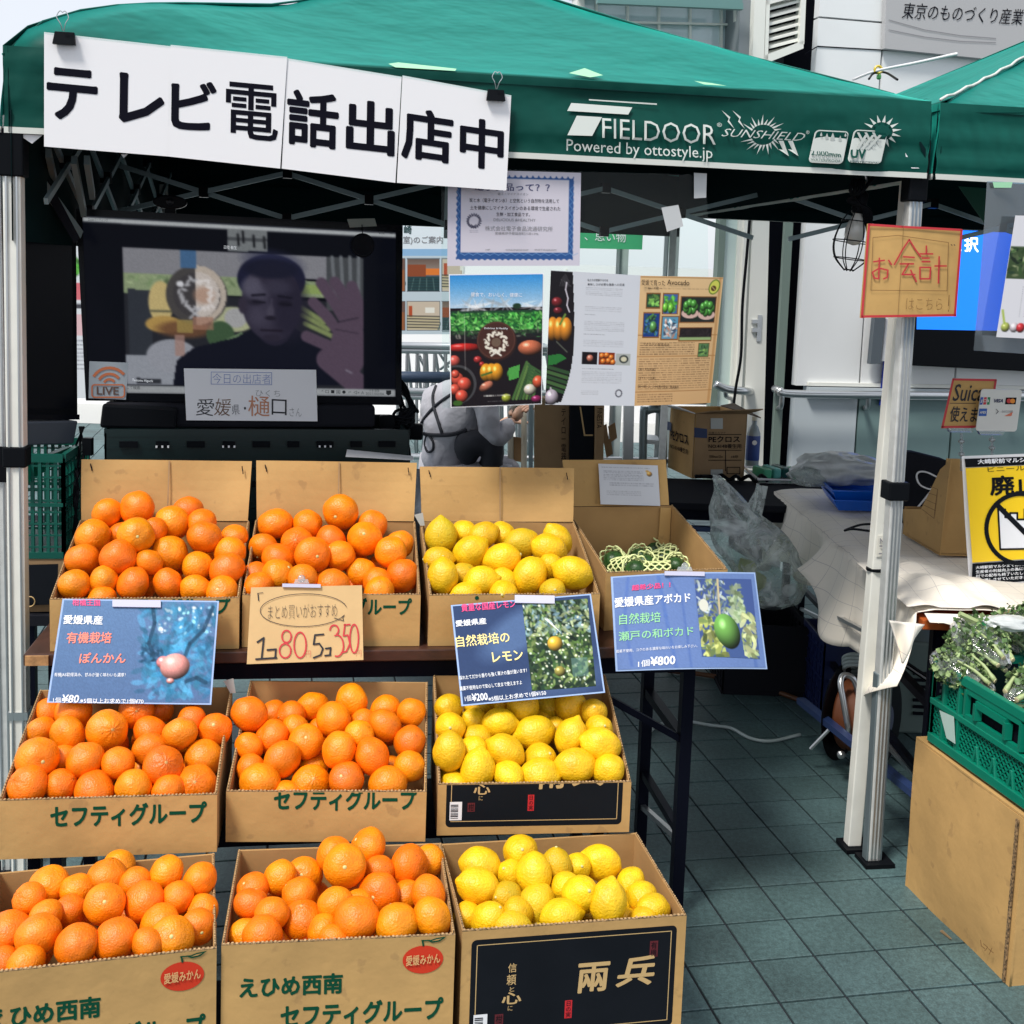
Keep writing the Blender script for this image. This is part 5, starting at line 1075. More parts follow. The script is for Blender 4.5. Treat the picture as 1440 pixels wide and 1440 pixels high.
T_('1個', (653, 979), (662, 978), (654, 987), M_WHITEINK); T_('¥200', (663, 976), (685, 974), (664, 987), M_WHITEINK, bold=.02); T_('※5個以上お求めで1個¥150', (686, 980), (767, 971), (687, 987), M_WHITEINK, bold=.01)
clear_clip(752, 842, 56, pl, 'clear clip strip on top of the lemon sign', knob=False, h=11)
# --- avocado sign (bowed)
pl = fplane('T4', .09, 25); q = quad(pl, (859, 811), (1062, 805), (1079, 941), (866, 944)); t = thing('price_sign', 'pale blue bowed laminated avocado sign, 800 yen', 'sign', (q[2]+q[3])/2, 'laminated fruit signs')
bow = lambda u, v: .028*math.sin(math.pi*u); _ex = (q[1]-q[0]); bowp = lambda p: .028*math.sin(math.pi*max(0, min(1, (p-q[0]).dot(_ex)/_ex.length_squared)))
obj('card', sheet(q, .0012, 48, 6, lambda u, v: bowp(bil(q, u, v))-.0003), M_LAM, t, smooth=True)
cv = Canvas(0, 0, 205, 135, 110, 76, (108, 134, 188)); cv.line([(60, 0), (66, 60), (75, 135)], 5, (84, 116, 184), .6); cv.line([(72, 0), (90, 40), (95, 135)], 3, (80, 110, 176), .6); cv.line([(20, 0), (12, 60), (18, 130)], 4, (84, 114, 184), .6); cv.line([(185, 30), (190, 135)], 5, (80, 110, 176), .6); cv.noise(.05)  # pale ground and darker streaks paint reflected sky and branches
qi = [bil(q, u, v) for u, v in ((.012, .015), (.988, .015), (.988, .985), (.012, .985))]; cv.mesh('print', qi, M_PRINT, t, bend=lambda u, v: bowp(bil(qi, u, v)))
cv = Canvas(0, 0, 90, 110, 95, 116, (70, 92, 150)); cv.leaves(90, 0, 55, 40, 110, 6, [(196, 200, 120), (160, 170, 90), (110, 130, 80)], .9); cv.leaves(120, 0, 0, 45, 55, 4, [(180, 190, 190), (100, 120, 130), (150, 160, 110)], .8, .35); cv.leaves(60, 50, 10, 70, 60, 6, [(170, 185, 150), (130, 150, 110)], .8, .4); cv.leaves(60, 62, 50, 88, 110, 6, [(200, 205, 150), (160, 175, 120)], .85)
cv.poly([(40, 100), (62, 60), (66, 110), (42, 110)], (72, 96, 150)); cv.line([(35, 0), (33, 50)], 3, (206, 190, 150)); cv.ball(42, 74, 19, 25, (110, 165, 80), -20, hl=.35); cv.ell(10, 38, 7, 9, (225, 225, 210))
qa = quad(pl, (970, 817), (1055, 815), (1067, 927), (981, 925)); cv.mesh('photo', qa, M_PRINT, t, lift=.0018, bend=lambda u, v: bowp(bil(qa, u, v)))
A_ = lambda s, a, b, c, m, **k: ptext(s, pl, a, b, c, m, t, lift=.0022, bend=bowp, **k)
A_('超希少品！！', (886, 824), (937, 821), (886, 832), M_PINK, bold=.03); A_('愛媛県産アボカド', (863, 841), (964, 836), (864, 855), M_WHITEINK, bold=.025); A_('自然栽培', (870, 864), (924, 862), (870, 879), M_GREENTXT, bold=.01); A_('瀬戸の和ボカド', (869, 889), (968, 883), (870, 902), M_GREENTXT, bold=.01)
A_('農薬不使用、コクのある濃厚な味わいをお楽しみ下さい。', (866, 914), (974, 908), (866, 918.5), M_WHITEINK); A_('1個', (895, 930), (910, 928), (895, 939.5), M_WHITEINK, bold=.01); A_('¥800', (911, 925), (944, 923), (911, 938), M_WHITEINK, bold=.03)
clear_clip(963, 806, 56, (pl[0]+pl[1]*.026, pl[1]), 'clear clip with round knob on the avocado sign', h=6)
# --- notice on the avocado flap
L, u, n, w, d, hf, hb, b, fq = FR['T4']; fn = qn(fq); pl = (fq[0]+fn*.011, fn); q = quad(pl, (841, 652), (925.5, 654.5), (929, 711.5), (844, 709)); t = thing('notice_sheet', 'white notice sheet with small orange picture on the avocado box flap', 'paper sheet', (q[2]+q[3])/2)
obj('sheet', sheet(q, .0005, 6, 6, lambda a, v: .004*math.sin(a*4+1)), M_PAPER, t)
cv = Canvas(841, 652, 927, 711, 90, 62, (214, 216, 224)); cv.scribble(845, 656, 915, 658, 1, (90, 90, 110)); cv.scribble(847, 661, 905, 676, 6, (110, 110, 125)); cv.scribble(855, 678, 920, 684, 2, (120, 120, 135)); cv.scribble(850, 690, 900, 698, 3, (140, 140, 150)); cv.ball(914, 665, 4, 3.6, (220, 160, 70)); cv.ell(911, 661, 2.5, 1.5, (220, 170, 90))
cv.mesh('print', q, M_PRINTM, t, bend=lambda a, v: .004*math.sin(a*4+1))
# ================================================================ FILM AND POSTERS
FPN = (TFL+N1*.035, -N1)
q = quad(FPN, (620, 236), (994, 246), (994, 322), (990, 560)); q = [PL(620, 236, FPN), PL(994, 246, FPN), PL(1000, 560, FPN), PL(622, 574, FPN)]
fm = thing('clear_film', 'clear hanging film under the valance carrying the food posters', 'film', (q[2]+q[3])/2); obj('film', sheet(q, .0006, 30, 20, lambda a, v: .004*math.sin(a*11+v*3)+.003*math.sin(v*9)), M_CLEAR, fm, smooth=True)
for pts in (((976, 243), (994, 244), (993, 278), (976, 279)), ((930, 292), (954, 288), (961, 318), (938, 326))): obj('tape', sheet(quad((FPN[0]-N1*.006, FPN[1]), *pts), .0006), mat('tape_white', (.50, .52, .53), .4), fm)
PP = (TFL+N1*.024, -N1)
def poster(lab, a, b, c, d, m=M_PAPERG, cat='poster', name='poster', bend=None, nx=6):
    q = quad(PP, a, b, c, d); t = thing(name, lab, cat, (q[2]+q[3])/2); obj('sheet', sheet(q, .0005, nx, 6, bend), m, t, smooth=True); return t, q
t, q = poster('certificate style notice with blue scalloped border, top of the film', (630, 238), (817, 243), (815, 373.6), (629, 374))
cv = Canvas(628, 240, 817, 374, 190, 134, (214, 210, 224)); cx, cy = 722, 307
cv.rect(640, 246, 807, 366, (46, 88, 150))
for i in range(20): cv.ell(643+i*8.4, 246, 3.4, 3, (214, 210, 224)); cv.ell(643+i*8.4, 368, 3.6, 3.6, (214, 210, 224))
for i in range(15): cv.ell(637.5, 250+i*8.4, 4, 3.3, (214, 210, 224)); cv.ell(810.5, 250+i*8.4, 4, 3.3, (214, 210, 224))
for i in range(14): cv.line([(646+i*12, 356), (652+i*12, 359), (658+i*12, 356)], .8, (130, 170, 215), .8)
for y0 in range(260, 350, 11): cv.line([(641, y0), (645, y0+5), (641, y0+11)], .8, (120, 165, 210), .7); cv.line([(806, y0), (801, y0+5), (806, y0+11)], .8, (120, 165, 210), .7)
cv.rect(646.5, 251, 800, 355, (214, 210, 222)); 
for r in (9.5, 8): 
    for i in range(20): a = i*math.pi/10; cv.ell(665+r*math.cos(a), 311+r*math.sin(a), 1.5, .9, (70, 70, 90), math.degrees(a)*1.7)
cv.line([(661, 316), (668, 321)], 1, (60, 60, 80)); cv.line([(668, 316), (661, 321)], 1, (60, 60, 80)); cv.scribble(659, 323, 671, 328, 2, (100, 100, 120))
cv.mesh('print', q, M_PRINT, t)
C_ = lambda s, x0, y0, x1, y1, m=M_INK, **k: ptext(s, PP, (x0, y0), (x1, y0+(x1-x0)*.012), (x0, y1), m, t, lift=.0016, **k)
C_('電子食品って？？', 667, 257, 773, 268, mat('navy_ink', lin((36, 44, 100)), .5), bold=.01); C_('電子・マイナスイオン', 700, 271, 743, 274.5, M_GREYINK)
C_('炭と水（電子イオン水）と空気という自然物を活用して', 660, 278.5, 786, 284.5); C_('土を健康にしマイナスイオンのある環境で生産された', 661, 289, 788, 295); C_('生鮮・加工食品です。', 698, 298.5, 745, 304)
C_('DELICIOUS &HEALTHY', 694, 307, 753, 311, M_GREYINK); C_('株式会社電子食品流通研究所', 682, 317.5, 777, 324.5, M_GREYINK); C_('愛媛県伊予郡砥部町川井1396', 696, 326, 757, 330, M_GREYINK)
C_('HP', 683, 350, 689, 352.4, M_GREYINK); C_('ONLINESHOP', 711, 350, 743, 352.4, M_GREYINK); C_('INSTAGRAM', 752, 350, 782, 352.4, M_GREYINK)
# veg poster painter
def veg(cv, x0, y0, x1, y1, seed=5):
    R3 = np.random.RandomState(seed)
t, q = poster('poster with blue sky, crop field and dark heap of vegetables', (631, 385.7), (764.6, 384), (762, 568.5), (633.7, 573.6))
cv = Canvas(631, 385, 764, 573, 118, 168, (30, 26, 30))
cv.grad(385, 432, (52, 148, 222), (186, 214, 236)); cv.leaves(26, 631, 424, 764, 434, 14, [(230, 236, 240), (205, 222, 236)], .5, .12); cv.ell(727, 430, 6, 4, (30, 60, 40)); cv.line([(727, 430), (727, 438)], 1, (30, 50, 36))
cv.rect(631, 436, 764, 439, (30, 66, 46)); cv.rect(631, 439, 764, 470, (34, 96, 44)); cv.leaves(620, 631, 440, 764, 468, 3, [(60, 150, 60), (90, 180, 80), (24, 80, 40), (130, 200, 110)], .9); cv.rect(631, 464, 764, 480, (34, 34, 36), .7); cv.leaves(70, 631, 462, 764, 482, 3, [(60, 110, 60), (20, 30, 30), (140, 140, 130)], .8)
cv.rect(631, 476, 764, 573, (28, 22, 28)); cv.ball(650, 488, 26, 6, (188, 40, 36)); cv.ball(747, 491, 18, 11, (198, 110, 78)); cv.ball(670, 506, 6, 5, (170, 50, 50)); cv.ball(636, 507, 8, 8, (210, 90, 80)); cv.ball(676, 513, 4, 4, (160, 40, 40))
cv.ell(640, 541, 28, 28, (70, 70, 74)); cv.ell(638, 542, 26, 26, (24, 20, 22))
for x, y, r in ((640, 533, 9), (650, 541, 10), (636, 548, 8), (646, 558, 9), (637, 526, 6)): cv.ball(x, y, r, r, (216, 84, 66))
for dx in (-8, 0, 8): cv.ball(690+dx, 525, 9, 13, (222, 150, 40))
cv.line([(676, 529), (690, 525)], 3, (70, 110, 50)); cv.ball(682, 545, 11, 6, (196, 120, 96), -30)
for k in range(7): cv.line([(722+k*5, 565), (742+k*2.6, 512+k*3)], 4, [(74, 110, 60), (96, 130, 70), (54, 86, 50)][k % 3])
for k in range(5): cv.line([(745, 516+k*5), (764, 528+k*5)], 3.5, (60, 96, 56))
cv.ball(722, 528, 9, 8, (70, 150, 70)); cv.poly([(716, 520), (732, 515), (730, 534), (716, 538)], (80, 165, 76)); cv.ball(747, 552, 9, 8, (215, 208, 190)); cv.ball(759, 541, 8, 9, (210, 90, 60)); cv.ball(757, 566, 8, 5, (140, 40, 90)); cv.ball(712, 563, 7, 6, (160, 170, 60)); cv.ell(640, 568, 7, 4, (60, 100, 40))
cv.ell(698, 481, 29, 28, (48, 30, 28)); cv.ell(697, 479, 28, 27, (88, 54, 46)); cv.ell(697, 479, 26, 25, (72, 42, 36)); cv.ell(697, 482, 7, 6.5, (112, 92, 78))
for i in range(30): a = i*2*math.pi/30; r = 14+2.5*math.sin(i*2.1); cv.ell(697+r*math.cos(a), 482+r*.95*math.sin(a), 3, 1.8, (236, 230, 214), i*47, 1)
for i in range(14): a = i*2*math.pi/14+.2; cv.ell(697+19*math.cos(a)*.9, 482+18*math.sin(a)*.9, 1.2, .8, (60, 36, 30))
cv.line([(690, 491), (704, 501)], 2.4, (240, 236, 224)); cv.line([(704, 491), (690, 501)], 2.4, (240, 236, 224)); cv.line([(651, 440), (652, 520)], .9, (220, 220, 210), .5)
cv.scribble(678, 557, 718, 561, 1, (235, 235, 230), .2, .9); cv.scribble(684, 566, 708, 568, 1, (220, 220, 220), .2, .7)
cv.noise(.08); cv.mesh('print', [bil(q, u, v) for u, v in ((.01, .008), (.99, .008), (.99, .992), (.01, .992))], M_PRINT, t)
C_('健食で、おいしく、健康に', 662, 411, 734, 417, M_WHITEINK)
C_('Delicious & Healthy', 681, 460, 714, 463.5, M_WHITEINK)
t, q = poster('white brochure page with curved dark vegetable strip at its left', (774.6, 380), (902, 387.5), (892, 570.7), (766.6, 569))
cv = Canvas(767, 380, 902, 570, 128, 170, (212, 216, 224)); xs = lambda y: 802+4*math.sin((y-400)/60)-(max(0, y-480)/90)**2*14+(0 if y > 440 else (440-y)*-.02)
cv.poly([(767, 380)]+[(xs(y), y) for y in range(380, 571, 6)]+[(767, 570)], (24, 20, 26)); 
for k in range(9): cv.line([(789+k*.8, 384+k*1.4), (783+k*1.3, 392+k*.7), (781+k*2.1, 401)], .5, (150, 150, 150), .5)
cv.line([(791, 396), (790, 406), (794, 418), (793, 428), (797, 437)], 2, (206, 200, 210)); cv.ball(778, 424, 8, 7, (120, 34, 40)); cv.ball(780, 436, 7, 5, (110, 30, 40))
for dx in (-10, 0, 10): cv.ball(783+dx, 462, 9, 17, (222, 140, 44))
cv.line([(784, 455), (791, 441)], 3, (110, 140, 60)); cv.poly([(769, 500), (786, 497), (796, 503), (780, 512), (768, 514)], (44, 120, 56)); cv.line([(780, 480), (796, 494)], 2, (120, 130, 110), .6)
for k in range(5): cv.line([(768, 516+k*7), (800-k*1.5, 524+k*7)], 5, [(50, 80, 50), (70, 104, 60)][k % 2])
cv.ball(776, 559, 10, 11, (186, 176, 190)); cv.line([(774, 546), (776, 553)], 2.5, (190, 180, 190))
cv.poly([(xs(y), y) for y in range(380, 571, 6)]+[(860, 570), (860, 380)], (212, 216, 224))
for y, nrow, w_ in ((400, 5, 55), (427, 3, 55), (448, 6, 60), (475, 4, 60), (520, 7, 60), (548, 3, 26)):
    cv.scribble(820, y, 820+w_, y+nrow*2.6, nrow, (150, 152, 160), .1, .55)
cv.scribble(820, 438, 836, 441, 1, (110, 110, 120)); cv.scribble(820, 466, 852, 469, 1, (110, 110, 120)); cv.scribble(820, 516, 868, 518.5, 1, (100, 100, 110))
cv.rect(819, 493, 842, 511, (24, 18, 24)); cv.ball(831, 502, 5, 5, (200, 120, 100)); cv.rect(844, 493, 868, 511, (130, 50, 20))
for x, y in ((849, 498), (856, 497), (863, 500), (851, 506), (859, 505), (866, 507)): cv.ball(x, y, 4, 4, (226, 120, 44))
cv.rect(870, 494, 892, 511, (176, 180, 176)); cv.ell(882, 502, 7, 6, (60, 66, 64)); cv.ell(882, 502, 4.5, 3.6, (214, 208, 180))
for i in range(16): a = i*math.pi/8; cv.ell(877+4.5*math.cos(a), 552+5*math.sin(a), 1.1, .8, (60, 60, 70))
cv.mesh('print', q, M_PRINT, t); 
C_('私たちが提案するのは', 826, 392, 855, 395.5, M_INK); C_('美味しさが必要な健康への近道', 826, 398, 878, 401.5, M_INK)
t, q = poster('beige avocado poster with framed orchard pictures at the right of the film', (900.5, 387.7), (1017, 390), (998.7, 566.5), (892, 570.7), nx=12, bend=lambda u, v: .006*math.sin(u*3.1))
cv = Canvas(892, 388, 1012, 570, 118, 170, (212, 176, 128)); cv.grad(388, 570, (222, 188, 140), (206, 166, 118))
for y in (389, 470, 500, 550): cv.rect(892, y, 1012, y+1.2, (150, 104, 60), .8)
cv.rect(1006, 388, 1010, 570, (176, 128, 76), .6)
def pic(x0, y0, x1, y1, c0, c1, ls): cv.rect(x0-1.5, y0-1.5, x1+1.5, y1+1.5, (130, 84, 44)); cv.rect(x0, y0, x1, y1, c0); cv.leaves(46, x0+3, y0+3, x1-3, y1-3, 3.2, ls, .9); cv.rect(x0-1.5, y1, x1+1.5, y1+1.5, (130, 84, 44))
pic(903, 413, 921, 432, (40, 70, 50), 0, [(130, 190, 90), (60, 100, 60)]); pic(927, 413, 947, 440, (60, 100, 160), 0, [(70, 150, 60), (100, 180, 70)]); pic(953, 417, 1004, 452, (34, 40, 38), 0, [(30, 50, 36)]); pic(900, 440, 922, 473, (26, 60, 130), 0, [(60, 110, 150), (30, 60, 60), (70, 120, 60)]); pic(927, 445, 950, 476, (90, 150, 180), 0, [(190, 140, 120), (60, 70, 90), (210, 220, 225)]); pic(954, 461, 1002, 478, (34, 28, 30), 0, [(40, 34, 36)])
cv.rect(954, 474, 1002, 478, (150, 176, 120))
for bx_, by_ in ((967, 432), (992, 434)):
    cv.ell(bx_, by_+8, 13, 7, (214, 180, 168)); 
    for i in range(7): a = i*.9; cv.ball(bx_+7*math.cos(a), by_+6*math.sin(a)-1, 4.5, 6, (76, 150, 60))
cv.ball(930, 432, 4, 7, (110, 190, 60)); cv.ball(938, 433, 4, 7, (110, 190, 60)); cv.ball(914, 459, 5, 8, (90, 150, 80)); cv.rect(984, 482, 1001, 503, (110, 84, 50)); cv.rect(985, 483, 1000, 502, (90, 130, 80)); cv.leaves(30, 987, 485, 998, 500, 3, [(130, 170, 90), (60, 90, 60)], .8)
cv.scribble(896, 480, 978, 499, 6, (60, 44, 34), .2, .7); cv.scribble(896, 503, 1004, 548, 14, (70, 50, 38), .2, .6); cv.scribble(896, 553, 950, 566, 4, (60, 44, 34), .2, .6); cv.scribble(903, 404, 1000, 407, 1, (90, 70, 50), .2, .5)
cv.ell(1000, 402, 8, 11, (70, 110, 30), 20); cv.ell(1000, 402, 6.6, 9.6, (206, 206, 90), 20); cv.ell(999, 404, 4, 4, (90, 60, 30)); cv.line([(997, 402), (1001, 406)], .8, (240, 230, 150))
cv.mesh('print', q, M_PRINT, t, bend=lambda u, v: .006*math.sin(u*3.1))
C_('愛媛で育った Avocado', 903, 393, 960, 401, M_INK, lift=.008) if False else ptext('愛媛で育った', PP, (901, 393), (934, 394), (901, 401), M_INK, t, lift=.009)
ptext('Avocado', PP, (937, 393), (968, 394), (937, 400.5), M_INK, t, lift=.009); ptext('〜 Seto の国 〜', PP, (905, 403), (930, 404), (905, 406.5), M_INK, t, lift=.009)
ptext('【食べ方豆知識】', PP, (897, 517), (920, 517.3), (897, 521), M_INK, t, lift=.009); ptext('【ダイエット効果】', PP, (897, 529), (920, 529.3), (897, 533), M_INK, t, lift=.009); ptext('【食べ頃】は、この状態が目安、常温保存', PP, (896, 541), (953, 541.5), (896, 545), M_INK, t, lift=.009)
ptext('アボカドの栽培方法', PP, (903, 482), (940, 482.4), (903, 486), M_INK, t, lift=.009)
# --- second film at the far right
q = [P(1388, 255, 2.9), P(1560, 262, 2.95), P(1560, 505, 2.95), P(1369, 493, 2.9)]
f2 = thing('clear_film', 'second clear film hanging under the right tent with a vegetable leaflet', 'film', (q[2]+q[3])/2); obj('film', sheet(q, .0006, 20, 12, lambda a, v: .004*math.sin(a*11+v*3)), film_mat('blue_film', (.45, .62, .75), .3, .08), f2, smooth=True)
obj('tape', sheet([P(1396, 256, 2.89), P(1424, 256, 2.89), P(1422, 264, 2.89), P(1398, 264, 2.89)], .001), M_TAPE, f2)
pl2 = (P(1400, 400, 2.88), Vector((0, -1, 0))); q = quad(pl2, (1428, 303), (1570, 306), (1560, 482), (1401, 474)); t = thing('leaflet', 'white leaflet with vegetable pictures on the right film', 'leaflet', (q[2]+q[3])/2)
obj('sheet', sheet(q, .0006), M_PAPERG, t)
cv = Canvas(0, 0, 155, 175, 110, 124, (220, 220, 226)); cv.rect(0, 44, 155, 90, (60, 80, 50)); cv.leaves(220, 0, 46, 155, 88, 5, [(110, 130, 90), (60, 90, 50), (150, 160, 120), (30, 50, 36)], .9)
for x, c in ((10, (170, 180, 90)), (22, (210, 200, 205)), (31, (196, 50, 56)), (45, (90, 150, 60)), (60, (220, 120, 60)), (80, (80, 140, 60))): cv.ball(x, 160, 6, 7, c)
cv.line([(8, 155), (3, 136)], 3, (170, 190, 90)); cv.line([(42, 155), (40, 140)], 4, (80, 150, 60))
for k in range(4): cv.scribble(26+k*7, 100, 28+k*7, 145, 14, (120, 120, 130))
cv.mesh('print', q, M_PRINT, t)
gs = thing('green_flag', 'green flag with white lettering hanging inside the second tent', 'flag', P(1360, 320, 4.2)); pl3 = (P(1350, 290, 4.2), Vector((0, -1, 0)))
obj('cloth', sheet(quad(pl3, (1348, 262), (1440, 268), (1440, 300), (1390, 322)), .003), mat('flag_green', lin((20, 84, 66)), .6), gs)
# ================================================================ CASH DESK SIGN ON THE POLE
pl = (ra+rd*1.7-N1*.05, (-N1+Vector((-.05, 0, 0))).normalized()); q = quad(pl, (1220.5, 314.5), (1353, 323), (1343, 445), (1210, 447)); t = thing('cash_desk_sign', 'handwritten cardboard cash desk sign with red border on the right tent pole', 'sign', (q[2]+q[3])/2)
obj('card', sheet(q, .004, 8, 4, lambda u, v: -.004*abs(u-.45)), mat('cardboard_sign', lin((198, 158, 96)), .8, var=.06, vscale=20), t)
S_ = lambda L, w, m: strokes('pen_stroke', pl, L, w, m, t, lift=.003)
S_([[(1221.5, 316), (1211.5, 446)], [(1212, 445), (1343, 443)], [(1342, 444), (1351.5, 324)], [(1351, 323.5), (1268, 319)], [(1268, 319), (1222, 316)]], 3.2, M_REDPEN)
S_([[(1227, 334), (1262, 331), (1333, 341), (1331, 409), (1224, 408), (1227, 334)]], .7, mat('pencil', lin((120, 84, 44)), .7)); S_([[(1270, 317), (1262, 445)]], .5, MATS['pencil'])
S_([[(1228, 368), (1243, 366)], [(1236, 363), (1235, 392), (1229, 391), (1226, 383), (1236, 377), (1248, 380), (1247, 390), (1242, 392)], [(1249, 366), (1253, 372)]], 2.1, M_REDPEN)
S_([[(1278, 337), (1268, 352), (1257, 372)], [(1278, 337), (1286, 350), (1294, 361)], [(1270, 361), (1285, 362)], [(1265, 371), (1284, 371)], [(1277, 371), (1268, 386), (1286, 386)], [(1280, 380), (1288, 396)]], 2.1, M_REDPEN)
S_([[(1302, 346), (1302, 356)], [(1293, 357), (1311, 357)], [(1296, 363), (1306, 363)], [(1296, 368), (1307, 368)], [(1293, 376), (1308, 376), (1307, 392), (1293, 392), (1293, 376)], [(1314, 374), (1330, 374)], [(1320, 361), (1319, 398)]], 2.1, M_REDPEN)
ptext('はこちら', pl, (1274, 419), (1325, 420), (1273, 435), MATS['pencil'], t, bold=-.02, lift=.0032); S_([[(1334, 415), (1333, 430)], [(1333, 436), (1333, 438)]], .9, MATS['pencil']); S_([[(1337, 344), (1338, 345)], [(1341, 344), (1342, 345)]], 1.2, M_BLKPEN)
# ================================================================ TELEVISION
TVP = vplane(112, 3.35, 565, 3.58, 430); tn_ = TVP[1] if TVP[1].dot(CAMP-TVP[0]) > 0 else -TVP[1]; TVP = (TVP[0], tn_)
tvc = quad(TVP, (107, 293), (566, 316.6), (564, 569.5), (121, 563)); tvb = (tvc[2]+tvc[3])/2
tv = thing('television', 'large flat television showing a video call with a waving man', 'television', tvb)
obj('casing', prism(tvc, -tn_*.05), M_BLACKP, tv, bevel=.006)
M_BEZ = mat('bezel_gloss', (.005, .006, .009), .2, spec=.12)
def ring(q, k): return [q[0]*(1-k)+q[2]*k, q[1]*(1-k)+q[3]*k, q[2]*(1-k)+q[0]*k, q[3]*(1-k)+q[1]*k]
sc = quad((TVP[0]+tn_*.001, tn_), (116, 303), (556.5, 326.5), (556, 558), (125, 552))
for i in range(4):
    a, b, c, d = tvc[i], tvc[(i+1) % 4], sc[(i+1) % 4], sc[i]; obj('bezel', prism([a+tn_*.002, b+tn_*.002, c+tn_*.002, d+tn_*.002], tn_*.004), M_BEZ, tv)
cv = Canvas(0, 0, 440, 250, 260, 148, (7, 10, 20))
def K(x, y): yt = 303+.0533*(x-116); yb = 552+.0139*(x-116); return ((x-116)*440/440.5, (y-yt)/(yb-yt)*250)
def kr(x0, y0, x1, y1, c, a=1): cv.poly([K(x0, y0), K(x1, y0+(x1-x0)*.045), K(x1, y1+(x1-x0)*.02), K(x0, y1)], c, a)
def ke(x, y, rx, ry, c, ang=0, a=1, soft=None): X, Y = K(x, y); cv.ell(X, Y, rx, ry*1.02, c, ang, a, soft)
def kl(p, w, c, a=1): cv.line([K(*q) for q in p], w, c, a)
cv.rect(0, 2, 440, 8.5, (168, 174, 176)); 
kr(168, 347, 508, 386, (126, 126, 134)); kr(168, 382, 508, 412, (136, 158, 104)); cv.leaves(90, *K(168, 386), *K(505, 412), 5, [(110, 150, 80), (160, 180, 120), (90, 120, 70)], .6, .3)
kr(168, 410, 508, 540, (34, 36, 44)); kr(173, 405, 206, 500, (44, 50, 60)); ke(218, 424, 17, 30, (206, 176, 92)); kl([(204, 436), (240, 437)], 3, (90, 90, 60)); ke(222, 455, 26, 12, (196, 146, 50)); ke(250, 462, 38, 12, (120, 70, 36), 0, .9, .5)
kr(168, 498, 236, 540, (140, 146, 158)); ke(232, 500, 36, 24, (142, 146, 158)); kr(236, 470, 250, 500, (170, 120, 104), .8); ke(318, 448, 32, 18, (170, 176, 120)); ke(322, 446, 16, 14, (160, 160, 160)); ke(300, 470, 20, 20, (56, 92, 52)); kl([(282, 492), (330, 468)], 4, (110, 150, 90)); 
ke(268, 414, 43, 42, (70, 66, 64)); cv.poly([K(267+42*math.sin(math.radians(a)), 414-42*math.cos(math.radians(a))) for a in range(0, 181, 10)], (186, 168, 148)); ke(268, 414, 33, 32, (62, 58, 60)); cv.poly([K(267+33*math.sin(math.radians(a)), 414-33*math.cos(math.radians(a))) for a in range(0, 181, 10)], (196, 182, 170)); ke(278, 414, 14, 12, (186, 128, 94), 0, .7, .6)
Rw = random.Random(8)
for i in range(30):
    a = i*2*math.pi/30; r = 22+Rw.uniform(-4, 4); x, y = 268+r*math.cos(a), 414+r*math.sin(a); ke(x, y, 4.5, 2, (176, 176, 182) if x < 267 else (222, 212, 206), Rw.uniform(0, 180), .9)
kl([(256, 432), (272, 446)], 3, (170, 170, 176)); kl([(272, 432), (258, 446)], 3, (170, 170, 176)); ke(245, 398, 5, 4, (206, 206, 212)); kr(246, 351, 268, 376, (48, 98, 152)); kr(240, 448, 262, 466, (170, 140, 50), .8); kr(262, 444, 290, 462, (176, 110, 80), .7)
kr(454, 360, 508, 436, (66, 70, 74)); [kl([(462+i*13, 361), (468+i*11, 436)], 5, (104, 110, 116)) for i in range(4)]
kr(414, 398, 452, 412, (140, 170, 70)); [kl([(414+i*4, 430+i*12), (450+i*6, 452+i*10)], 7, (126, 144, 72)) for i in range(3)]; ke(432, 496, 22, 10, (196, 170, 80), 25); ke(446, 498, 12, 9, (176, 84, 50), 25)
cv.poly([K(x, y) for x, y in ((232, 541), (238, 506), (262, 488), (320, 474), (352, 458), (404, 458), (432, 478), (470, 500), (508, 541))], (14, 17, 34)); 
ke(377, 452, 28, 34, (34, 30, 52)); ke(374, 392, 49, 36, (22, 24, 56)); ke(376, 368, 38, 16, (34, 38, 78), 8, .7, .8); ke(374, 424, 43, 56, (46, 40, 62)); ke(332, 428, 6, 12, (48, 40, 60)); ke(345, 400, 12, 14, (84, 80, 104), 30, .75, .7); ke(362, 438, 20, 26, (60, 54, 78), 0, .6, .7)
ke(400, 430, 26, 46, (32, 28, 50), 0, .75, .6); ke(374, 377, 40, 14, (20, 22, 46), 0, .9, .35); ke(350, 407, 17, 12, (80, 76, 100), 20, .8, .9); ke(384, 403, 18, 10, (56, 52, 76), 0, .7, .9); ke(352, 444, 12, 12, (66, 60, 84), 0, .6, .9); ke(372, 438, 5, 10, (78, 72, 94), 0, .7, .8); ke(350, 424, 10, 4.5, (30, 26, 42), 0, .7, .7); ke(393, 426, 10, 4.5, (24, 20, 36), 0, .7, .7); kl([(346, 414), (364, 413)], 3.2, (20, 17, 34)); kl([(384, 415), (402, 418)], 3.2, (20, 17, 34)); kl([(348, 423), (364, 424)], 2.4, (18, 15, 30)); kl([(386, 426), (402, 428)], 2.4, (18, 15, 30)); kl([(374, 420), (372, 443)], 2.6, (64, 58, 80), .8); ke(372, 446, 8, 3.4, (30, 25, 42)); kl([(358, 463), (388, 464)], 3, (28, 20, 36)); ke(373, 474, 13, 5, (40, 34, 54))
hand = (84, 62, 84); [kl(p, w, hand) for p, w in (([(480, 500), (452, 484), (424, 472)], 17), ([(474, 470), (455, 445), (434, 424)], 16), ([(484, 455), (466, 425), (446, 397)], 17), ([(492, 450), (482, 418), (466, 396)], 17), ([(502, 455), (500, 425), (491, 402)], 17))]
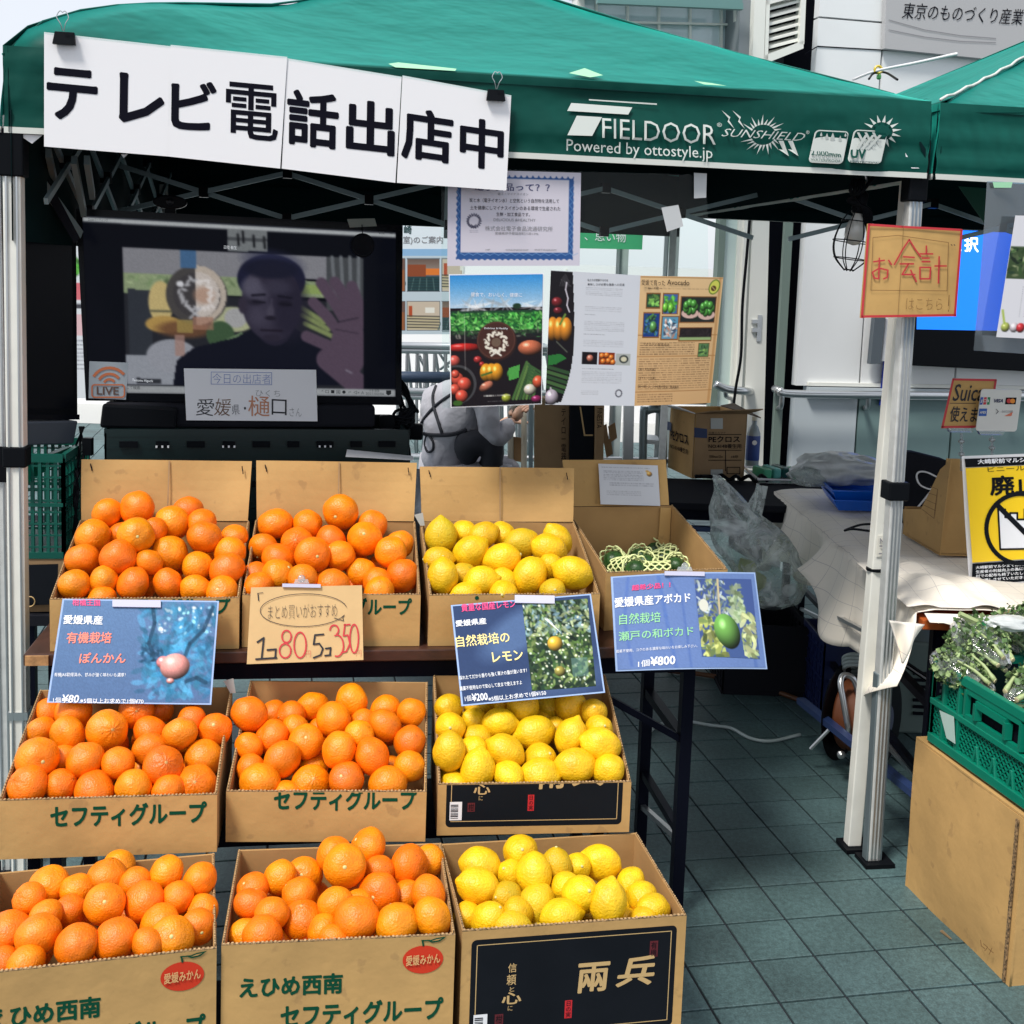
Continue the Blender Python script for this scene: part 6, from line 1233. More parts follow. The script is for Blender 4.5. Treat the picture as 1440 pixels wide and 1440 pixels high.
ke(486, 488, 27, 44, hand); kl([(455, 505), (500, 541)], 34, hand); kl([(470, 452), (500, 446)], 1.5, (26, 20, 36), .8); kl([(466, 462), (500, 468)], 1.3, (36, 26, 44), .7); kl([(482, 520), (490, 524)], 2.5, (120, 110, 130))
cv.rect(392, 8.5, 440, 243, (7, 10, 21)); cv.rect(0, 8.5, 51, 250, (7, 10, 20)); cv.rect(51, 239, 440, 250, (150, 155, 158)); kr(182, 531, 216, 538, (44, 48, 56))
kr(312, 321, 368, 352, (112, 118, 120)); kr(312, 333, 368, 338, (70, 74, 78)); [kl([(x, 331+s), (x+1, 346+s)], 3.4, (26, 28, 32)) for x, s in ((327, -2), (334, -6), (349, 0), (364, 2))]

g_ = cv.a.mean(2, keepdims=True); cv.a = (cv.a*.66+g_*.34)*.92+np.array([10, 13, 24])*.1  # colours greyed, with a faint navy haze mixed into the picture
for _ in range(1): cv.a = (cv.a*2+np.roll(cv.a, 1, 0)+np.roll(cv.a, -1, 0)+np.roll(cv.a, 1, 1)+np.roll(cv.a, -1, 1))/6
cv.noise(.06); M_SCR = attr_mat('screen_picture', .12, emit=.56, spec=.03); cv.mesh('display', sc, M_SCR, tv, lift=.0012, k=1)
TVQ = (TVP[0]+tn_*.003, tn_); TVT = lambda s, a, b, c, m, **k: ptext(s, TVQ, a, b, c, m, tv, **k)
M_SI = mat('screen_ink', (.02, .025, .03), .4); M_SW = mat('screen_glow_ink', (.5, .52, .55), .4, emit=.56, spec=.03)
TVT('Zoomミーティング', (124, 306.3), (152, 307.8), (124, 310.6), M_SI); TVT('して検索', (178, 542), (197, 543), (178, 547), M_SI); TVT('日陸 敏生', (315, 345), (333, 346), (315, 350), M_SW); TVT('Tsutomu Higuchi', (186, 532.5), (215, 534), (186, 537), M_SW)
TVT('^ ロ ■ 図 ● 〃 ◁× A', (452, 547.5), (512, 549.5), (452, 553), M_SI); TVT('11:55', (520, 547), (533, 547.5), (520, 550.5), M_SI); TVT('2021/02/06', (514, 551.5), (540, 552.3), (514, 554.8), M_SI)
TVT('—  ロ  ×', (516, 324.2), (552, 326.2), (516, 328.2), M_SI); flat('icon', TVQ, [(543, 549), (550, 549), (550, 554), (546, 556), (543, 554)], M_SI, tv)
obj('stand_neck', prism(quad((TVP[0]-tn_*.03, tn_), (300, 560), (420, 564), (420, 600), (300, 600)), -tn_*.03), M_BLACKP, tv)
# webcam, tape, hanging black ball
wc = thing('webcam', 'black oval webcam on top of the television frame', 'webcam', PL(240, 300, TVP))
p = PL(239, 284, (TVP[0]-tn_*.0, tn_)); ux = (tvc[1]-tvc[0]).normalized()
obj('body', prism([p+ux*.048*math.cos(a)+ZA*.020*math.sin(a) for a in [i*math.pi/12 for i in range(24)]], -tn_*.03), M_BLACKP, wc, bevel=.004); obj('lens', lathe(p+tn_*.001, [(.012, 0), (.011, .004), (.004, .005)], 16, tn_), M_BEZ, wc); obj('foot', prism(quad((TVP[0]-tn_*.002, tn_), (232, 290), (247, 291), (247, 304), (232, 303)), -tn_*.03), M_BLACKP, wc)
mc = thing('speaker_ball', 'round black speaker hanging from pale tape at the television corner', 'speaker', PL(510, 362, (TVP[0]+tn_*.03, tn_)))
obj('ball', lathe(PL(510, 345, (TVP[0]+tn_*.022, tn_)), [(.001, -.016), (.022, -.015), (.033, -.008), (.036, 0), (.034, .009), (.030, .012), (.028, .010), (.001, .011)], 28, tn_), M_BLACKMAT, mc, smooth=True)
obj('tape', sheet(quad((TVP[0]+tn_*.010, tn_), (488, 308), (527, 307), (530, 318), (492, 320)), .001), mat('tape_grey', (.24, .28, .26), .4), mc); obj('cord', tube([PL(509, 316, (TVP[0]+tn_*.012, tn_)), PL(510, 330, (TVP[0]+tn_*.02, tn_))], .0015, 6), M_BLACKP, mc)
# LIVE sticker
pl = (TVP[0]+tn_*.012, tn_); q = quad(pl, (125.7, 508), (180.5, 510), (177, 562), (124.5, 560)); t = thing('live_sticker', 'small LIVE card with orange signal arcs on the lower left of the television', 'sticker', (q[2]+q[3])/2)
obj('card', sheet(q, .001), mat('sticker_grey', (.34, .38, .42), .3), t); M_LV = mat('live_ink', lin((190, 108, 70)), .5)
for r, w in ((8, 3.4), (16, 3.8), (25, 4)): strokes('signal_arc', pl, [[(154+r*1.02*math.cos(math.radians(a)), 539+r*.95*math.sin(math.radians(a))+2) for a in range(-148, -31, 12)]], w, M_LV, t)
rr_ = [(x, y) for x, y in rrect(129.5, 541, 175, 558.5, 4)]; strokes('border', pl, [rr_+[rr_[0]]], 2, M_LV, t); ptext('LIVE', pl, (136, 543.5), (167, 544), (136, 555), mat('live_text', lin((96, 72, 64)), .5), t, bold=.02)
# name card
pl = (TVP[0]+tn_*.05, tn_); q = quad(pl, (258.5, 518), (444.5, 520), (446.5, 592.5), (262, 591)); t = thing('name_card', 'white laminated name card standing in front of the television', 'name card', (q[2]+q[3])/2)
obj('card', sheet(q, .001), M_PAPERG, t); N_ = lambda s, a, b, c, m, **k: ptext(s, pl, a, b, c, m, t, lift=.0015, **k)
M_LBLUE = mat('light_blue_ink', lin((110, 130, 190)), .5); M_BRN = mat('brown_ink', lin((190, 130, 100)), .5)
strokes('border', pl, [[(297, 523), (382, 524), (382, 541), (297, 540), (297, 523)]], .7, M_LBLUE, t); N_('今日の出店者', (299, 525), (381, 526), (299, 539), M_LBLUE, bold=-.015)
N_('愛', (275.5, 560), (301, 561), (275.5, 584), M_BLKPEN, bold=-.005, shear=.1); N_('媛', (302, 560), (325, 561), (301, 584), mat('dark_brown_ink', lin((110, 80, 60)), .5), bold=-.005, shear=.1); N_('県', (326, 569), (337, 569), (326, 583), M_GREYINK); N_('・', (343, 572), (346, 572), (343, 576), M_BLKPEN)
N_('樋', (349, 556), (379, 557), (349, 585), M_BRN, bold=.0); N_('口', (382, 561), (403, 562), (382, 583), M_BLKPEN, bold=0); N_('さん', (407, 573), (424, 574), (407, 585), M_GREYINK, bold=-.015); N_('ひくち', (359.5, 548), (394, 549), (359.5, 557), M_GREYINK, bold=-.015)
# sound bar
sb = thing('sound_bar', 'black sound bar lying under the television', 'speaker', PL(330, 604, (TVP[0]+tn_*.06, tn_)))
obj('body', prism(quad((TVP[0]+tn_*.04, tn_), (146, 567), (528, 570), (528, 602), (142, 602)), -tn_*.07), M_BLACKMAT, sb, bevel=.012); obj('speaker_pod', prism(quad((TVP[0]+tn_*.07, tn_), (144, 568), (250, 574), (248, 604), (140, 602)), -tn_*.03), M_BLACKP, sb, bevel=.008)
# ---------------------------------------------------------------- crates
def crate(name, label, A, e, nout, L, W_, H, m, nx=9, nz=5, group=None, solid=False):
    """A = lower corner, e along the seen face, nout its outward normal"""
    t = thing(name, label, 'crate', A+e*L/2-nout*W_/2, group); r = -nout
    if solid:
        for a, d_, l_ in ((A, e, L), (A, r, W_), (A+e*L, r, W_), (A+r*W_, e, L)): obj('wall', bar(a+ZA*H/2, a+d_*l_+ZA*H/2, .008, H, side=ZA) if 0 else prism([a, a+d_*l_, a+d_*l_+ZA*H, a+ZA*H], (d_.cross(ZA)).normalized()*.006), m, t)
    for z, h in ((0, .018), (H-.022, .022), (H*.5, .01)):
        mb = MB()
        for a, b in ((A, A+e*L), (A+e*L, A+e*L+r*W_), (A+e*L+r*W_, A+r*W_), (A+r*W_, A)): mb.add(bar(a+ZA*(z+h/2), b+ZA*(z+h/2), .012, h, side=ZA) if 0 else bar(a+ZA*(z+h/2), b+ZA*(z+h/2), .014, h))
        obj('rim', mb.vf, m, t)
    for (a, d_, l_, k) in ((A, e, L, nx), (A, r, W_, max(4, nx*2//3)), (A+e*L, r, W_, max(4, nx*2//3)), (A+r*W_, e, L, nx)):
        mb = MB()
        for i in range(k+1): p = a+d_*(l_*i/k); mb.add(bar(p+ZA*.012, p+ZA*(H-.012), .010 if i % 3 == 0 else .006, .009))
        for j in range(1, nz): z = H*j/nz; mb.add(bar(a+ZA*z, a+d_*l_+ZA*z, .007, .005))
        obj('lattice', mb.vf, m, t)
    obj('base', box(A+e*L/2+r*W_/2+ZA*.004, L, W_, .01, e, r), m, t); return t
cu = ux; cn = tn_
cA = PL(150, 636, (TVP[0]+tn_*.09, tn_)); 
zt0 = PL(150, 603, (TVP[0]+tn_*.09, tn_)).z; zs = [zt0-.115, zt0-.232, zt0-.349, .76]
for k in range(4):
    z = zs[k]; h = .115 if k < 3 else max(.03, zs[2]-.762); a = Vector((cA.x, cA.y, z))
    t = crate('folding_crate', ['dark green folding crate directly under the television', 'dark folding crate second from the top under the television', 'dark folding crate third from the top under the television', 'lowest dark folding crate under the television'][k], a, Vector((cu.x, cu.y, 0)).normalized(), cn, .86, .36, h, M_GREEND, 22, 3, 'folding crates stacked under the television', solid=True)
    for i in range(9):
        p = a+Vector((cu.x, cu.y, 0))*(.06+.092*i)+cn*.012+ZA*h*.55; obj('grip_slot', box(p, .035 if i % 2 else .05, .006, .018, cu, cn), M_BLACKP, t)
        if i in (1, 3, 6): [obj('latch_pin', box(p+cn*.006+Vector((cu.x, cu.y, 0))*.016*j, .005, .004, .006, cu, cn), M_PAPER, t) for j in (-1, 0, 1)]
tt = folding_table('black folding table behind, carrying the television crates', Vector((-1.75, 3.28, 0)), tu, tn, 1.8, .5, .757, M_BLACKMAT)
wp = tag(obj('paper', sheet([P(488, 632, 3.32), P(580, 641, 3.38), P(582, 647, 3.30), P(486, 642, 3.24)], .001), M_PAPER), 'loose white paper lying behind the middle top box flap', 'paper sheet')
# left black screen and its plinth
pl = vplane(0, 3.15, 110, 3.35, 450); n_ = pl[1] if pl[1].dot(CAMP-pl[0]) > 0 else -pl[1]; pl = (pl[0], n_); t = thing('monitor', 'switched off black screen at the left edge behind the white tent leg', 'monitor', PL(40, 600, pl))
obj('casing', prism(quad(pl, (-70, 308), (108, 318), (110, 590), (-60, 592)), -n_*.05), M_BLACKP, t, bevel=.005); obj('display', (quad((pl[0]+n_*.001, n_), (-60, 320), (101, 326), (104, 574), (-54, 576)), [(0, 3, 2, 1)]), M_BEZ, t)
obj('lower_bezel', prism(quad((pl[0]+n_*.004, n_), (-60, 586), (112, 583), (112, 590), (-60, 592)), -n_*.01), M_BEZ, t)
obj('plinth', prism(quad((pl[0]+n_*.03, n_), (-60, 596), (110, 592), (104, 624), (-60, 630)), -n_*.2), mat('plinth_grey', (.055, .065, .085), .35), t, bevel=.004)
# green mesh crate and box at the left
e1 = Vector((math.cos(.15), math.sin(.15), 0)); n1 = Vector((e1.y, -e1.x, 0)); a = P(-40, 785, 3.12)
crate('mesh_crate', 'tall dark green mesh crate under the black screen at the left', a, e1, n1, (P(84, 785, 3.12)-P(-40, 785, 3.12)).length, .32, P(35, 640, 3.12).z-a.z, mat('deep_green_plastic', (.0, .085, .062), .38), 12, 9)
gf = tag(obj('folded_sheet', sheet([P(35, 655, 3.11), P(100, 628, 3.4), P(102, 636, 3.4), P(36, 682, 3.11)], .02), mat('bright_green_plastic', (0, .2, .12), .4)), 'bright green plastic sheet lying on top of the left mesh crate', 'plastic sheet')
t = thing('cardboard_box', 'small cardboard box with dark print under the left mesh crate', 'cardboard box', (a.x+.15, a.y+.15, a.z-.15))
b0 = P(10, 862, 3.12); w_ = .22; obj('carton', box(b0+e1*w_/2-n1*.12, w_, .22, a.z-b0.z-.001, e1, n1), M_CARDD, t)
q = [P(10, 795, 3.115), P(82, 793, 3.125), P(80, 850, 3.125), P(10, 852, 3.115)]; obj('printed_panel', (q, [(0, 3, 2, 1)]), M_BLACKPR, t)
cc = P(62, 846, 3.11); obj('printed_ring', tube([P(42+7*math.cos(k), 846+7*math.sin(k), 3.11) for k in [i*math.pi/8 for i in range(16)]], .0015, 4, closed=True), M_GOLD, t)
t = thing('stool', 'dark stool under the small printed box at the left', 'stool', (b0.x+.1, b0.y+.1, 0)); obj('seat', box(Vector((b0.x+.09, b0.y+.13, b0.z-.03)), .30, .28, .028, e1, n1), M_BLACKMAT, t)
for s in (-.03, .21):
    for v in (.02, .24): obj('leg', box(Vector((b0.x+s, b0.y+v, 0)), .02, .02, b0.z-.03), M_BLACKM, t)
# cable tangle right of the television
t = thing('cable_bundle', 'tangle of black cables and plugs hanging right of the television', 'cable', P(550, 640, 3.7)); Rc = random.Random(2)
for k in range(9):
    pts = [P(556+Rc.uniform(-6, 4), 520+Rc.uniform(0, 40), 3.68), P(Rc.uniform(560, 590), 532+Rc.uniform(0, 60), 3.64), P(Rc.uniform(565, 585), 580+Rc.uniform(-10, 20), 3.6), P(Rc.uniform(535, 560), 590+Rc.uniform(-10, 30), 3.62), P(Rc.uniform(535, 580), 640, 3.66), P(Rc.uniform(540, 585), 700, 3.7)]
    obj('cable', tube(smooth_path(pts, 6), .005, 6), M_BLACKP, t, smooth=True)
for x, y in ((572, 600), (545, 606), (583, 618)): obj('plug', box(P(x, y, 3.62), .05, .03, .05), M_BLACKP, t, bevel=.005)
t = thing('cable', 'thin black cables running down beside the left box flap', 'cable', P(105, 700, 3.25))
for k in range(3): obj('cable', tube(smooth_path([P(112+k*3, 600, 3.35), P(118-k*7, 640, 3.3), P(104+k*3, 690, 3.25), P(108-k*2, 740, 3.22), P(103, 800, 3.2)], 6), .0035, 6), M_BLACKP, t, smooth=True)
obj('plug', box(P(124, 640, 3.3), .025, .02, .05), M_BLACKP, t)
# ================================================================ BEHIND: cartons, trolley, rear table
def flatbox(lab, px, Y, th, m, cat='carton', name='carton'):
    pl = (Vector((0, Y, 0)), Vector((0, -1, 0))); q = quad(pl, *px); t = thing(name, lab, cat, ((q[2]+q[3])/2)); obj('board', prism(q, YA*th), m, t, bevel=.003); return t, pl
t, pl = flatbox('tall brown carton standing below the vegetable poster', [(752, 560), (801, 560), (799, 830), (750, 830)], 5.45, .12, M_CARDD)
ptext('テイロー電器', pl, (789, 575), (796, 575), (789, 648), M_INK, t, vertical=True, lift=.002)
t, pl = flatbox('tall black carton standing beside the brown one', [(802, 555), (836, 555), (833, 830), (799, 830)], 5.40, .12, M_BLACKPR)
obj('printed_line', prism(quad((pl[0]-YA*.002, pl[1]), (815, 572), (817, 572), (823, 611), (821, 612)), -YA*.001), M_GOLD, t); obj('printed_line', prism(quad((pl[0]-YA*.002, pl[1]), (821, 611), (834, 611), (834, 613), (821, 613)), -YA*.001), M_GOLD, t)
t, pl = flatbox('narrow brown carton edge with sideways print right of the black carton', [(837, 555), (850, 555), (846, 830), (834, 830)], 5.38, .12, M_CARDD)
ptext('FINESTA', pl, (847, 574), (846, 602), (840, 574), M_INK, t, lift=.002)
t, pl = flatbox('tall dark metal strip standing left of the brown carton', [(744, 560), (750, 560), (748, 830), (742, 830)], 5.45, .03, M_TRUSS, 'post', 'post')
t = thing('trolley', 'white tube trolley handle standing behind the vegetable poster', 'trolley', P(728, 760, 5.9)); M_TUBE = mat('cream_tube', (.62, .60, .50), .35)
obj('handle', tube(smooth_path([P(718, 780, 5.9), P(718, 600, 5.9), P(719, 578, 5.9), P(727, 568, 5.9), P(735, 578, 5.9), P(737, 600, 5.9), P(736, 780, 5.9)], 5), .016, 10), M_TUBE, t, smooth=True); obj('panel', prism(quad(cpl(5.9), (720, 614), (735, 616), (735, 650), (720, 648)), YA*.01), M_CARDD, t)
t = thing('metal_stand', 'grey metal frame with rounded top standing behind the brown tags', 'stand', P(910, 760, 5.6))
obj('frame', tube(smooth_path([P(903, 780, 5.6), P(905, 592, 5.6), P(910, 578, 5.6), P(926, 576, 5.6), P(932, 590, 5.6), P(930, 780, 5.6)], 5), .02, 8), M_TRUSS, t, smooth=True); obj('post', bar(P(884, 570, 5.7), P(880, 790, 5.7), .05), M_STEEL, t); obj('shelf', prism(quad(cpl(5.6), (907, 618), (930, 620), (930, 626), (907, 624)), YA*.2), M_STEEL, t)
for i, (x, y) in enumerate(((850, 602), (862, 600), (856, 622))): tg = tag(obj('paper_tag', prism(quad(cpl(5.5+.03*i), (x-7, y), (x+3, y-6), (x+6, y+16), (x-3, y+22)), YA*.006), M_CARDD), ['brown paper tag hanging left of the grey metal frame', 'right one of the upper brown paper tags beside the grey frame', 'lowest brown paper tag beside the grey frame'][i], 'paper tag')
rt_ = folding_table('black folding table at the back carrying the printed carton and the tray', Vector((-.35, 4.72, 0)), Vector((1, .01, 0)).normalized(), Vector((-.01, 1, 0)).normalized(), 1.78, .6, .70, M_BLACKMAT)
obj('front_bar', bar(Vector((-.3, 4.70, .60)), Vector((1.4, 4.72, .60)), .03, .02), mat('blue_metal', (.02, .04, .12), .35), rt_)
# printed carton
c0 = G(973, 673, .702); c1 = G(1046, 672, .702); cl_ = G(939, 657, .702); fr = (c1-c0).normalized(); sd = (cl_-c0).normalized(); H_ = (PL(971.6, 582, (c0, -YA))).z-.702
t = thing('printed_carton', 'brown carton with blue squares and black lettering on the rear table', 'carton', (c0+c1)/2); wd_, dp = (c1-c0).length, min(.36, (cl_-c0).length)
obj('front_wall', prism([c0, c1, c1+ZA*H_, c0+ZA*H_], (sd-fr*sd.dot(fr)).normalized()*.006), M_CARDD, t); obj('side_wall', prism([c0, c0+sd*dp, c0+sd*dp+ZA*H_, c0+ZA*H_], fr*.006), M_CARD, t); obj('side_wall', prism([c1, c1+sd*dp, c1+sd*dp+ZA*H_, c1+ZA*H_], -fr*.006), M_CARD, t); obj('back_wall', prism([c0+sd*dp, c1+sd*dp, c1+sd*dp+ZA*H_, c0+sd*dp+ZA*H_], -sd*.006), M_CARD, t)
obj('flap', prism([c0+ZA*H_, c1+ZA*H_, c1+ZA*(H_+.03)+fr*.06-YA*.08, c0+ZA*(H_+.02)+fr*.06-YA*.08], ZA*.005), M_CARDD, t); obj('flap', prism([c1+ZA*H_, c1+sd*dp+ZA*H_, c1+sd*dp+fr*.07+ZA*(H_+.012), c1+fr*.07-ZA*-(H_-.02)], ZA*.005), mat('cardboard_shadowed', lin((74, 60, 46)), .8), t); obj('flap', prism([c0+ZA*H_, c0+sd*dp+ZA*H_, c0+sd*dp-fr*.12+ZA*(H_+.02), c0-fr*.09+ZA*(H_+.03)], ZA*.005), M_PAPER, t)  # the right flap's shadow is put into its dark colour
fpl = (c0, Vector((fr.y, -fr.x, 0))); X_ = lambda s, x0, y0, x1, y1, m=M_INK, **k: ptext(s, fpl, (x0, y0), (x1, y0), (x0, y1), m, t, lift=.003, **k)
X_('PEクロス', 996, 613, 1040, 622, bold=.02); X_('NO.414B養生用', 996, 624, 1042, 630.5, bold=.01); X_('日東エルマテ', 997, 607, 1020, 610); X_('1000mm×25m', 997, 640, 1016, 644); X_('18巻', 1028, 640, 1038, 644)
strokes('printed_line', fpl, [[(996, 611), (1042, 611)], [(996, 633), (1042, 633)], [(996, 647), (1042, 647)], [(1020, 634), (1020, 662)], [(1022, 657), (1040, 657), (1040, 666), (1022, 666), (1022, 657)]], 1, M_INK, t, lift=.003); flat('printed_square', fpl, [(976, 601), (994, 603), (994, 616), (976, 615)], mat('square_blue', lin((34, 52, 92)), .6), t, lift=.003)
flat('tape', fpl, [(999, 588), (1016, 588), (1016, 603), (999, 603)], mat('tape_silver', (.42, .44, .42), .3), t, lift=.0035); flat('tape', fpl, [(999, 660), (1016, 660), (1016, 672), (999, 672)], MATS['tape_silver'], t, lift=.0035)
spl = (c0-fr*.001, -Vector((sd.y, -sd.x, 0)).normalized() if -Vector((sd.y, -sd.x, 0)).normalized().dot(CAMP-c0) > 0 else Vector((sd.y, -sd.x, 0)).normalized())
ptext('PEクロス', spl, (943, 603), (968, 611), (944, 618), M_INK, t, bold=.02, lift=.003); ptext('NO.414B養生用', spl, (943, 623), (968, 632), (943, 630), M_INK, t, bold=.01, lift=.003); flat('printed_square', spl, [(937, 592), (945, 594), (945, 606), (937, 604)], MATS['square_blue'], t, lift=.003)
# bottle
bp_ = G(1057, 658, .702); t = thing('bottle', 'drink bottle with blue label beside the printed carton', 'bottle', bp_); obj('body', lathe(bp_+ZA*.002, [(.030, 0), (.033, .01), (.033, .17), (.022, .20), (.012, .215), (.012, .235)], 18), mat('bottle_clear', (.25, .3, .32), .1), t, smooth=True); obj('label', lathe(bp_+ZA*.04, [(.0338, 0), (.0342, .002), (.0342, .12), (.0338, .122)], 18), mat('label_blue', lin((30, 60, 130)), .4), t, smooth=True); obj('cap', lathe(bp_+ZA*.236, [(.014, 0), (.014, .02)], 12), M_TUBE, t); obj('emblem', lathe(bp_+Vector((0, -.0345, .13)), [(.012, 0), (.012, .001)], 16, -YA), M_PAPER, t)
# tray with green packs, cables, white bag
g0 = G(1066, 680, .704); g1 = G(1150, 682, .704); t = thing('tray', 'clear tray of green packs on the rear table', 'tray', (g0+g1)/2); obj('tray_base', sheet([g0+YA*.35+ZA*.005, g1+YA*.35+ZA*.005, g1+ZA*.005, g0+ZA*.005], .004), M_CLEARP, t); obj('rim', tube([g0+ZA*.02, g1+ZA*.02, g1+YA*.35+ZA*.02, g0+YA*.35+ZA*.02], .006, 6, closed=True), M_PAPER, t)
for k in range(7): p = g0+Vector((.04+.05*k, .12+.03*(k % 3), .008)); obj('pack', box(p, .04, .12, .05, Vector((.9, .3, 0)).normalized(), Vector((-.3, .9, 0)).normalized()), mat('pack_green%s' % 'abc'[k % 3] if False else ['pack_green', 'pack_teal', 'pack_dark'][k % 3], [(.06, .36, .2), (.1, .4, .36), (.02, .1, .1)][k % 3], .25), t, bevel=.01)
t = tag(obj('cable', tube(smooth_path([g0+Vector((-.28+.03*i, .02+.02*math.sin(i*2), .02+.012*math.sin(i*3.3))) for i in range(12)], 4), .009, 6), M_BLACKP, smooth=True), 'black twisted cable lying in front of the printed carton', 'cable')
def blob(name, lab, c, r, m, cat, seed=1, squash=(1, 1, 1), amp=.22, rough=2.2, crease=.1):
    vs = []; fs = []; S, R__ = 48, 32
    for j in range(R__+1):
        th = math.pi*j/R__
        for i in range(S):
            ph = 2*math.pi*i/S; d = Vector((math.sin(th)*math.cos(ph), math.sin(th)*math.sin(ph), math.cos(th))); k = 1+amp*noise.noise(d*rough+Vector((seed*3, 0, 0)))+crease*abs(noise.noise(d*rough*2.6+Vector((seed, 5, 0))))
            vs.append(Vector(c)+Vector((d.x*r*k*squash[0], d.y*r*k*squash[1], max(-.85*r*squash[2], d.z*r*k*squash[2]))))
    for j in range(R__):
        for i in range(S): fs.append((j*S+i, (j+1)*S+i, (j+1)*S+(i+1) % S, j*S+(i+1) % S))
    return obj(name, (vs, fs), m, None, smooth=True) if not isinstance(cat, bpy.types.Object) else obj(name, (vs, fs), m, cat, smooth=True)
M_BAGW = mat('white_bag', (.62, .66, .66), .25, var=.12, vscale=8, distort=2, bump=.6, bscale=20, trans=.15)
p = P(1180, 662, 4.75); t = thing('plastic_bag', 'puffed white plastic bag behind the blue trays', 'plastic bag', (p.x, p.y, .72)); blob('bag', '', p+ZA*.005, .11, M_BAGW, t, 2, (1.7, 1, .62)); blob('bag_fold', '', p+Vector((-.12, -.05, -.02)), .06, M_BAG, t, 5, (1.6, 1, .7)); blob('contents', '', p+Vector((-.05, -.03, .0)), .045, mat('orange_pack', lin((200, 110, 70)), .4), t, 6, (1.2, .8, .8)); obj('tie', tube(smooth_path([p+Vector((.18, -.08, -.01)), p+Vector((.2, -.1, .03)), p+Vector((.23, -.11, -.05))], 4), .006, 6), M_BAGW, t)
# ================================================================ CASH TABLE
TA = G(1298, 872, .70); ca = math.radians(2); cu_, cn_ = Vector((math.cos(ca), math.sin(ca), 0)), Vector((.005, 1, 0)).normalized()
t = folding_table('orange brown folding table under the checked cloth at the right', Vector((TA.x, TA.y, 0)), cu_, cn_, .75, 1.9, .70, M_WOODO)
obj('side_stretcher', bar(G(1128, 990, 0)*0+P(1126, 985, 3.95), P(1330, 1150, 2.95), .03, .02), mat('blue_metal', (.02, .04, .12), .35), t)
obj('side_stretcher', bar(P(1160, 858, 3.9), P(1250, 905, 3.4), .016, .012), M_STEEL, t)
# cloth with a window-check
mc_ = bpy.data.materials.new('checked_linen'); mc_.use_nodes = True; n = mc_.node_tree.nodes; l = mc_.node_tree.links; b = n['Principled BSDF']; b.inputs['Roughness'].default_value = .85; b.inputs['Sheen Weight'].default_value = .2
uv = n.new('ShaderNodeUVMap'); bk = n.new('ShaderNodeTexBrick'); bk.offset = 0; bk.inputs['Scale'].default_value = 1; bk.inputs['Brick Width'].default_value = .075; bk.inputs['Row Height'].default_value = .075; bk.inputs['Mortar Size'].default_value = .0011; bk.inputs['Mortar Smooth'].default_value = .3
bk.inputs['Color1'].default_value = (.84, .78, .68, 1); bk.inputs['Color2'].default_value = (.85, .79, .69, 1); bk.inputs['Mortar'].default_value = (.56, .52, .48, 1); l.new(uv.outputs[0], bk.inputs['Vector'])
nz = n.new('ShaderNodeTexNoise'); nz.inputs['Scale'].default_value = 900; bp__ = n.new('ShaderNodeBump'); bp__.inputs['Strength'].default_value = .2; l.new(uv.outputs[0], nz.inputs['Vector']); l.new(nz.outputs['Fac'], bp__.inputs['Height']); l.new(bp__.outputs[0], b.inputs['Normal']); l.new(bk.outputs['Color'], b.inputs['Base Color'])
tl = thing('tablecloth', 'cream tablecloth with thin window check draped over the cash table', 'tablecloth', (TA.x+.3, TA.y+.9, .70)); zt = .716
def cloth(name, fn, nx, ny, lu, lv, th=True):
    vs = []; uvs = []
    for j in range(ny+1):
        for i in range(nx+1):
            u, v = i/nx, j/ny; r = fn(u, v); p, q_ = r if isinstance(r, tuple) else (r, (u*lu, v*lv)); vs.append(p); uvs.append(q_)
    fs = [(j*(nx+1)+i, j*(nx+1)+i+1, (j+1)*(nx+1)+i+1, (j+1)*(nx+1)+i) for j in range(ny) for i in range(nx)]
    o = obj(name, (vs, fs), mc_, tl, smooth=True); ul = o.data.uv_layers.new(name='UVMap')
    for lp_ in o.data.loops: ul.data[lp_.index].uv = uvs[lp_.vertex_index]
    s = o.modifiers.new('solid', 'SOLIDIFY'); s.thickness = .002; return o
base = Vector((TA.x, TA.y, 0))
def cl_main(u, v):
    # u runs from the front (0) to the back (1); v from the bottom of the left hang over the top to the right
    Y_ = .02+1.86*u; hang = .16+.11*math.sin(u*5.2+.4)**2+.05*math.sin(u*23)+(.06 if u > .93 else 0)*1; s = v*(hang+.8)-hang
    if s < 0:
        k = -s/hang; off = .012+.05*math.sin(u*17+.5)*k+.03*math.sin(u*41)*k+.05*k*k; return base+cn_*(Y_+.02*math.sin(u*30)*k-(.10*k if u < .3 else 0)+.08*k*max(0, u-.8)*5)-cu_*off+ZA*(zt+s*.98-.004*k), (Y_, s)
    r = .012; z = zt+.003*math.sin(u*37+s*19)+.008*noise.noise(Vector((u*9, s*8, 0))); z -= .018*math.exp(-s/.012)
    return base+cn_*Y_+cu_*s+ZA*(z+.006), (Y_, s)
cloth('cloth', cl_main, 120, 50, 1.86, 1.05)
def cl_front(u, v): # gathers over the front edge
    hang = .012+.07*max(0, min(1, (u-.05)*3))*(.8+.3*math.sin(u*9)); k = v
    return base+cu_*(.0+.75*u)-cn_*(.006+.035*math.sin(u*14+1)*k*.5+.03*k)+ZA*(zt-hang*k*1.0+.004)+cn_*(.05*(1-k)*0)
cloth('front_drape', cl_front, 60, 12, .75, .1)
def cl_pile(u, v): # cloth ruck heaped at the left front corner
    a = u*2-1; c_ = v; z = .03*math.exp(-((v-.4)/.2)**2)+.025*math.sin(u*12+v*8)*.4
    return base+cu_*(-.04+.34*u)+cn_*(.02+.5*v)+ZA*(zt+.016+max(0, z)*(1-abs(a)**3))
cloth('ruck', cl_pile, 40, 40, .4, .55)
